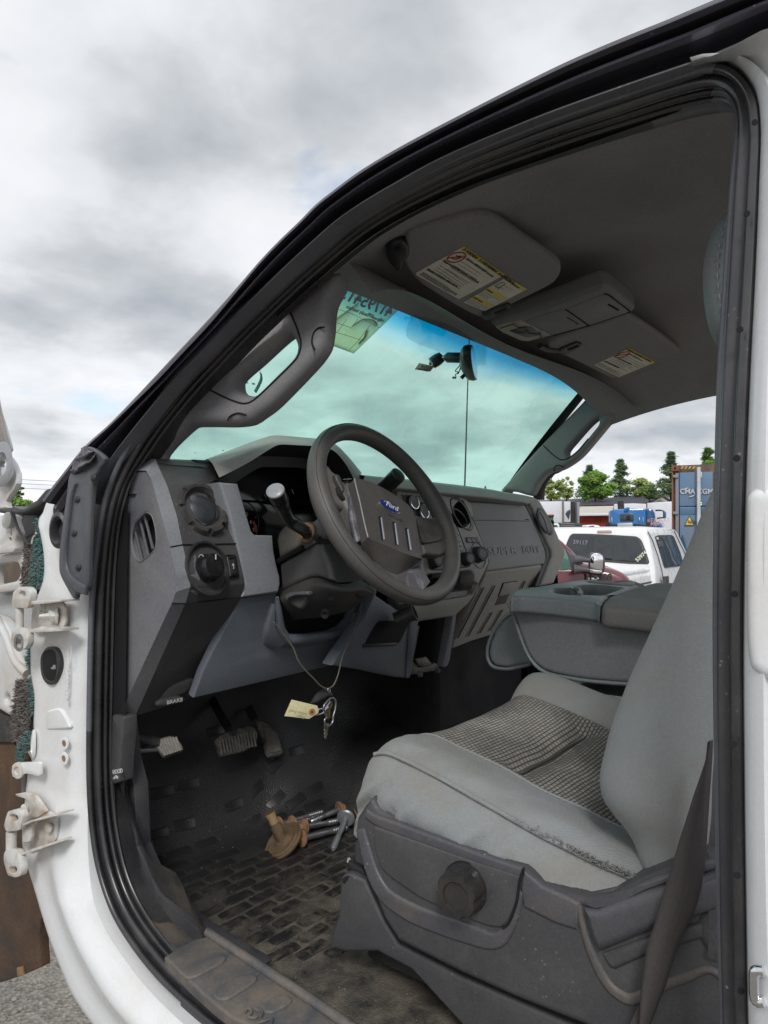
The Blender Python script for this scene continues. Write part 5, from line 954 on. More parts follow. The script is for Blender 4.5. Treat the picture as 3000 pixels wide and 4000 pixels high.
wpl('hub_body', 'W', [(250, 560), (320, 640), (370, 618), (440, 650), (700, 720), (950, 880), (1010, 960), (1050, 1200), (1110, 1500), (1160, 1590), (1110, 1660), (950, 1650), (830, 1600), (700, 1480), (590, 1392), (520, 1330), (430, 1100), (405, 945), (330, 800)], .012, .050, SPK, bv=.012, res=4)
wpl('scuffed_strip', 'W', [(372, 628), (420, 632), (445, 660), (470, 900), (500, 1100), (505, 1215), (470, 1225), (430, 1080), (405, 930), (398, 760)], .020, .010, SILV, bv=.004, r=.006, res=3)
wpl('bottom_spoke', 'W', [(935, 1500), (1040, 1440), (1095, 1500), (1150, 1595), (1080, 1680), (940, 1650), (925, 1560)], .018, .012, SILV, bv=.005, res=3)
# airbag cover: raised pad with a lower bevel facing down
PADM = surf('airbag_cover', (.058, .055, .054), .45, 420, .4, (.2, .175, .15), .3, 6, thr=.45)
def WQ(x, y, h): return P1('W', x, y, WP(h))
top = [WQ(x, y, .040) for x, y in ((437, 642), (500, 645), (600, 675), (700, 722), (830, 800), (935, 880), (975, 925), (1000, 1010), (1030, 1180), (1060, 1368))]
bt = [WQ(x, y, .040) for x, y in ((565, 1185), (610, 1210), (680, 1240), (760, 1270), (830, 1300), (900, 1330), (950, 1345), (990, 1360), (1025, 1372), (1060, 1378))]
low = [WQ(x, y, .010) for x, y in ((600, 1392), (640, 1420), (690, 1460), (740, 1500), (785, 1530), (830, 1545), (880, 1520), (950, 1480), (1010, 1430), (1063, 1392))]
padrows = [[v+Vector((0, .05, 0)) for v in top], top]+[[a.lerp(b, t) for a, b in zip(top, bt)] for t in (.25, .5, .75)]+[bt, low, [v-WNv*.02 for v in low]]
pad = loft('airbag_cover', padrows, PADM, None, sharp=30); wpart(pad); bev(pad, .006, 3, 25)
left = [WQ(x, y, .040) for x, y in ((437, 642), (460, 740), (490, 860), (515, 980), (540, 1090), (565, 1185), (600, 1392))]
left[-1] = WQ(600, 1392, .010)
wpart(loft('airbag_cover_side', [left, [v-WNv*.022+Vector((.004, 0, 0)) for v in left]], PADM, None, sharp=30))
wpart(tube('cover_edge_line', [v+WNv*.0006+Vector((-.001, 0, 0)) for v in left[:-1]], .0013, surf('edge_pale_grey', (.30, .30, .32), .4, 300, 0), None, 6, 24))  # pale line along the cover's left edge
right = [WQ(x, y, .040) for x, y in ((975, 925), (1000, 1010), (1030, 1180), (1060, 1370))]
wpart(loft('airbag_cover_side', [right, [v-WNv*.04+Vector((.003, 0, 0)) for v in right]], PADM, None, sharp=30))
# three slots
for (x0, y0, x1, y1) in ((662, 980, 715, 1210), (790, 1032, 842, 1258), (908, 1088, 962, 1308)):
    wpl('pad_slot', 'W', [(x0, y0), (x0+28, y0+10), (x1+6, y1-5), (x1-22, y1-8)], .0415, .002, VOID, bv=.0005, r=.003)
    wpl('slot_edge', 'W', [(x0+20, y0+20), (x0+30, y0+14), (x1+7, y1-12), (x1-2, y1-6), (x1-8, y1-14)], .0422, .002, surf('slot_grey', (.34, .36, .42), .5, 300, 0), bv=.0005)
# blue oval badge with chrome rim and script
bc = WQ(768, 898, .0425); ax = (WQ(865, 945, .0425)-WQ(675, 850, .0425)).normalized(); ay = WNv.cross(ax); aL = (WQ(865, 945, .0425)-WQ(675, 850, .0425)).length/2
def oval(name, k, h, th, mat):
    c = WP(.0425+h); o = plate(name, [bc+WNv*h+ax*aL*k*cos(i*pi/24)+ay*aL*(.40*k if k < 1 else .40*k)*sin(i*pi/24) for i in range(48)], c, th, mat, None, .0006); return wpart(o)
oval('badge', 1.0, .0, .004, CHROME); oval('badge', .93, .0010, .003, surf('badge_blue', (.012, .03, .16), .25, 300, 0))
BW = surf('badge_silver', (.62, .63, .66), .35, 300, 0)
wpart(text('badge_script', 'Ford', bc-ax*aL*.52-ay*aL*.16+WNv*.0022, ax, WNv, aL*.62, BW, None, .0004, shear=.35, bold=.0001)); 
wpart(tube('badge_script', [bc+WNv*.0024+ax*aL*a_+ay*aL*b_ for a_, b_ in ((-.66, .05), (-.62, .14), (-.45, .20), (-.15, .17), (.0, .22))], .0006, BW, None, 5, 16))
wpart(text('airbag_word', 'AIRBAG', WQ(752, 978, .0410), ax, WNv, .011, DSP, None, .0002))
# cruise buttons on the left spoke
wpl('cruise_buttons', 'W', [(258, 585), (300, 600), (325, 650), (352, 720), (350, 760), (330, 755), (300, 690), (272, 640)], .014, .012, DARKP, bv=.004, r=.004, res=3)
wpl('cruise_buttons', 'W', [(290, 695), (330, 760), (362, 828), (350, 832), (320, 800), (298, 770), (286, 720)], .012, .01, BLACKP, bv=.003, r=.003)
# ================================================================== pedals
GRIP = surf('pedal_rubber', (.04, .039, .037), .6, 300, .2, (.34, .31, .26), .7, 40, thr=.46)
GRIPL = surf('pedal_rib_dusty', (.17, .165, .15), .6, 300, .2, (.34, .31, .26), .6, 60, thr=.46)
def pedal(name, pts, c, ribs, arm, mat=GRIP, armr=.010):
    o = plate(name, PP('G', pts, c), c, .014, mat, TR, .004, r=.010, res=3)
    for (a, b_) in ribs: tube('pedal_rib', PP('G', [a, b_], c.off(.0018)), .0026, GRIPL, o, 6)
    tube('pedal_arm', arm, armr, BLACKP, o, 10, 12, flat=.6); return o
bc_ = pl(P1('G', 790, 440, Y(1.30)), (0, -.75, .55))
pedal('brake_pedal', [(668, 430), (740, 385), (870, 350), (905, 365), (920, 410), (905, 460), (840, 500), (700, 530), (690, 500)], bc_, [((690+i*18, 440-i*5), (705+i*18, 520-i*4)) for i in range(12)], [P1('G', 745, 375, Y(1.31)), P1('G', 690, 280, Y(1.36)), P1('G', 640, 190, Y(1.42))])
gc = pl(P1('G', 1010, 430, Y(1.33)), (0, -.6, .6))
pedal('accelerator_pedal', [(880, 300), (920, 310), (990, 350), (1030, 400), (1060, 470), (1068, 510), (1050, 522), (985, 530), (970, 505), (950, 420), (915, 350)], gc, [((960+i*11, 365+i*6), (982+i*11, 515-i*2)) for i in range(7)], [P1('G', 900, 320, Y(1.34)), P1('G', 860, 250, Y(1.38))])
pc = pl(P1('G', 400, 470, Y(1.20)), (-.3, -.7, .6))
pk = pedal('parking_brake_pedal', [(295, 450), (350, 420), (410, 408), (440, 425), (470, 465), (482, 495), (420, 515), (365, 542), (340, 500)], pc, [((330+i*17, 440-i*3), (372+i*15, 530-i*5)) for i in range(7)], [P1('G', 330, 450, Y(1.215)), P1('G', 230, 430, Y(1.22)), P1('G', 100, 385, Y(1.22))])
tube('pedal_arm', [P1('G', 340, 490, Y(1.22)), P1('G', 230, 500, Y(1.225)), P1('G', 90, 498, Y(1.225))], .005, STEEL, pk, 8)
# hood release lever
hl = X(.035)
hr = plate('hood_release', PP('G', [(55, 290), (122, 305), (118, 420), (105, 560), (98, 690), (60, 700), (45, 680), (50, 500)], hl), hl, .03, DARKP, TR, .004, r=.004)
text('hood_word', 'HOOD', P1('G', 62, 640, hl.off(.001)), P1('G', 96, 634, hl)-P1('G', 62, 640, hl), hl.n, .0105, PRINTW, hr, .0003, bold=.0003)
plate('hood_icon', PP('G', [(60, 668), (66, 655), (76, 652), (72, 646), (84, 648), (92, 655), (92, 666), (84, 668), (80, 662), (72, 670)], hl.off(.001)), hl.off(.001), .0006, PRINTW, hr, .0001)
# ================================================================== floor
def sst(a, b_, x): t_ = min(1, max(0, (x-a)/(b_-a))); return t_*t_*(3-2*t_)
def fz(x, y):
    z = 1.115
    z += .55*sst(1.27, 1.54, y)                     # toe board
    z += .16*sst(.62, .84, x)*(1-sst(1.0, 1.2, x))*(.55+.45*sst(.9, 1.4, y))   # tunnel
    z += .05*exp(-((x-.62)/.10)**2-((y-1.33)/.10)**2)*1.6
    z += .10*(1-sst(.045, .115, x))*sst(.92, 1.02, y)+.03*(1-sst(.045, .09, x))+.22*(1-sst(.04, .13, x))*sst(1.08, 1.25, y)
    z = min(z, 1.70)
    z += .0015*noise.noise(Vector((x*9, y*9, 1)))+.007*noise.noise(Vector((x*3, y*3, 4)))
    return z
nx, ny = 110, 110
g = [[Vector((.05+(1.66-.05)*i/nx, -.4+1.92*j/ny, fz(.05+(1.66-.05)*i/nx, -.4+1.92*j/ny))) for i in range(nx+1)] for j in range(ny+1)]
FLR = loft('vinyl_floor', g, VINYLD, TR, sharp=180)
# firewall: dark board above the toe
box('footwell_shade_box', (1.28, 1.30, 1.42), (.56, .34, .40), VOID, TR, bv=.03)  # added black box that keeps the passenger footwell dark
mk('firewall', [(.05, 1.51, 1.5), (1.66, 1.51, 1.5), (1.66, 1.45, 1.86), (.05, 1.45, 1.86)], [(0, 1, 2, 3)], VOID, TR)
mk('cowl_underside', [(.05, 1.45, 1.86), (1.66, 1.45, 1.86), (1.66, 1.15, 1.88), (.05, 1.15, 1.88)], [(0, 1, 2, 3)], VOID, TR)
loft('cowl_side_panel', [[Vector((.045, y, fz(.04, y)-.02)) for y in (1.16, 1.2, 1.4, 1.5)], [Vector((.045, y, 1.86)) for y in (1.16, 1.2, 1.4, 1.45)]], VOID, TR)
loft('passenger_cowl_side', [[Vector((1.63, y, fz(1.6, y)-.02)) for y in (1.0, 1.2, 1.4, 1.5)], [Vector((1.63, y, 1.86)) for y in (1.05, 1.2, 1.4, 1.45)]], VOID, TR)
# raised tread blocks in running bond on the mat, each its own piece; several shared shapes
def treadmesh(w_, l_):
    cu = [Vector((x, y, 0)) for x, y in ((-l_/2, -w_/2), (l_/2, -w_/2), (l_/2, w_/2), (-l_/2, w_/2))]
    o = plate('tread_block', cu, type('q', (), dict(o=Vector((0, 0, 0)), n=Vector((0, 0, 1))))(), .005, TREAD, FLR, .0010, r=.006, res=1); me = o.data; bpy.data.objects.remove(o); return me
tm = [treadmesh(.0245, .060), treadmesh(.0240, .062), treadmesh(.0235, .057)]
rr = random.Random(5); cnt = 0
for j in range(20):
    y = .80+.0325*j
    for i in range(9):
        x = .155+.070*i+(.035 if j % 2 else 0)
        if x > .66 or x < .14+max(0, .88-y)*.9 or (y > 1.16 and .36 < x < .43) or (y > 1.34 and x > .45) or y > 1.40: continue
        if (y < .86 and x > .42) or rr.random() < .10: continue
        o = bpy.data.objects.new('tread_block', tm[(i+j) % 3]); COL.objects.link(o); o.parent = FLR; cnt += 1
        e_ = .01; gx = (fz(x+e_, y)-fz(x-e_, y))/(2*e_); gy = (fz(x, y+e_)-fz(x, y-e_))/(2*e_)
        n = Vector((-gx, -gy, 1)).normalized(); xx = Vector((1, 0, gx)).normalized(); yy_ = n.cross(xx)
        o.matrix_world = Matrix.Translation((x, y, fz(x, y)+.0024)) @ Matrix((xx, yy_, n)).transposed().to_4x4() @ Matrix.Rotation(rr.uniform(-.04, .04)-.06, 4, 'Z') @ Matrix.Diagonal((rr.uniform(.94, 1.05), rr.uniform(.92, 1.05), 1, 1))
# grit and crumbs on the mat
bm = bmesh.new()
for i in range(420):
    x = rr.uniform(.06, .75); y = rr.uniform(.55, 1.45); s = rr.uniform(.0004, .0013)
    bmesh.ops.create_icosphere(bm, subdivisions=1, radius=s, matrix=Matrix.Translation((x, y, fz(x, y)+s*.5+.001)))
me = bpy.data.meshes.new('grit'); bm.to_mesh(me); bm.free(); link('grit', me, surf('grit', (.22, .18, .13), .9, 200, 0), FLR, 80, kind='stuff')
# scuff plate on the sill
sp_ = pl((0, .8, 1.168), (-.10, 0, 1))
SCF = plate('scuff_plate', PP('G', [(365, 1712), (430, 1670), (540, 1610), (600, 1598), (630, 1552), (700, 1590), (1000, 1790), (1300, 1985), (1700, 2250), (1850, 2420), (1500, 2420), (1100, 2220), (760, 2070), (640, 1975), (500, 1850)], sp_), sp_, .02, SCUFF, TR, .004, res=3)
for q in ([(470, 1805), (500, 1770), (590, 1712), (700, 1685), (735, 1715), (700, 1750), (560, 1825), (510, 1838), (480, 1828)], [(652, 1925), (690, 1880), (790, 1825), (890, 1805), (920, 1838), (870, 1880), (740, 1960), (690, 1965), (660, 1950)], [(930, 2010), (950, 1985), (1010, 1945), (1080, 1928), (1125, 1965), (1080, 2000), (1000, 2042), (950, 2040)], [(1180, 2110), (1230, 2060), (1290, 2055), (1350, 2095), (1350, 2140), (1180, 2180)]):
    plate('scuff_pad', PP('G', q, sp_.off(.004)), sp_.off(.004), .008, SCUFF, SCF, .003, r=.006, res=3)
tube('scuff_ridge', PP('G', [(620, 1570), (900, 1755), (1200, 1950), (1450, 2120), (1700, 2290)], sp_.off(.003)), .007, SCUFF, SCF, 10, 40)
tube('scuff_slot', PP('G', [(835, 2045), (860, 2020), (880, 2040), (860, 2068), (900, 2075), (930, 2045), (905, 2025), (945, 2035), (930, 2070)], sp_.off(.002)), .0022, SCUFF, SCF, 8, 40)
tube('scuff_slot', PP('G', [(910, 2105), (950, 2095), (1000, 2080), (990, 2110)], sp_.off(.002)), .0022, SCUFF, SCF, 8, 20)
# cowl kick trim: textured panel that runs down inside the seal
ki = st([(247, 1560), (247, 1640), (249, 1700), (256, 1790), (276, 1880), (306, 1950), (350, 2015), (408, 2080), (470, 2135), (560, 2200), (700, 2300)], AP(.045), 60)
ko = st([(262, 1560), (262, 1640), (268, 1700), (282, 1790), (300, 1850), (318, 1900), (338, 1945), (380, 1990), (430, 2030), (520, 2090), (640, 2170)], lambda p: p.x-.085, 60)
kz = [[a+Vector((-.002, 0, 0)) for a in ki], [a.lerp(b, .5)+Vector((-.018, 0, .004)) for a, b in zip(ki, ko)], ko, [v+Vector((.01, 0, -.05)) for v in ko]]
loft('sill_trim', patch(kz, 80, 14), surf('sill_trim_plastic', (.040, .040, .044), .6, 300, .4, (.20, .15, .10), .6, 6, thr=.50), TR, sharp=60)

box('sill_box', (.025, .33, 1.05), (.05, 1.2, .19), RUBBER, TR)
plate('cowl_kick_backing', PP('D', [(222, 1500), (262, 1520), (275, 1640), (290, 1700), (296, 1830), (340, 1930), (410, 1995), (560, 2090), (520, 2130), (300, 2010), (225, 1850)], X(.075)), X(.075), .03, RUBBER, TR)
# ================================================================== driver's seat
SEATIN = mat_new('woven_seat_insert')
def insertmat():
    m, t, b = SEATIN; N = t.nodes.new; K = t.links.new
    uv = N('ShaderNodeUVMap'); br = N('ShaderNodeTexBrick'); br.inputs['Scale'].default_value = 1; br.inputs['Brick Width'].default_value = .0108; br.inputs['Row Height'].default_value = .0066
    br.inputs['Mortar Size'].default_value = .0013; br.inputs['Mortar Smooth'].default_value = .6; br.inputs['Color1'].default_value = (.42, .395, .35, 1); br.inputs['Color2'].default_value = (.31, .295, .265, 1); br.inputs['Mortar'].default_value = (.11, .105, .10, 1)
    K(uv.outputs[0], br.inputs['Vector']); tc = N('ShaderNodeTexCoord'); n = N('ShaderNodeTexNoise'); n.inputs['Scale'].default_value = 7; n.inputs['Detail'].default_value = 5; K(tc.outputs['Object'], n.inputs['Vector'])
    mr = N('ShaderNodeMapRange'); mr.inputs[1].default_value = .4; mr.inputs[2].default_value = .7; mr.inputs[3].default_value = .62; mr.inputs[4].default_value = 1.12; K(n.outputs[0], mr.inputs[0])
    mx = N('ShaderNodeMix'); mx.data_type = 'RGBA'; mx.blend_type = 'MULTIPLY'; mx.inputs[0].default_value = 1; K(br.outputs[0], mx.inputs[6]); K(mr.outputs[0], mx.inputs[7]); K(mx.outputs[2], b.inputs['Base Color'])
    bp = N('ShaderNodeBump'); bp.invert = True; bp.inputs['Distance'].default_value = .0015; bp.inputs['Strength'].default_value = .8; K(br.outputs['Fac'], bp.inputs['Height']); K(bp.outputs[0], b.inputs['Normal']); b.inputs['Roughness'].default_value = .9; b.inputs['Specular IOR Level'].default_value = .15
    return m
INS = insertmat()
def zt(y): return 1.398+.085*sst(.25, .72, y)
def cushrow(y, ks, drop=0, fwd=0):
    """points across the cushion at one station"""
    full = [(.200, -.160), (.152, -.105), (.1355, -.055), (.163, -.002), (.195, .012), (.235, .010), (.278, .000), (.36, -.004), (.45, -.006), (.54, -.002), (.618, .004), (.655, .030), (.695, .040), (.735, .015), (.75, -.06)]
    return [Vector((.45+(x-.45)*(1-.015*fwd), y, max(zt(y)+dz-drop*(1 if dz > -.1 else .5), 1.352 if x < .19 and y > .5 else 1.2))) for x, dz in full[ks[0]:ks[1]]]
stn = [(.10, 0, 0), (.20, 0, 0), (.30, 0, 0), (.40, 0, 0), (.48, 0, 0), (.56, 0, 0), (.62, 0, 0), (.655, .001, .05), (.680, .010, .3), (.697, .036, .6), (.700, .085, .9), (.68, .14, 1.0)]
def crown(y, x): return -.016*exp(-((y-.515)/.022)**2)*sst(.285, .32, x)*(1-sst(.57, .615, x))
def cush(ks, nu, nv, name, mat, uv=False, par=None):
    rows_ = [cushrow(y, ks, d, f) for y, d, f in stn]; g = patch(rows_, nu, nv)
    for r in g:
        for v in r:
            v.z += crown(v.y, v.x)+.003*noise.noise(v*14)
            if v.x < .24 and uv is False: q = noise.noise(Vector((v.x*18, v.y*26+v.z*22, 2)))+.6*noise.noise(Vector((v.x*30, v.y*55+v.z*60, 7))); v.x -= .012*q*sst(.0, .03, abs(v.x-.163)+.004)*sst(1.33, 1.40, v.z); v.z += .003*q*sst(.17, .20, v.x)
    o = loft(name, g, mat, par or TR, sharp=70)
    if uv:
        ul = o.data.uv_layers[0]
        for lp in o.data.loops: co = o.data.vertices[lp.vertex_index].co; ul.data[lp.index].uv = (co.x, co.y+(1.49-co.z if co.y > .67 else 0))
    return o
DS = cush((3, 7), 40, 110, 'driver_seat', FABG)      # outer top bolster is the seat's main cushion cover
cush((6, 11), 60, 130, 'seat_insert', INS, True, DS)
cush((10, 15), 40, 90, 'inner_bolster', FABG, False, DS)
cush((0, 4), 30, 110, 'cushion_side', FABG, False, DS)
tube('insert_seam', [Vector((x, .515, zt(.515)-.0035+.003*noise.noise(Vector((x, .515, zt(.515)))*14)-.0125*sst(.285, .32, x)*(1-sst(.57, .615, x)))) for x in [.30+.28*i/24 for i in range(25)]], .0022, surf('seam_dark_cloth', (.06, .058, .055), .9, 300, 0), DS, 6)
# piping with frayed thread
pr = [cushrow(y, (3, 4), d, f)[0] for y, d, f in stn[:9]]; g = cr(pr, 120)
g = [v+Vector((-.0015, 0, .0020)) for v in g]
tube('piping', g, .0032, FABG, DS, 8)
for k, i0 in ((6, 0), (10, 1)): pr = [cushrow(y, (k, k+1), d, f)[0] for y, d, f in stn[:9]]; tube('piping', [v+Vector((0, 0, .0012+.003*noise.noise(v*14))) for v in cr(pr, 90)], .0024, FABG, DS, 6)
THR = surf('frayed_thread', (.30, .30, .29), .9, 200, 0); THD = surf('dark_foam_tear', (.05, .052, .055), .95, 200, .3)
vs = []; fs = []; rr = random.Random(9)
def strand(p, d, l_, r_):
    s = d.orthogonal().normalized()*r_; s2 = d.cross(s).normalized()*r_; m_ = p+d*l_*.5+Vector((rr.uniform(-1, 1), rr.uniform(-1, 1), rr.uniform(-.3, 1)))*l_*.3; e_ = m_+Vector((rr.uniform(-1, 1), rr.uniform(-1, 1), rr.uniform(-1, .4))).normalized()*l_*.5; k = len(vs)
    for c_ in (p, m_, e_): vs.extend([c_+s, c_-s*.5+s2*.8, c_-s*.5-s2*.8])
    for b_ in (0, 3):
        for j in range(3): fs.append((k+b_+j, k+b_+(j+1) % 3, k+b_+3+(j+1) % 3, k+b_+3+j))
for i in range(700):
    s = rr.triangular(.16, .60, .36); p = g[int((1-s)*0+s*119) % 120]+Vector((rr.uniform(-.004, .004), rr.uniform(-.003, .003), rr.uniform(0, .003))); strand(p, Vector((rr.uniform(-1, .5), rr.uniform(-1, 1), rr.uniform(0, 1))).normalized(), rr.uniform(.003, .009), .00035)
mk('frayed_seam', vs, fs, THR, DS, 180, kind='stuff')
for a_, b_, w_ in ((.20, .30, .0032), (.33, .47, .0045), (.50, .56, .0022)):
    tube('seam_tear', [v+Vector((-.0012, 0, .0016)) for v in g[int(a_*119):int(b_*119)]], [w_*(.4+.8*abs(noise.noise(Vector((i*.6, 0, 3))))) for i in range(int(b_*119)-int(a_*119))], THD, DS, 6)
# stitch line on the cushion side
for i in range(2, 118, 2):
    if 20 < i < 75: continue
    p = g[i]+Vector((-.003, 0, -.012)); tube('stitch', [p, p+(g[i+1]-g[i])*1.0], .0007, THR, DS, 4)
# backrest
YF = [(1.385, .24), (1.41, .295), (1.47, .342), (1.54, .336), (1.61, .312), (1.674, .284), (1.75, .250), (1.83, .217), (1.92, .175), (2.0, .13), (2.05, .10), (2.075, .06)]
rows_ = []
for z, y in YF:
    k = 1 if z > 1.42 else .5
    tz = 0 if z < 1.95 else (z-1.95)*.9
    rows_.append([Vector((x+(tz if x < .3 else -tz if x > .6 else 0), y+dy*k, z)) for x, dy in ((.22, -.30), (.175, -.20), (.158, -.11), (.165, -.045), (.195, -.005), (.235, .0), (.275, -.025), (.31, -.055), (.45, -.07), (.59, -.055), (.625, -.025), (.665, 0), (.71, -.01), (.735, -.06), (.74, -.2), (.70, -.30))])
gb = patch(rows_, 90, 90); BR = loft('backrest', gb, FABG, DS, sharp=80)
loft('backrest_cap', [[r_ for r_ in rows_[-1]], [v.lerp(Vector((.45, -.05, 2.06)), .7) for v in rows_[-1]]], FABG, BR)
sm = cr([rows_[i][4]+Vector((.005, -.0, 0))+Vector((-.008, .004, 0)) for i in range(2, 11)], 60)
for i in range(0, 58, 2): tube('stitch', [sm[i]+Vector((-.004, -.010, 0)), sm[i+1]+Vector((-.004, -.010, 0))], .0009, FABV, BR, 4)
# headrest
hc = [(2.05, .20, .085), (2.075, .232, .115), (2.13, .243, .125), (2.19, .240, .125), (2.235, .222, .115), (2.25, .19, .09)]
hr_ = []
for z, y, w_ in hc: hr_.append([Vector((.45-w_*1.0+.0, y-.16, z)), Vector((.45-w_*1.15, y-.09, z)), Vector((.45-w_*1.08, y-.03, z)), Vector((.45-w_*.9, y, z)), Vector((.45, y+.012, z)), Vector((.45+w_*.9, y, z)), Vector((.45+w_*1.15, y-.06, z)), Vector((.45+w_, y-.16, z))])
hd_ = loft('headrest', patch(hr_, 40, 24), FABV, DS, sharp=180, cu=True)
qs = cr([r[2]+Vector((-.001, .006, 0)) for r in hr_], 40)
for i in range(2, 38, 2): tube('stitch', [qs[i], qs[i+1]], .0010, THR, hd_, 4)
for x in (.39, .51): tube('headrest_post', [Vector((x, .02, 1.98)), Vector((x, .12, 2.10))], .006, CHROME, hd_, 10)
# side shield of the seat base
SV = X(.128)
SHD = plate('seat_side_shield', PP('H', [(78, 735), (85, 680), (110, 640), (142, 602), (170, 645), (250, 700), (400, 760), (560, 820), (722, 872), (790, 928), (880, 965), (960, 985), (1050, 975), (1180, 905), (1290, 858), (1480, 790), (1560, 780), (1560, 1620), (1100, 1560), (960, 1480), (700, 1375), (480, 1275), (245, 1155), (188, 1065), (128, 905), (100, 800)], SV), SV, .06, DARKP, DS, .012, res=5)
SHG = surf('shield_grey', (.075, .075, .084), .42, 700, .25, (.25, .18, .12), .22, 9, thr=.56, speck=.7)
plate('shield_panel', PP('H', [(150, 705), (260, 745), (420, 800), (560, 848), (722, 900), (712, 960), (690, 1030), (665, 1080), (640, 1100), (600, 1096), (480, 1055), (330, 985), (215, 905), (180, 870), (158, 800)], SV.off(.004)), SV.off(.004), .012, DARKP, SHD, .004, r=.006, res=3)
def ridge(q, r_, mat=SHG, off=0, flat=.6, n=50): c = SV.off(off+.0035); return strip('shield_ridge', PP('H', q, c), [x*.9 for x in r_], c, .011, mat, SHD, n)
ridge([(120, 660), (165, 690), (300, 742), (430, 790), (570, 842), (722, 892)], [.008, .010, .0095, .0095, .009, .008])
ridge([(100, 720), (120, 800), (150, 900), (200, 980), (290, 1040), (400, 1085), (520, 1125), (610, 1150), (655, 1120), (690, 1050), (716, 960)], [.010, .012, .014, .015, .016, .016, .016, .015, .010, .007, .005])
plate('shield_facet', PP('H', [(726, 880), (800, 940), (880, 975), (940, 1005), (932, 1110), (850, 1085), (724, 1022), (712, 940)], SV.off(.004)), SV.off(.004), .012, SHG, SHD, .005, res=3)
tube('shield_seam', PP('H', [(728, 872), (712, 920), (700, 1000), (672, 1075), (648, 1098)], SV.off(.0045)), .0018, VOID, SHD, 6, 30)
plate('shield_top_ledge', PP('H', [(940, 1008), (1060, 985), (1180, 925), (1300, 880), (1560, 800), (1560, 850), (1200, 960), (960, 1020)], SV.off(.006)), SV.off(.006), .02, SHG, SHD, .007, res=4)
plate('shield_step', PP('H', [(948, 1030), (1000, 1030), (1200, 955), (1560, 860), (1560, 1010), (1230, 1110), (1008, 1200), (975, 1130)], SV.off(.012)), SV.off(.012), .03, SHG, SHD, .012, res=4)
plate('shield_step', PP('H', [(1020, 1196), (1200, 1130), (1560, 1030), (1560, 1100), (1200, 1205), (1075, 1262), (1050, 1250)], SV.off(.004)), SV.off(.004), .02, DARKP, SHD, .006, res=3)
ridge([(932, 1005), (948, 1090), (975, 1180), (1015, 1270), (1060, 1335), (1115, 1372), (1160, 1370), (1240, 1330), (1350, 1290), (1430, 1262), (1480, 1290)], [.004, .005, .006, .007, .0075, .0075, .007, .006, .006, .005, .005], surf('shield_dusty_ridge', (.085, .08, .08), .6, 400, .3, (.26, .18, .11), .22, 30, thr=.50), .000)
# adjuster knob
kb = P1('H', 508, 940, SV.off(.004)); kn = Vector((-1, -.12, .02)).normalized()
lathe('recline_knob', kb, kn, [(.031, 0), (.031, .006), (.0295, .012), (.029, .028), (.027, .032), (.018, .0325), (.017, .0295), (.010, .029), (0, .029)], surf('knob_black', (.022, .022, .023), .30, 500, .1, (.3, .22, .13), .08, 18), SHD, 72, teeth=lambda a, i: 1-.13*max(0, cos(a*6+.5))**2 if 2 <= i <= 4 else 1, sharp=30)
lathe('knob_shadow_gap', kb, kn, [(.0325, -.001), (.0325, .0015), (0, .0015)], VOID, SHD, 40)
# riser and track
RS = X(.15)
rsr = plate('seat_riser', PP('H', [(28, 905), (48, 888), (70, 890), (120, 915), (190, 1070), (245, 1160), (480, 1280), (960, 1490), (1100, 1600), (700, 1700), (300, 1260), (170, 1190), (45, 1192), (10, 1180), (-15, 1190), (-10, 1130), (20, 1050)], RS), RS, .05, DARKP, DS, .006, res=3)
plate('riser_slot', PP('H', [(36, 912), (50, 900), (64, 900), (44, 930), (36, 925)], RS.off(.001)), RS.off(.001), .001, VOID, rsr, .0003)
plate('seat_track', PP('H', [(58, 842), (110, 872), (130, 905), (120, 912), (52, 866)], RS.off(-.01)), RS.off(-.01), .02, BLACKP, rsr, .002)
box('seat_pan', (.45, .42, 1.28), (.56, .62, .10), DARKP, DS, bv=.01)
for x in (.22, .66): box('seat_track', (x, .42, 1.17), (.05, .60, .06), BLACKP, DS, bv=.004)
# belt hanging in front of the B-pillar
bl = PP('d', [(1040, -240), (1010, -80), (985, 0), (945, 120), (900, 250), (845, 430), (790, 600), (745, 750), (700, 900), (658, 1030), (620, 1150), (575, 1320), (520, 1480), (490, 1600), (470, 1750), (450, 1900), (442, 2050), (438, 2260)], X(.100))
br_ = PP('d', [(1074, -240), (1068, -80), (1062, 0), (1055, 120), (1045, 250), (1033, 430), (1022, 600), (1008, 780), (985, 950), (960, 1090), (920, 1220), (860, 1350), (800, 1480), (755, 1600), (705, 1750), (665, 1880), (610, 2020), (500, 2300)], X(.116))
n_ = 60; L1, L2 = cr(bl, n_), cr(br_, n_)
SB = loft('seat_belt', [L1]+[[a.lerp(b, t)+Vector((-.010*sin(pi*t), 0, 0)) for a, b in zip(L1, L2)] for t in (.15, .3, .5, .7, .85)]+[L2], BELT, TR, sharp=180); solid(SB, .0014)
lp_ = PP('d', [(430, 2050), (400, 2120), (360, 2200), (320, 2300)], X(.108)); lq_ = PP('d', [(520, 2050), (500, 2140), (470, 2220), (440, 2320)], X(.11)); loft('seat_belt_tail', [lp_, lq_], BELT, SB, sharp=180)
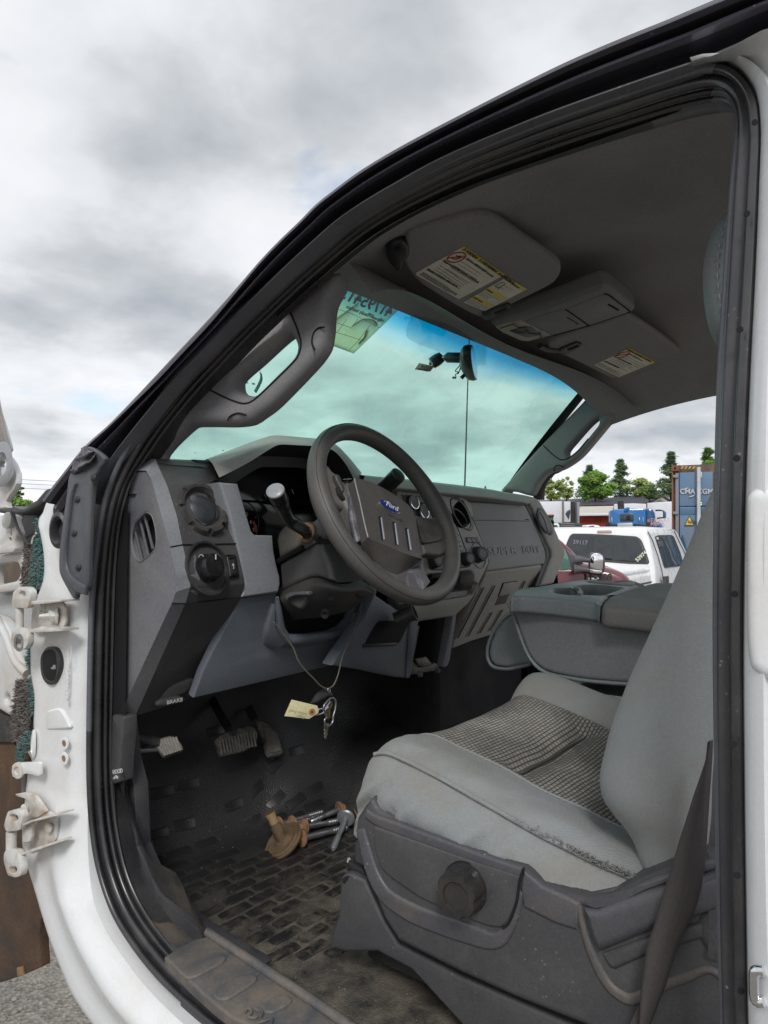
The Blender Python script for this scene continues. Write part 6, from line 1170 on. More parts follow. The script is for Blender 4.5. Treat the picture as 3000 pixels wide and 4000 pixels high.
# dark trim between the seat and the B-pillar
bt_ = X(.135)
plate('b_pillar_trim', PP('d', [(1060, -300), (1200, -300), (1200, 2400), (300, 2400), (620, 1900), (900, 1300), (1010, 730), (1040, 400)], X(.16)), X(.16), .03, DARKP, TR, .004)
plate('retractor_cover', PP('d', [(1200, 1060), (1100, 1080), (1010, 1140), (930, 1220), (880, 1330), (880, 1440), (930, 1550), (1000, 1640), (1080, 1700), (1200, 1730)], X(.122)), X(.122), .05, DARKP, TR, .02, smooth=40, res=5)
plate('trim_step', PP('d', [(1010, 735), (1200, 740), (1200, 940), (985, 920)], X(.125)), X(.125), .04, DARKP, TR, .008)

# ================================================================== centre seat folded down as a console
CV = surf('console_vinyl', (.20, .23, .24), .5, 500, .35, (.22, .18, .14), .35, 5, thr=.5)
cn = X(.745)
CON = plate('centre_console', PP('K', [(124, 978), (250, 990), (460, 1008), (650, 1032), (850, 1052), (1040, 1078), (1300, 1110), (1300, 1500), (1040, 1482), (880, 1467), (740, 1458), (600, 1445), (480, 1428), (400, 1412), (330, 1385), (275, 1342), (235, 1275), (198, 1180), (155, 1060)], cn), cn, .30, surf('console_side_vinyl', (.20, .21, .22), .6, 500, .35, (.2, .17, .14), .35, 6, thr=.5), TR, .012, res=4)
def stitched(name, q, c, par, st_=True):
    P_ = cr(PP('K', q, c), 110); tube(name, P_, .0042, CV, par, 8)
    for i in range(1, 108, 3): tube('stitch', [P_[i]+c.n*.0042, P_[i+1]+c.n*.0042], .0008, FABV, par, 4)
stitched('piping', [(128, 985), (160, 1065), (200, 1185), (238, 1280), (280, 1345), (335, 1390), (402, 1415), (480, 1430), (600, 1448), (740, 1460), (880, 1470), (1040, 1484)], cn.off(-.001), CON)
A_, B_, C_ = P1('K', 200, 932, X(.735)), P1('K', 1040, 1035, X(.735)), P1('K', 560, 850, X(1.05))
tpn = (B_-A_).cross(C_-A_); tp = pl(A_, tpn)
rim_h = [(385, 915), (405, 903), (500, 900), (535, 905), (548, 920), (545, 938), (500, 940), (430, 932)]
TRY = plate('console_tray', PP('K', [(140, 950), (150, 925), (168, 912), (250, 898), (400, 872), (540, 852), (600, 849), (760, 862), (905, 882), (820, 910), (730, 942), (695, 962), (672, 1005), (640, 990), (400, 962), (200, 945)], tp), tp, .038, CV, CON, .009, res=4, r=.012,
  holes=[PP('K', rim_h, tp), PP('K', [(510, 893), (560, 884), (640, 882), (740, 890), (820, 903), (800, 918), (745, 937), (660, 942), (570, 938), (552, 915)], tp)], rh=.01)
plate('cup_holder_floor', PP('K', [(330, 960), (350, 890), (880, 860), (840, 950), (600, 985)], tp.off(-.055)), tp.off(-.055), .005, surf('cup_floor', (.05, .058, .062), .6, 400, .2), CON, .001)
plate('tray_channel', PP('K', [(585, 858), (640, 853), (760, 864), (880, 880), (850, 889), (700, 878), (600, 868)], tp.off(.0006)), tp.off(.0006), .002, surf('tray_shadow', (.05, .055, .058), .6, 400, .1), CON, .0008, r=.004)
tube('cup_divider', [v+tp.n*.001 for v in PP('K', [(520, 905), (545, 912), (552, 925), (545, 940)], tp)], .004, CV, CON, 10, 20)
LID = plate('console_lid', PP('K', [(680, 1000), (688, 972), (725, 942), (820, 912), (905, 884), (975, 866), (1080, 866), (1400, 880), (1400, 1090), (1040, 1045), (850, 1022), (700, 1008)], tp.off(.003)), tp.off(.003), .045, surf('lid_vinyl', (.155, .155, .157), .7, 400, .4, (.2, .17, .14), .5, 7), CON, .014, res=5, r=.012)
tube('lid_gap', PP('K', [(672, 1030), (760, 1042), (900, 1060), (1040, 1080)], cn.off(.002)), .004, VOID, CON, 6)
fl_ = X(.82)
FLP = plate('centre_seat_flap', PP('K', [(175, 1040), (140, 1050), (100, 1085), (55, 1140), (20, 1215), (8, 1280), (18, 1330), (48, 1362), (120, 1374), (190, 1362), (280, 1345), (330, 1200)], fl_), fl_, .20, CV, TR, .012, res=4)
stitched('piping', [(140, 1048), (98, 1083), (52, 1140), (17, 1215), (5, 1280), (15, 1332), (46, 1366), (120, 1378), (190, 1366), (262, 1348)], fl_.off(-.001), FLP)
g = patch([[Vector((x, y, z)) for x in (.765, .80, .95, 1.10, 1.14)] for y, z in ((.05, 1.40), (.3, 1.46), (.55, 1.475), (.66, 1.46), (.70, 1.40), (.70, 1.25))], 16, 24); loft('centre_seat_cushion', g, surf('centre_cloth_dark', (.06, .062, .066), .9, 500, .3), TR, sharp=180)
box('centre_seat_base', (.95, .35, 1.28), (.34, .62, .16), VOID, TR)

# ================================================================== rear-view mirror on the glass
VB = surf('mirror_black', (.02, .022, .022), .35, 500, .05, DUST, .2, 14)
m0 = P1('V', 285, 700, lambda p: wsf(p)+.03)
dep = (m0-CAM).dot(D0)
MI = lathe('rear_view_mirror', P1('V', 470, 718, dep-.06), (-.44, .898, 0), [(.116, -.008), (.120, 0), (.115, .010), (.095, .018), (.06, .024), (.03, .027), (0, .028)], VB, TR, 60, sy=.31)
nF = Vector((.44, -.898, 0)); cF = P1('V', 470, 718, dep-.06)+nF*.009
lathe('mirror_glass', cF, nF, [(.110, 0), (0, .0003)], CHROME, MI, 60, sy=.29)
a_, b_ = P1('V', 338, 686, dep-.02), P1('V', 428, 688, dep-.05); tube('mirror_arm', [a_, a_.lerp(b_, .08), a_.lerp(b_, .92), b_], [.011, .0135, .0135, .011], VB, MI, 20)
tube('mirror_ball', [b_, P1('V', 450, 690, dep-.05)], .008, BLACKP, MI, 12); lathe('mirror_ball', P1('V', 328, 686, dep-.01), (1, 0, 0), [(.004, -.008), (.008, 0), (.004, .008), (0, .009)], STEEL, MI, 14)
tube('mirror_mount', PP('V', [(258, 718), (285, 700), (312, 682)], dep), [.0155, .0165, .014], VB, MI, 16, 14); plate('mirror_mount', PP('V', [(240, 722), (250, 700), (285, 668), (310, 662), (322, 680), (290, 690), (262, 728)], pl(m0+Vector((0, .01, 0)), -D0)), pl(m0+Vector((0, .01, 0)), -D0), .01, BLACKP, MI, .003, r=.006)
tube('mirror_lever', PP('V', [(440, 772), (418, 798)], dep-.05), [.004, .0055], VB, MI, 10)
for q in ([(415, 705), (418, 735), (400, 770), (385, 778), (390, 790)], [(420, 705), (412, 740), (405, 765), (400, 775), (398, 760)], [(412, 705), (408, 730), (395, 745), (385, 760), (395, 765)]): tube('mirror_wire', PP('V', q, dep-.045), .0013, BLACKP, MI, 5, 20)
tube('mirror_wire', PP('V', [(370, 798), (378, 794), (388, 796), (384, 800)], dep-.045), .003, STEEL, MI, 6)
cdp = pl(P1('V', 220, 740, dep+.005), (-.5, -.8, -.35))
CD = plate('small_card', PP('V', [(190, 716), (272, 734), (250, 763), (166, 751)], cdp), cdp, .001, surf('card_cream', (.50, .46, .38), .7, 300, 0), None, .0002, label='small cream card with dark print stuck beside the mirror mount on the windshield', category='card')
plate('card_panel', PP('V', [(196, 723), (220, 728), (205, 748), (180, 746)], cdp.off(.0006)), cdp.off(.0006), .0004, surf('card_white', (.62, .60, .55), .7, 300, 0), CD, .0001); plate('card_panel', PP('V', [(226, 729), (262, 737), (246, 757), (212, 750)], cdp.off(.0006)), cdp.off(.0006), .0004, surf('card_grey', (.34, .31, .27), .7, 300, 0), CD, .0001)
tube('card_logo', [v+cdp.n*.001 for v in PP('V', [(202, 730), (206, 728), (210, 732), (206, 738), (200, 737)], cdp)], .0007, INK, CD, 5, closed=True); fine('V', (185, 743), (246, 757), (180, 752), 2, cdp, CD, .0009, 4); tube('card_red_line', [v+cdp.n*.001 for v in PP('V', [(208, 751), (245, 757)], cdp)], .0009, REDINK, CD, 5)
# aerial on the far fender
tube('radio_aerial', [P1('p', 1806, 2060, 3.0), P1('p', 1816, 1880, 3.0), P1('p', 1827, 1500, 3.0), P1('p', 1836, 1240, 3.0)], [.0042, .0036, .0028, .0022], surf('aerial_black', (.03, .035, .035), .5, 300, 0), TR, 8)

# ================================================================== insurance sheet on the outside of the glass
pm = bpy.data.materials.new('translucent_sheet'); pm.use_nodes = True; t = pm.node_tree; b = t.nodes['Principled BSDF']; b.inputs['Base Color'].default_value = (.55, .56, .40, 1); b.inputs['Roughness'].default_value = .8
tl_ = t.nodes.new('ShaderNodeBsdfTranslucent'); tl_.inputs[0].default_value = (.80, .86, .70, 1); mxs = t.nodes.new('ShaderNodeMixShader'); mxs.inputs[0].default_value = .85; o_ = [n for n in t.nodes if n.type == 'OUTPUT_MATERIAL'][0]
t.links.new(b.outputs[0], mxs.inputs[1]); t.links.new(tl_.outputs[0], mxs.inputs[2]); t.links.new(mxs.outputs[0], o_.inputs[0])
def wsp(x, y, R='S', h=.006): return P1(R, x, y, lambda p: wsf(p-Vector((0, h, h))))
c00, c10, c11, c01 = (-60, 700), (335, 845), (878, 318), (300, -30)
def sheet(u, v, h=.006): x = (c00[0]*(1-u)+c10[0]*u)*(1-v)+(c01[0]*(1-u)+c11[0]*u)*v; y = (c00[1]*(1-u)+c10[1]*u)*(1-v)+(c01[1]*(1-u)+c11[1]*u)*v; return wsp(x, y, 'S', h)
SHT = loft('insurance_sheet', [[sheet(i/16, j/16) for i in range(17)] for j in range(17)], pm, None, sharp=180, label='translucent insurance sheet with a handwritten number taped outside the windshield corner', category='paper sheet')
solid(SHT, .0004)
pa, pb = wsp(685, 478, h=.005), wsp(178, 278, h=.005); pc_ = wsp(560, 700, h=.005); wn = (pb-pa).cross(pc_-pa).normalized(); wn = wn if wn.dot(CAM-pa) < 0 else -wn
mark = surf('marker_blue_black', (.01, .03, .04), .6, 300, 0)
xd = pb-pa
def fit2(s, a, b_, size, mat, nm, h=.0): 
    o = text(nm, s, a-wn*.0012, b_-a, wn, size, mat, SHT, .0003, bold=.001 if size > .03 else .0002, shear=.12); x_ = (b_-a).normalized(); w_ = max(v.co.dot(x_) for v in o.data.vertices)-min(v.co.dot(x_) for v in o.data.vertices); k = (b_-a).length/w_
    o.data.transform(Matrix.Translation(a) @ Matrix.Scale(k, 4, x_) @ Matrix.Translation(-a)); return o
fit2('41795413', pa, pb, .040, mark, 'marker_number')
fit2('Progressive Casualty Insurance', wsp(622, 536, h=.005), wsp(252, 382, h=.005), .0125, INK, 'printed_line'); fit2('FORD', wsp(520, 480, h=.005), wsp(465, 455, h=.005), .010, INK, 'printed_line'); fit2('2011', wsp(610, 518, h=.005), wsp(575, 505, h=.005), .010, INK, 'printed_line')
for q in ([(70, 365), (320, 450), (600, 590)], [(45, 600), (250, 660), (420, 715)], [(60, 500), (200, 550), (300, 585)], [(20, 720), (300, 820)], [(270, 500), (180, 620), (60, 700)], [(380, 500), (300, 600)], [(500, 560), (380, 720), (300, 800)]): tube('form_rule', [wsp(x, y, h=.005) for x, y in q], .0005, INK, SHT, 4)
tape = surf('yellowed_tape', (.40, .36, .22), .6, 200, .3)
for q, r_ in (([(190, 230), (170, 300), (130, 390), (90, 440)], .006), ([(380, 330), (260, 420), (150, 500), (50, 590)], .007), ([(320, 560), (420, 500), (520, 510), (560, 560)], .006), ([(470, 600), (440, 680), (380, 740)], .006)): tube('tape_strip', [wsp(x, y, h=.0075) for x, y in q], r_, tape, SHT, 6, 16, flat=.12)
for i in range(40): x, y = rr.uniform(120, 500), rr.uniform(280, 700); lathe('water_spot', wsp(x, y, h=.0045), (0, -.7, -.7), [(.0012*rr.uniform(.4, 1), 0), (0, .0002)], tape, SHT, 6) if i < 24 else None
# paint-pen marks and specks on the glass
teal = surf('teal_pen', (.0, .12, .11), .5, 200, 0)
PEN = None
for q, r_ in (([(905, 560), (935, 565), (955, 595)], .005), ([(845, 635), (880, 622), (915, 620), (950, 640)], .003), ([(955, 655), (960, 700), (940, 750), (915, 795)], .004), ([(760, 712), (800, 716), (858, 724)], .005), ([(895, 738), (912, 734)], .003), ([(830, 745), (800, 775)], .0012), ([(490, 1015), (515, 1020), (550, 1016)], .005)):
    o = tube('pen_mark', [wsp(x, y, 'c', .002) for x, y in q], r_, teal, WSH, 6, 12, flat=.15)
for R, x, y, s in (('c', 685, 1215, .0028), ('c', 484, 1231, .0018), ('Q', 518, 73, .002), ('Q', 457, 167, .002), ('Q', 793, 66, .002), ('Q', 757, 320, .0016), ('W', 905, 240, .002)): lathe('glass_chip', wsp(x, y, R, .001), (0, -.7, -.7), [(s, 0), (s*.6, .0003), (0, .0003)], BLACKP, WSH, 10, sy=.5)

# ================================================================== keys on a cord
kd = Y(1.0)
cord = tube('cord_loop', PP('N', [(418, -170), (470, -110), (550, 0), (600, 70), (625, 130), (655, 205), (720, 290), (800, 370), (860, 435), (905, 462), (945, 464), (985, 440), (1015, 385), (1040, 310), (1070, 180), (1105, 90), (1150, -10), (1190, -110), (1235, -230), (1255, -330), (1262, -420), (1262, -520), (1260, -590)], kd), .0016, surf('brown_cord', (.14, .125, .10), .7, 200, .2), None, 8, 110, label='thin brown cord looped from the steering column down to the keys', category='cord')
kt = pl(P1('N', 690, 670, kd), (-.5, -1, .1))
TG = plate('key_tag', PP('N', [(588, 572), (832, 630), (850, 668), (845, 702), (755, 758), (518, 730)], kt), kt, .0012, surf('manila_tag', (.62, .56, .33), .75, 300, .05, (.4, .34, .2), .2, 20), None, .0003, label='pale yellow manila tag with faint handwriting hanging beside the keys', category='tag')
lathe('tag_eyelet', P1('N', 784, 692, kt.off(.0002)), kt.n, [(.0068, 0), (.0066, .0006), (.0024, .0006), (.0022, 0)], surf('eyelet_orange', (.36, .17, .06), .6, 200, 0), TG, 28); lathe('tag_hole', P1('N', 784, 692, kt.off(.0009)), kt.n, [(.0022, 0), (0, .0001)], VOID, TG, 16)
pnl_ = surf('pencil', (.33, .30, .20), .8, 200, 0)
dx_ = P1('N', 590, 680, kt)-P1('N', 710, 705, kt)
text('handwriting', 'white Ford', P1('N', 740, 700, kt.off(.0004)), dx_, kt.n, .0085, pnl_, TG, .0001, shear=.3); text('handwriting', 'Beige', P1('N', 720, 735, kt.off(.0004)), dx_, kt.n, .008, pnl_, TG, .0001, shear=.3)
st_ = surf('white_string', (.55, .55, .72), .7, 200, 0)
for q in ([(784, 692), (800, 715), (840, 712), (880, 690), (905, 650), (945, 590)], [(784, 690), (830, 665), (880, 650), (920, 620), (945, 580)], [(880, 700), (905, 660), (930, 640), (890, 650), (880, 690)]): tube('tag_string', [v+Vector((0, -.004, 0)) for v in PP('N', q, kd)], .0010, st_, TG, 6, 24)
tube('leather_fob', PP('N', [(770, 605), (810, 580), (860, 535), (920, 505), (965, 510), (985, 540)], Y(1.006)), [.001, .006, .0085, .0085, .0075, .003], surf('black_leather_fob', (.03, .03, .032), .5, 200, .4), None, 12, 24, flat=.3, label='dark leather fob strap hanging behind the yellow tag', category='key fob')
CB = tube('carabiner', PP('N', [(945, 575), (970, 558), (995, 565), (1012, 605), (1005, 670), (988, 730), (985, 775), (965, 812), (935, 825), (910, 805), (905, 765), (922, 745), (908, 700), (895, 650), (905, 620)], Y(.993)), .0021, STEEL, None, 10, 60, closed=True, label='silver carabiner clip holding the brass key', category='carabiner')
tube('carabiner_gate', PP('N', [(940, 465), (935, 485), (945, 500), (958, 495), (955, 470)], Y(.996)), .0012, STEEL, CB, 6, 20, closed=True)
brass = surf('brass_key', (.35, .25, .10), .4, 300, .1, metal=.8); nick = surf('nickel_key', (.38, .35, .28), .4, 300, .1, metal=.7)
kk = Y(.997); kpln = kk
plate('key', PP('N', [(935, 600), (955, 580), (980, 590), (985, 625), (970, 655), (958, 670), (962, 740), (945, 760), (932, 755), (935, 730), (925, 720), (935, 705), (922, 690), (932, 672), (920, 640)], kpln), kpln, .002, brass, None, .0005, label='brass key inside the silver carabiner', category='key')
k2p = Y(1.002)
plate('key', PP('N', [(905, 800), (945, 800), (948, 830), (938, 850), (940, 870), (930, 885), (936, 900), (926, 925), (922, 948), (912, 950), (905, 935), (910, 915), (900, 905), (908, 885), (900, 870), (908, 850), (902, 830)], k2p), k2p, .002, nick, None, .0005, label='dull nickel key blade hanging lowest under the carabiner', category='key')

# ================================================================== rusty bolts on the mat
def fp(h): return lambda p: p.z-fz(p.x, p.y)-h
def bolt(name, hx, hy, tx, ty, label, hr=.0185, sr=.0066, head=RUSTM, hh_=.022, th_=.010, shank=STEEL):
    a = P1('N', hx, hy, fp(hh_)); b_ = P1('N', tx, ty, fp(th_)); d = (b_-a).normalized(); L_ = (b_-a).length
    up = Vector((0, 0, 1)); o = tube(name, [a, a.lerp(b_, .45), a.lerp(b_, .47), a.lerp(b_, .62), a.lerp(b_, .64), b_-d*.004, b_], [sr, sr, sr*.9, sr*.9, sr, sr, sr*.6], shank, None, 16, label=label, category='bolt', group='rusty flange bolts lying on the floor mat')
    lathe('bolt_flange', a, -d, [(sr, -.004), (hr*.85, -.003), (hr, 0), (hr*.98, .003), (hr*.6, .005), (hr*.55, .0055)], head, o, 28); lathe('bolt_head', a-d*.005, -d, [(hr*.52, 0), (hr*.52, .008), (hr*.42, .010), (0, .010)], head, o, 6)
    for k in range(7): lathe('bolt_thread', a+d*(L_*(.66+.045*k)), d, [(sr*1.08, -.0006), (sr*1.14, 0), (sr*1.08, .0006)], shank, o, 14, cap0=False, cap1=False)
    return o
bolt('flange_bolt', 470, 1775, 890, 1650, 'flange bolt at the back of the pile beside the sawn rusty stud')
bolt('flange_bolt', 598, 1765, 870, 1690, 'bolt with round rusty flange lying second behind the grey ones', th_=.014)
bolt('flange_bolt', 712, 1795, 1045, 1735, 'flange bolt in the middle of the pile with its tan rusty flange to the left')
bolt('flange_bolt', 688, 1905, 1125, 1800, 'frontmost long bolt with a thin ragged rusty flange')
bolt('flange_bolt', 1048, 1625, 770, 1745, 'flange bolt pointing left with an orange flange at the rear right', th_=.016, hh_=.026)
zg = surf('zinc_grey', (.27, .29, .31), .45, 300, .1, (.2, .15, .1), .4, 18, metal=.5)
bolt('flange_bolt', 1108, 1712, 985, 2010, 'grey bolt with a clean grey flange pointing towards the door sill', hr=.0215, head=zg, hh_=.030, th_=.006, shank=zg)
lathe('rusty_washer', P1('N', 1205, 1690, fp(.02)), (.7, -.5, .3), [(.006, 0), (.006, .002), (.017, .002), (.017, 0), (.006, 0)], RUSTM, None, 24, label='rusty washer half hidden behind the seat base by the bolts', category='washer', cap0=False, cap1=False)
dc = P1('N', 505, 1930, fp(.022)); dn = ((RT*-.55+UP0*.83)*.94-DV*.34).normalized(); wornr = surf('rusty_plate', (.10, .07, .042), .75, 200, .8, (.34, .15, .05), .4, 30, thr=.54)
RP = lathe('body_mount', dc, dn, [(.046, -.005), (.0475, 0), (.044, .003), (.039, .001), (.035, .004), (.028, .001), (.020, .002), (.016, .006), (.012, .008)], wornr, None, 44, label='big rusty body-mount cap tilted on the mat with a broken stud standing in it', category='body mount')
a, b_ = dc, P1('N', 372, 1650, fp(.085)); d = b_-a
tube('broken_stud', [a, a+d*.25, a+d*.5, a+d*.55, a+d*.8, a+d*.98, b_], [.013, .012, .013, .0105, .0095, .0115, .0125], wornr, RP, 12); tube('broken_stud', [a+d*.62, a+d*.8, a+d*.97], [.0105, .0102, .0125], surf('bare_rust_wood', (.34, .23, .13), .9, 120, .6, (.2, .1, .04), .6, 60), RP, 12)
plate('white_plastic_strip', PP('N', [(1120, 2118), (1135, 2110), (1240, 2165), (1250, 2190), (1235, 2188), (1115, 2140)], fp(.012)), pl(P1('N', 1180, 2150, fp(.012)), (0, -.3, 1)), .003, PRINTW, None, .0005, label='short white plastic strip lying against the seat base', category='plastic strip')
# ================================================================== the yard beyond
def vplane(depth, yaw=0):
    """an upright plane at this distance ahead; yaw turns its right end towards us (degrees)"""
    o = CAM+D0*depth; n = -D0*cos(radians(yaw))+RT*sin(radians(yaw)); return pl(o, n)
def bplate(name, R, pts, c, th, mat, par, **kw):
    kw.setdefault('bv', min(.03, th*.3)); return plate(name, PP(R, pts, c), c, th, mat, par, **kw)
def brt(name, R, pt, depth, label, cat, group=None):
    p = P1(R, pt[0], pt[1], depth); return root(name, (p.x, p.y, 0), label, cat, group)
WP2 = surf('truck_white_paint', (.86, .86, .86), .28, 100, 0, (.6, .56, .48), .05, 1.2, coat=.5)
DGL = surf('dark_window_glass', (.018, .022, .026), .06, 100, 0, spec=.9)
TIRE = surf('tyre_rubber', (.025, .025, .025), .8, 40, .3)
CHALK = surf('window_chalk', (.62, .68, .52), .8, 100, 0); CHALKD = surf('window_chalk_faint', (.20, .17, .24), .8, 100, 0)
# ---- white crew cab pickup seen from behind
th = radians(35); uL = -RT*cos(th)+D0*sin(th); vF = RT*sin(th)+D0*cos(th)
E0 = P1('M', 1120, 1160, 10.0); E0.z = 0
WT = root('parked_pickup', E0, 'white crew cab pickup seen from behind with chalk numbers on its dark rear window', 'pickup truck')
def wp(u, v, z): return E0+uL*u+vF*v+Vector((0, 0, z))
def prism(name, secs, mat, par, bw=.05, bs=4, **kw):
    vs = [p for s in secs for p in s]; n = len(secs[0]); fs = [tuple(range(n)), tuple((len(secs)-1)*n+i for i in range(n))]
    for k in range(len(secs)-1):
        for i in range(n): fs.append((k*n+i, k*n+(i+1) % n, (k+1)*n+(i+1) % n, (k+1)*n+i))
    o = mk(name, vs, fs, mat, par, 30, **kw); bev(o, bw, bs, 20) if bw else None; return o
def pxz(x, y, c): return P1('M', x, y, c)
W_, Ln = 1.88, 2.45
cab = prism('cab', [[wp(0, 0, .62), wp(W_, 0, .62), wp(W_, Ln, .62), wp(0, Ln, .62)], [wp(0, 0, 1.36), wp(W_, 0, 1.36), wp(W_, Ln, 1.36), wp(0, Ln, 1.36)], [wp(.14, .13, 1.93), wp(W_-.14, .13, 1.93), wp(W_-.14, Ln-.45, 1.93), wp(.14, Ln-.45, 1.93)], [wp(.30, .35, 1.965), wp(W_-.30, .35, 1.965), wp(W_-.3, Ln-.7, 1.965), wp(.3, Ln-.7, 1.965)]], WP2, WT, .06)
rn = (wp(W_, 0, 1.36)-wp(0, 0, 1.36)).cross(wp(.14, .13, 1.93)-wp(0, 0, 1.36)); rpn = pl(wp(0, 0, 1.36), rn).off(.012)
sn = (wp(0, Ln, 1.36)-wp(0, 0, 1.36)).cross(wp(.14, .13, 1.93)-wp(0, 0, 1.36)); spn = pl(wp(0, 0, 1.36), sn).off(.012)
GSK = surf('window_gasket', (.05, .05, .05), .6, 100, 0)
gw = bplate('rear_window_gasket', 'M', [(352, 840), (385, 760), (410, 738), (560, 740), (760, 750), (965, 762), (1005, 790), (1045, 890), (1075, 985), (1065, 1003), (900, 1000), (700, 985), (352, 960)], rpn, .02, GSK, WT, r=.04, bv=.006)
bplate('rear_window', 'M', [(362, 840), (395, 765), (418, 750), (594, 757), (590, 955), (362, 945)], rpn.off(.006), .01, DGL, WT, r=.02, bv=.002)
bplate('rear_window', 'M', [(604, 758), (762, 765), (757, 970), (600, 957)], rpn.off(.006), .01, DGL, WT, bv=.002)
bplate('rear_window', 'M', [(772, 766), (955, 775), (985, 795), (1025, 890), (1048, 978), (1040, 988), (766, 972)], rpn.off(.006), .01, DGL, WT, r=.02, bv=.002)
bplate('brake_light', 'M', [(625, 712), (740, 710), (750, 716), (748, 730), (630, 731), (622, 722)], rpn.off(.01), .03, surf('brake_lamp', (.42, .30, .26), .3, 100, 0), WT, bv=.004)
sd1 = bplate('side_window_gasket', 'M', [(1130, 765), (1155, 752), (1270, 750), (1290, 765), (1345, 900), (1378, 1015), (1215, 1035), (1205, 1020), (1165, 880)], spn, .015, GSK, WT, bv=.004)
bplate('side_window', 'M', [(1138, 770), (1160, 760), (1265, 758), (1282, 770), (1333, 900), (1366, 1003), (1215, 1022), (1175, 880)], spn.off(.006), .01, DGL, WT, bv=.002)
bplate('side_window', 'M', [(1358, 752), (1400, 748), (1470, 756), (1500, 775), (1520, 900), (1560, 1000), (1450, 1000), (1400, 880)], spn.off(.006), .01, surf('green_window_glass', (.05, .10, .085), .06, 100, 0, spec=.9), WT, bv=.002)
for q in ([(1062, 722), (1100, 790), (1150, 930), (1185, 1060), (1200, 1180)], [(1290, 715), (1330, 800), (1380, 900), (1415, 1010)]): tube('door_seam', PP('M', q, spn.off(.003)), .007, GSK, WT, 6)
bplate('door_handle', 'M', [(1205, 1108), (1245, 1105), (1248, 1165), (1212, 1165)], pl(wp(0, 0, 1), sn*1).off(.05) if False else spn.off(.02), .03, BLACKP, WT, bv=.006)
body2 = prism('bed', [[wp(.02, -1.95, .55), wp(W_-.02, -1.95, .55), wp(W_-.02, -.06, .55), wp(.02, -.06, .55)], [wp(.02, -1.95, 1.31), wp(W_-.02, -1.95, 1.31), wp(W_-.02, -.06, 1.31), wp(.02, -.06, 1.31)]], WP2, WT, .05)
tube('bed_rail', [wp(.06, -1.9, 1.34), wp(.06, -.1, 1.34)], .025, WP2, WT, 8); tube('bed_crease', [wp(.015, -1.9, 1.18), wp(.015, -.1, 1.18)], .012, GSK, WT, 6)
prism('hood', [[wp(0, Ln, .6), wp(W_, Ln, .6), wp(W_, Ln+1.35, .6), wp(0, Ln+1.35, .6)], [wp(.03, Ln-.05, 1.33), wp(W_-.03, Ln-.05, 1.33), wp(W_-.06, Ln+1.3, 1.22), wp(.06, Ln+1.3, 1.22)]], WP2, WT, .07)
for v_ in (-1.1, Ln+.55):
    for u_ in (.12, W_-.12): lathe('wheel', wp(u_, v_, .4), uL, [(.1, -.12), (.36, -.13), (.40, -.09), (.40, .09), (.36, .13), (.1, .12)], TIRE, WT, 28)
text('chalk_number', '53974', pxz(972, 985, rpn.off(.012)), pxz(1028, 935, rpn)-pxz(972, 985, rpn), rpn.n, .075, CHALK, WT, .001, bold=.002)
text('chalk_number', '53974', pxz(1142, 793, spn.off(.012)), pxz(1190, 780, spn)-pxz(1142, 793, spn), spn.n, .05, CHALK, WT, .001, bold=.002)
text('chalk_number', '59117', pxz(1160, 850, spn.off(.012)), pxz(1245, 845, spn)-pxz(1160, 850, spn), spn.n, .11, CHALKD, WT, .001, bold=.002)
text('chalk_number', '59117', pxz(415, 828, rpn.off(.012)), pxz(520, 835, rpn)-pxz(415, 828, rpn), rpn.n, .09, CHALKD, WT, .001, bold=.002)
# ---- maroon pickup with a big tow mirror
MR = surf('maroon_paint', (.11, .012, .02), .25, 100, 0, (.2, .1, .1), .2, 2, coat=.8)
md = vplane(7.4, -12); mb = vplane(7.9, -12)
MT = brt('parked_pickup', 'M', (560, 1100), 8.2, 'maroon pickup with a wide tow mirror and chrome fender badge, nearest vehicle outside', 'pickup truck')
fd = bplate('fender', 'M', [(-500, 1190), (-400, 1085), (100, 1065), (320, 1058), (440, 1050), (480, 990), (520, 1000), (640, 1025), (720, 1035), (800, 1055), (870, 1090), (915, 1135), (932, 1170), (936, 1300), (930, 1500), (-500, 1500)], md, 1.75, MR, MT, bv=.09, r=.05, res=4)
bplate('door', 'M', [(-500, 1085), (-200, 1062), (320, 1058), (430, 1055), (520, 1062), (528, 1180), (528, 1500), (-500, 1500)], md.off(.015), .03, MR, MT, bv=.012)
bplate('cab', 'M', [(-500, 690), (100, 700), (250, 750), (330, 815), (400, 880), (475, 965), (430, 1062), (-500, 1080)], mb.off(.2), 1.3, MR, MT, bv=.05, res=4)
bplate('side_window', 'M', [(-400, 760), (150, 790), (300, 850), (350, 880), (385, 960), (402, 1052), (-400, 1062)], mb.off(.22), .02, surf('green_side_glass', (.10, .20, .16), .08, 100, 0, spec=.9), MT, bv=.004)
bplate('window_corner', 'M', [(350, 868), (400, 905), (480, 950), (510, 1000), (470, 1010), (450, 1060), (405, 1068), (395, 1000), (372, 925)], md.off(.03), .04, surf('mirror_sail', (.10, .095, .105), .6, 100, 0), MT, bv=.012)
tube('mirror_arm', PP('M', [(430, 965), (470, 962), (520, 965), (570, 972)], md.off(.12)), [.045, .035, .022, .022], surf('mirror_arm_plastic', (.09, .085, .095), .6, 100, 0), MT, 10, 20); tube('mirror_arm', PP('M', [(425, 1045), (470, 1045), (520, 1050), (570, 1057)], md.off(.12)), [.055, .035, .024, .024], surf('mirror_arm_plastic', (.09, .085, .095), .6, 100, 0), MT, 10, 20)
mm = pl(P1('M', 630, 990, md.off(.15)), -D0+RT*-.15)
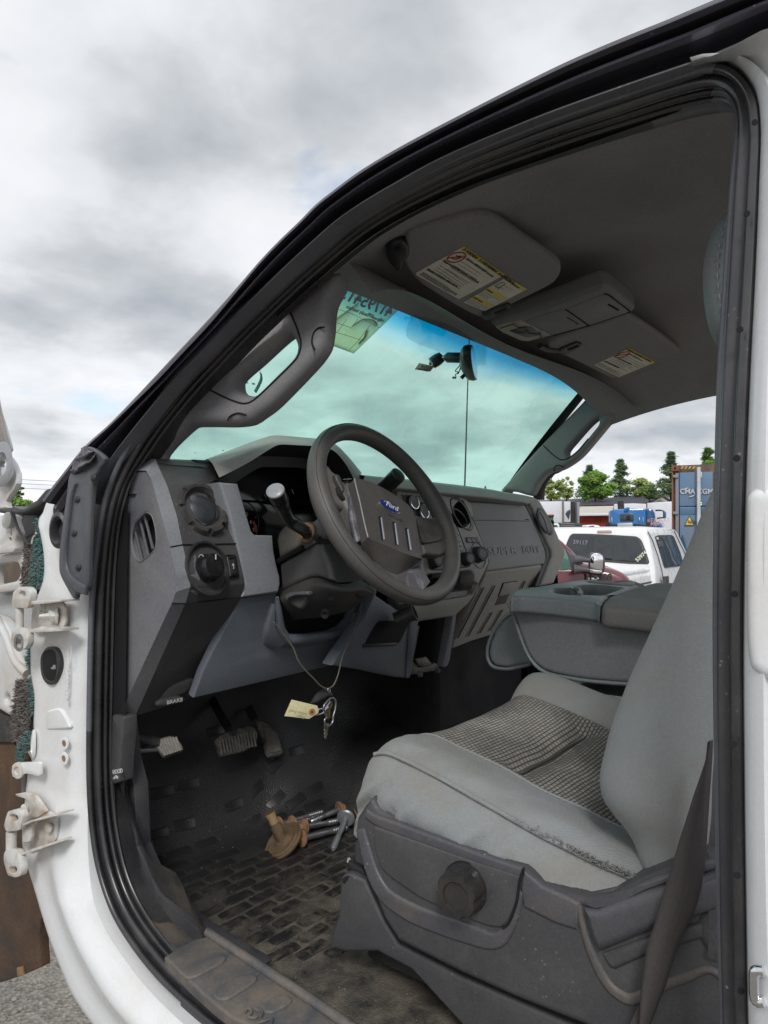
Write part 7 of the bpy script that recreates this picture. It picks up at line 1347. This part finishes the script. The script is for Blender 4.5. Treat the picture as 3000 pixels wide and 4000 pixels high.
TM = bplate('tow_mirror', 'M', [(572, 925), (585, 905), (620, 900), (660, 908), (685, 935), (697, 975), (697, 1050), (690, 1075), (670, 1090), (610, 1090), (570, 1082), (560, 1060), (560, 960)], mm, .12, surf('tow_mirror_shell', (.07, .03, .035), .3, 100, 0), MT, bv=.03, r=.02)
bplate('mirror_glass', 'M', [(575, 925), (590, 912), (640, 912), (670, 930), (678, 960), (672, 1040), (665, 1055), (565, 1040), (565, 960)], mm.off(.004), .006, surf('mirror_face', (.85, .87, .9), .04, 100, 0, metal=1), TM, bv=.001); bplate('mirror_glass', 'M', [(565, 1047), (668, 1060), (665, 1080), (640, 1085), (575, 1078), (562, 1070)], mm.off(.004), .006, surf('mirror_face', (.85, .87, .9), .04, 100, 0, metal=1), TM, bv=.001)
bplate('badge', 'M', [(548, 1122), (640, 1120), (640, 1145), (550, 1148)], md.off(.02), .01, CHROME, MT, bv=.002)
text('badge_text', 'F-350', P1('M', 556, 1142, md.off(.024)), RT*cos(radians(-12)), md.n, .095, INK, MT, .001, bold=.003)
tube('door_seam', PP('M', [(515, 1062), (525, 1110), (528, 1200)], md.off(.02)), .008, VOID, MT, 6)
for x, d_ in ((850, 0), (-350, 0)): lathe('wheel', P1('M', x, 1500, md.off(-.1)), md.n, [(.1, -.14), (.37, -.14), (.41, -.1), (.41, .1), (.37, .14), (.1, .14)], TIRE, MT, 28)
# ---- blue shipping container, doors towards us
CB_ = surf('container_blue', (.115, .20, .31), .55, 30, .15, (.25, .16, .10), .55, 2.3, thr=.56); CBD = surf('container_dark_steel', (.045, .05, .055), .7, 60, .2, (.25, .11, .05), .8, 3, thr=.45); RC = surf('container_rust', (.22, .085, .04), .9, 60, .4)
cp = vplane(14.6, -28)
CT = brt('shipping_container', 'M', (1500, 700), 12.5, 'blue steel shipping container with rusty corner and lettering on its doors', 'container')
def cbp(n_, q, off, th_, mat, **kw): return bplate(n_, 'M', q, cp.off(off), th_, mat, CT, **kw)
cbp('container_frame', [(1268, 150), (1330, 150), (1624, 138), (2120, 120), (2120, 1450), (1272, 1450)], -.03, 6.0, CBD, bv=.01)
cbp('door_panel', [(1336, 212), (1624, 203), (1624, 498), (1336, 502)], .0, .03, CB_, bv=.01); cbp('door_panel', [(1338, 508), (1606, 508), (1604, 1450), (1340, 1450)], .0, .03, CB_, bv=.01)
cbp('door_panel', [(1640, 200), (2090, 190), (2090, 1450), (1640, 1450)], .0, .03, CB_, bv=.01)
cbp('door_recess', [(1345, 520), (1490, 515), (1490, 575), (1345, 578)], .008, .01, surf('container_blue_dark', (.075, .15, .25), .5, 30, .1), bv=.004); cbp('door_recess', [(1515, 512), (1604, 512), (1604, 572), (1515, 574)], .008, .01, surf('container_blue_dark', (.075, .15, .25), .5, 30, .1), bv=.004)
cbp('corner_post', [(1268, 160), (1282, 160), (1285, 1450), (1272, 1450)], .02, .05, RC, bv=.01); cbp('corner_post', [(1300, 215), (1330, 215), (1334, 1450), (1302, 1450)], .015, .03, surf('container_edge_grey', (.17, .21, .25), .6, 60, .1, (.25, .12, .05), .6, 4), bv=.01)
cf_ = cbp('corner_casting', [(1266, 150), (1330, 150), (1330, 198), (1268, 200)], .04, .15, RC, bv=.012); bplate('casting_hole', 'M', ring(1298, 174, 9, 14), cp.off(.045), .01, VOID, CT, bv=.001)
for i in range(4): x = 1345+i*33; cbp('hazard_stripe', [(x, 180), (x+14, 158), (x+30, 157), (x+16, 179)], .03, .004, surf('hazard_yellow', (.55, .36, .05), .6, 100, 0, (.2, .15, .1), .5, 6), bv=.001)
cbp('lock_rod_keeper', [(1490, 205), (1530, 205), (1530, 255), (1490, 258)], .06, .04, surf('lock_rod_white', (.55, .57, .58), .5, 60, 0, RUST and (.3, .2, .12), .3, 6), bv=.008)
tube('lock_rod', PP('M', [(1503, 165), (1503, 1450)], cp.off(.07)), .030, surf('lock_rod_white', (.55, .57, .58), .5, 60, 0, (.3, .2, .12), .3, 6), CT, 10); tube('lock_rod', PP('M', [(1790, 165), (1790, 1450)], cp.off(.07)), .03, surf('lock_rod_white', (.55, .57, .58), .5, 60, 0), CT, 10)
for y in (470, 485): cbp('lock_rod_keeper', [(1490, y), (1530, y-2), (1530, y+9), (1490, y+9)], .08, .04, WP2, bv=.004)
for y in (245, 562): cbp('door_hinge', [(1280, y-12), (1325, y-16), (1330, y), (1325, y+12), (1280, y+10)], .05, .05, surf('container_hinge', (.2, .25, .29), .6, 60, .2, (.25, .12, .05), .7, 6), bv=.01)
cx_ = P1('M', 1500, 300, cp)-P1('M', 1400, 300, cp)
text('container_lettering', 'CMA CGM', P1('M', 1339, 394, cp.off(.02)), cx_, cp.n, .118, PRINTW, CT, .002, bold=.0025, sx=.93)
for q in ([(1372, 364), (1390, 350), (1415, 345)], [(1420, 422), (1450, 415), (1470, 402)]): tube('logo_arc', PP('M', q, cp.off(.022)), [.004, .012, .004], PRINTW, CT, 6, 14, flat=.2)
cbp('warning_triangle', [(1423, 582), (1468, 668), (1378, 672)], .02, .006, INK, bv=.001); cbp('warning_triangle', [(1423, 594), (1458, 664), (1388, 666)], .026, .004, surf('sign_yellow', (.72, .47, .06), .5, 100, 0), bv=.001)
for s_, y in (('SUPER', 640), ('HEAVY', 652)): text('triangle_word', s_, P1('M', 1409, y, cp.off(.031)), cx_, cp.n, .045, INK, CT, .001)
cbp('white_label', [(1550, 612), (1600, 610), (1602, 640), (1550, 640)], .02, .004, PRINTW, r=.04, bv=.001)
# ---- blue semi tractor
SB_ = surf('tractor_blue', (.0, .13, .38), .25, 50, 0, coat=.7); sp2 = vplane(28, -16)
SM = brt('semi_tractor', 'M', (900, 640), 27, 'bright blue semi tractor with a sleeper cab and black exhaust stack', 'semi truck')
def sbp(n_, q, off, th_, mat, **kw): return bplate(n_, 'M', q, sp2.off(off), th_, mat, SM, **kw)
sbp('sleeper_cab', [(733, 545), (760, 530), (1020, 518), (1045, 530), (1055, 700), (1060, 1000), (735, 1000)], 0, 2.0, SB_, bv=.08)
sbp('sleeper_side', [(1040, 525), (1080, 520), (1110, 530), (1128, 560), (1138, 640), (1140, 900), (1055, 900)], -.3, 2.0, surf('tractor_blue_shaded', (.0, .07, .20), .25, 50, 0, coat=.7), bv=.1)  # same blue darkened: the side's shade is put into its paint
sbp('rear_window', [(820, 572), (940, 568), (942, 632), (824, 636)], .03, .02, DGL, bv=.01, r=.05)
sbp('roof_lamp_bracket', [(860, 520), (885, 512), (905, 512), (905, 530), (895, 552), (860, 552)], .05, .2, SB_, bv=.02)
tube('exhaust_stack', PP('M', [(832, 530), (828, 470), (827, 460)], sp2.off(-1)), .12, BLACKP, SM, 12)
sbp('deck_box', [(800, 650), (930, 645), (935, 700), (802, 700)], .5, .6, surf('aluminium', (.45, .47, .48), .4, 60, .1, metal=.5), bv=.02)
sbp('grab_rail', [(985, 600), (995, 598), (996, 640), (987, 642)], .05, .03, CHROME, bv=.01); sbp('marker_light', [(748, 598), (755, 597), (757, 640), (750, 641)], .04, .03, PRINTW, bv=.01); sbp('marker_light', [(1018, 600), (1024, 600), (1025, 640), (1019, 640)], .04, .03, PRINTW, bv=.01)
for i, (s_, y) in enumerate((('TRUCKS', 635), ('SALES', 655), ('PARTS', 675))): text('door_lettering', s_, P1('M', 1085, y, sp2.off(.08)), RT, sp2.n, .17, surf('lettering_pink', (.55, .35, .38), .6, 100, 0), SM, .002)
sbp('door_logo', [(1058, 618), (1078, 615), (1080, 640), (1060, 642)], .1, .01, surf('logo_orange', (.5, .15, .08), .6, 100, 0), bv=.002)
sbp('fender', [(1140, 640), (1165, 630), (1195, 655), (1205, 690), (1205, 760), (1140, 760)], -1.5, 1.5, SB_, bv=.15, r=.2)
tube('mirror_bar', PP('M', [(1128, 540), (1165, 538), (1200, 545), (1200, 600), (1160, 605), (1140, 610)], sp2.off(0)), .03, BLACKP, SM, 6); sbp('wing_mirror', [(1197, 548), (1215, 546), (1223, 560), (1222, 605), (1198, 608)], .1, .2, surf('mirror_teal', (.02, .12, .2), .3, 60, 0), bv=.04)
for x in (790, 1000): lathe('wheel', P1('M', x, 760, sp2.off(-.3)), RT, [(.2, -.3), (.5, -.3), (.52, .3), (.2, .3)], TIRE, SM, 20)
# ---- trailers, barn, long roofed building
TW = surf('trailer_white', (.66, .68, .72), .45, 30, .05, (.4, .38, .35), .25, .8)
tp1 = vplane(32, 0)
T1 = brt('box_trailer', 'M', (240, 560), 34, 'white box trailer with its rear door open, left of the red barn', 'trailer')
bplate('trailer_side', 'M', [(-600, 470), (130, 462), (330, 460), (330, 662), (300, 665), (-600, 680)], tp1, 2.5, TW, T1, bv=.05)
bplate('rear_post', 'M', [(326, 460), (340, 460), (340, 642), (328, 643)], tp1.off(.1), .2, surf('trailer_post', (.22, .17, .14), .7, 60, .1), T1, bv=.02)
bplate('open_door', 'M', [(340, 462), (396, 462), (396, 640), (340, 640)], tp1.off(-.2), .15, TW, T1, bv=.02); bplate('door_stain', 'M', [(365, 545), (392, 530), (394, 560), (380, 620), (370, 605), (350, 570)], tp1.off(-.19), .02, surf('decal_black', (.04, .05, .07), .5, 60, 0), T1, bv=.003)
bplate('open_interior', 'M', [(397, 464), (455, 468), (455, 670), (397, 670)], tp1.off(-.3), .3, surf('interior_dark', (.035, .03, .026), .9, 20, .5, (.12, .1, .08), .5, 3), T1, bv=.02)
bplate('end_frame', 'M', [(453, 466), (474, 468), (474, 665), (455, 665)], tp1.off(.1), .5, surf('steel_grey', (.24, .26, .28), .6, 60, .1), T1, bv=.03)
for x in (50, 250): lathe('wheel', P1('M', x, 700, tp1.off(-1)), -D0, [(.2, -.3), (.5, -.3), (.52, .3), (.2, .3)], TIRE, T1, 18)
lb = vplane(62, 0)
LB = brt('long_building', 'M', (700, 500), 64, 'long low building with a dark ribbed metal roof behind the trailers', 'building')
RFM = surf('metal_roof_slate', (.10, .10, .125), .5, 20, 0); zc = 1.8
a0, a1, b0, b1 = P1('M', 100, 452, lb.off(-8)), P1('M', 1185, 412, lb.off(-8)), P1('M', 60, 512, lb), P1('M', 1060, 478, lb)
loft('roof', [[a0.lerp(a1, t) for t in (0, .25, .5, .75, 1)], [b0.lerp(b1, t) for t in (0, .25, .5, .75, 1)]], RFM, LB, sharp=180)
for i in range(60): t_ = (i+.5)/60; tube('roof_rib', [a0.lerp(a1, t_)+Vector((0, 0, .03)), b0.lerp(b1, t_)+Vector((0, 0, .03))], .035, RFM, LB, 4)
bplate('front_wall', 'M', [(60, 512), (1060, 478), (1060, 640), (60, 700)], lb.off(-.2), .3, surf('wall_red', (.34, .06, .04), .8, 20, .1), LB)
bplate('gable_wall', 'M', [(1060, 478), (1185, 418), (1262, 462), (1262, 640), (1060, 640)], lb.off(-2), .3, surf('wall_cream', (.42, .38, .34), .8, 20, .1), LB); tube('gable_trim', PP('M', [(1090, 462), (1185, 412), (1262, 460)], lb.off(-1.5)), .14, surf('trim_dark', (.05, .05, .06), .6, 20, 0), LB, 6)
rb = vplane(42, 0)
RB = brt('red_barn', 'M', (600, 600), 44, 'red boarded barn with a white metal roof beside the open trailer', 'barn')
RDW = surf('barn_red', (.36, .055, .03), .8, 20, .1, (.2, .04, .03), .5, 1)
bplate('barn_wall', 'M', [(470, 575), (735, 575), (735, 800), (470, 800)], rb, 3, RDW, RB)
for i in range(20): x = 476+i*13.2; tube('wall_board', PP('M', [(x, 582), (x, 700)], rb.off(.02)), .04, RDW, RB, 4)
ra, rb_, rc, rd_ = P1('M', 474, 506, rb.off(-5)), P1('M', 770, 500, rb.off(-5)), P1('M', 470, 578, rb.off(.5)), P1('M', 745, 574, rb.off(.5)); loft('barn_roof', [[ra.lerp(rb_, t) for t in (0, .33, .66, 1)], [rc.lerp(rd_, t) for t in (0, .33, .66, 1)]], surf('barn_roof_cream', (.50, .48, .42), .6, 20, 0, (.35, .3, .22), .3, .7), RB, sharp=180); tube('barn_eave', [rc, rd_], .08, TW, RB, 5)
T2 = brt('box_trailer', 'M', (950, 500), 40, 'white box trailer standing behind the blue semi tractor', 'trailer'); tq = vplane(42, -18)
bplate('trailer_body', 'M', [(770, 484), (940, 478), (1050, 482), (1050, 800), (770, 800)], tq, 2.4, TW, T2, bv=.06)
T3 = brt('box_trailer', 'M', (1160, 560), 31, 'white box trailer between the blue tractor and the container', 'trailer')
bplate('trailer_body', 'M', [(1056, 476), (1140, 468), (1262, 462), (1300, 462), (1300, 900), (1060, 900)], vplane(35, -24), 5, TW, T3, bv=.06)
# ---- small vehicles in the gap
rt = brt('tractor', 'M', (235, 610), 24, 'small red roofed tractor cab by the white trailer', 'tractor'); rp2 = vplane(23, 0)
bplate('cab_glass', 'M', [(205, 590), (250, 590), (250, 650), (205, 655)], rp2, 1.2, surf('teal_cab_glass', (.03, .15, .13), .1, 60, 0), rt, bv=.03); bplate('cab_roof', 'M', [(198, 575), (250, 573), (258, 583), (255, 592), (200, 592)], rp2.off(.1), 1.4, surf('tractor_red', (.30, .03, .02), .5, 60, 0), rt, bv=.05); bplate('hood', 'M', [(180, 640), (262, 640), (262, 740), (180, 740)], rp2.off(.1), 1.2, surf('tractor_red', (.30, .03, .02), .5, 60, 0), rt, bv=.05)
wt2 = brt('utility_truck', 'M', (275, 690), 17, 'white utility truck cab in front of a black dump box', 'truck'); up_ = vplane(17, 0)
bplate('cab', 'M', [(150, 655), (290, 650), (305, 665), (308, 735), (308, 900), (150, 900)], up_, 1.9, WP2, wt2, bv=.06); bplate('side_window', 'M', [(240, 665), (275, 663), (288, 680), (285, 715), (240, 718)], up_.off(.01), .02, surf('green_window_glass', (.05, .10, .085), .06, 100, 0, spec=.9), wt2, bv=.005)
bplate('dump_box', 'M', [(305, 645), (440, 648), (475, 650), (500, 660), (500, 690), (470, 740), (310, 738)], up_.off(-.3), 2.0, surf('dump_box_black', (.03, .032, .035), .6, 30, .1, (.15, .12, .1), .4, 3), wt2, bv=.03)
for y in (655, 672, 690, 706): tube('box_rib', PP('M', [(310, y), (430, y)], up_.off(-.28)), .02, GREYP, wt2, 4)
rj = brt('loader_arm', 'M', (400, 700), 14, 'red steel loader frame lying behind the white pickup', 'machine part'); rjp = vplane(14.5, 0)
bplate('arm', 'M', [(348, 700), (375, 690), (440, 688), (530, 686), (535, 740), (350, 745)], rjp, .5, surf('loader_red', (.25, .02, .015), .5, 40, .1), rj, bv=.03); tube('arm', PP('M', [(420, 690), (378, 735)], rjp.off(.05)), .03, surf('loader_orange', (.6, .25, .05), .5, 40, 0), rj, 6)
w3 = brt('parked_car', 'M', (600, 680), 24, 'small white pickup cab showing above the white crew cab roof', 'car'); w3p = vplane(20, 0)
bplate('cab', 'M', [(532, 672), (545, 665), (600, 663), (640, 668), (662, 683), (700, 700), (700, 800), (532, 800)], w3p, 1.7, WP2, w3, bv=.05); bplate('side_window', 'M', [(550, 674), (598, 670), (603, 686), (552, 688)], w3p.off(.01), .02, DGL, w3, bv=.004)
sv = brt('parked_car', 'M', (310, 760), 13, 'silver car roof at the left edge of the white crew cab', 'car'); svp = vplane(12.5, 0)
bplate('body', 'M', [(270, 745), (300, 738), (370, 740), (380, 760), (380, 900), (150, 900), (150, 760)], svp, 1.6, surf('silver_paint', (.42, .45, .50), .25, 60, 0, metal=.6), sv, bv=.05); tube('roof_rail', PP('M', [(285, 755), (370, 757)], svp.off(.03)), .015, BLACKP, sv, 5)

# ---- trees
def foliage(name, col, var):
    m = surf(name, col, .8, 30, 0, spec=.1); t = m.node_tree; b = t.nodes['Principled BSDF']; n = t.nodes.new('ShaderNodeTexNoise'); n.inputs['Scale'].default_value = .9; n.inputs['Detail'].default_value = 3; tcn = t.nodes.new('ShaderNodeTexCoord'); t.links.new(tcn.outputs['Object'], n.inputs['Vector'])
    r_ = t.nodes.new('ShaderNodeValToRGB'); r_.color_ramp.elements[0].position = .35; r_.color_ramp.elements[0].color = (*col, 1); r_.color_ramp.elements[1].position = .65; r_.color_ramp.elements[1].color = (*var, 1); t.links.new(n.outputs[0], r_.inputs[0]); t.links.new(r_.outputs[0], b.inputs['Base Color'])
    o_ = [q for q in t.nodes if q.type == 'OUTPUT_MATERIAL'][0]; tl2 = t.nodes.new('ShaderNodeBsdfTranslucent'); t.links.new(r_.outputs[0], tl2.inputs[0]); mx2 = t.nodes.new('ShaderNodeMixShader'); mx2.inputs[0].default_value = .35; t.links.new(b.outputs[0], mx2.inputs[1]); t.links.new(tl2.outputs[0], mx2.inputs[2]); t.links.new(mx2.outputs[0], o_.inputs[0]); return m
BARK = surf('bark', (.09, .07, .055), .9, 20, .4)
F_PINE = foliage('pine_needles', (.09, .15, .075), (.2, .28, .14)); F_MAPLE = foliage('spring_maple', (.15, .27, .06), (.26, .42, .10)); F_LIGHT = foliage('pale_leaves', (.30, .38, .12), (.45, .52, .2)); F_MID = foliage('mid_leaves', (.10, .18, .05), (.2, .3, .1))
def tree(name, R, x, ytop, ybase, depth, wpx, kind, mat, label, n=2600, seed=1, group='trees behind the yard'):
    top = P1(R, x, ytop, depth); base = Vector((top.x, top.y, 0)); H = top.z; Wd_ = wpx*REG[R][2]/FPX*depth/2; rr = random.Random(seed)
    T = root(name, base, label, 'tree', group); zb = P1(R, x, ybase, depth).z; zb = max(.5, zb)
    cl = []; br = []
    if kind == 'pine':
        nl = 12
        for i in range(nl):
            f = i/(nl-1); z = zb+(H-zb)*f; r_ = Wd_*1.25*(1-f)**.8*rr.uniform(.5, 1.15)+.12
            for k in range(5):
                a = rr.uniform(0, 2*pi); q = r_*rr.uniform(.55, 1.1); br.append((Vector((0, 0, z)), Vector((cos(a)*q, sin(a)*q, z+q*rr.uniform(.0, .22)))))
                for m_ in range(3):
                    s = .35+.32*m_; cl.append((Vector((cos(a)*q*s, sin(a)*q*s, z+q*.15*s)), Vector((.22*q+.15, .22*q+.15, .10*q+.12))))
    else:
        for i in range(26 if kind == 'round' else 34):
            a = rr.uniform(0, 2*pi); h_ = rr.uniform(0, 1); q = Wd_*sqrt(max(.05, 1-(2*h_-.9)**2))*rr.uniform(.3, 1); c_ = Vector((cos(a)*q, sin(a)*q, zb+(H-zb)*(.05+.9*h_))); br.append((Vector((0, 0, zb+(H-zb)*.4*h_)), c_)); cl.append((c_, Vector((1, 1, .7))*Wd_*(.26 if kind == 'round' else .17)))
    vs = []; fs = []; s0 = depth/FPX*(6.5 if kind != 'loose' else 5.5)
    for i in range(n):
        c_, e_ = cl[i % len(cl)]; d = Vector((rr.gauss(0, .5), rr.gauss(0, .5), rr.gauss(0, .5))); p = base+c_+Vector((d.x*e_.x, d.y*e_.y, d.z*e_.z)); u = Vector((rr.uniform(-1, 1), rr.uniform(-1, 1), rr.uniform(-.6, .6))).normalized(); v_ = u.orthogonal().normalized(); s = s0*rr.uniform(.6, 1.4)
        if kind == 'pine': u, v_ = u*1.5, v_*.45
        k = len(vs); vs += [p-u*s, p-v_*s*.6, p+u*s, p+v_*s*.6]; fs.append((k, k+1, k+2, k+3))
    me = bpy.data.meshes.new('crown'); me.from_pydata([tuple(v) for v in vs], [], fs); link('crown', me, mat, T, None)
    tr_ = bmesh.new()
    rt_ = H*.012+.05; tube('trunk', [base, base+Vector((.1, 0, H*.5)), base+Vector((0, .1, H*.93))], [rt_*1.5, rt_, .03], BARK, T, 7)
    for a, b_ in br[::2]: tube('limb', [base+a, base+a.lerp(b_, .5)+Vector((0, 0, .1)), base+b_], [rt_*.35, rt_*.25, .02], BARK, T, 4)
tree('pine_tree', 'M', 560, 165, 430, 74, 190, 'pine', F_PINE, 'dark pine behind the bright green maple', seed=2)
tree('maple_tree', 'M', 610, 218, 440, 66, 300, 'round', F_MAPLE, 'bright green spring maple in front of the pines', 5200, 3)
tree('pine_tree', 'M', 825, 115, 430, 72, 260, 'pine', F_PINE, 'tall pine with layered open branches in the middle of the tree line', 3400, 4)
tree('leafy_tree', 'M', 1010, 268, 430, 70, 290, 'loose', F_LIGHT, 'thin pale green tree between the two tall pines', 2600, 5)
tree('pine_tree', 'M', 1260, 50, 420, 58, 230, 'pine', F_PINE, 'tallest dark pine directly left of the blue container', 4200, 6)
tree('pine_tree', 'M', 1580, 15, 300, 60, 230, 'pine', F_MID, 'pine rising above the roof of the blue container', 2600, 7)
tree('leafy_tree', 'M', 1600, 105, 300, 55, 160, 'round', F_MAPLE, 'light green bush top showing over the container roof', 1200, 8)
tree('leafy_tree', 'M', 225, 205, 440, 52, 260, 'loose', F_LIGHT, 'pale spring tree by the truck pillar at the left of the tree line', 3400, 9)
tree('leafy_tree', 'M', 360, 245, 440, 62, 150, 'loose', F_LIGHT, 'wispy pale tree just right of the leftmost one', 1500, 10)
tree('leafy_tree', 'M', 1080, 330, 430, 60, 200, 'round', F_MID, 'low green tree behind the end of the long dark roof', 1300, 12)
tree('leafy_tree', 'e', 215, 870, 1180, 45, 170, 'loose', F_MID, 'slim tree seen through the gap past the hood hinge', 1300, 14)
tree('leafy_tree', 'e', 230, 1110, 1190, 40, 260, 'round', F_MAPLE, 'low bright green bush past the hood hinge', 900, 15)
for i in range(5):
    a_ = radians(80+i*55); p = Vector((cos(a_)*70, 20+sin(a_)*70, 0))
# overhead lines far off and a light pole above the dash
PO = root('utility_pole', P1('f', 982, 140, 120).xy.to_3d(), 'thin pole on the horizon seen through the windshield', 'pole')
tube('pole', [P1('f', 982, 140, 120).xy.to_3d(), P1('f', 982, 62, 120)], .15, BARK, PO, 6)
for y in (855, 905, 960): tube('overhead_wire', [P1('e', 60, y, 60), P1('e', 700, y+30, 60)], .02, BLACKP, None, 4, label='thin overhead wire crossing the sky left of the pillar, %s' % {855: 'uppermost', 905: 'middle', 960: 'lowest'}[y]+' of three', category='wire')
# hood and cowl hump seen over the dash
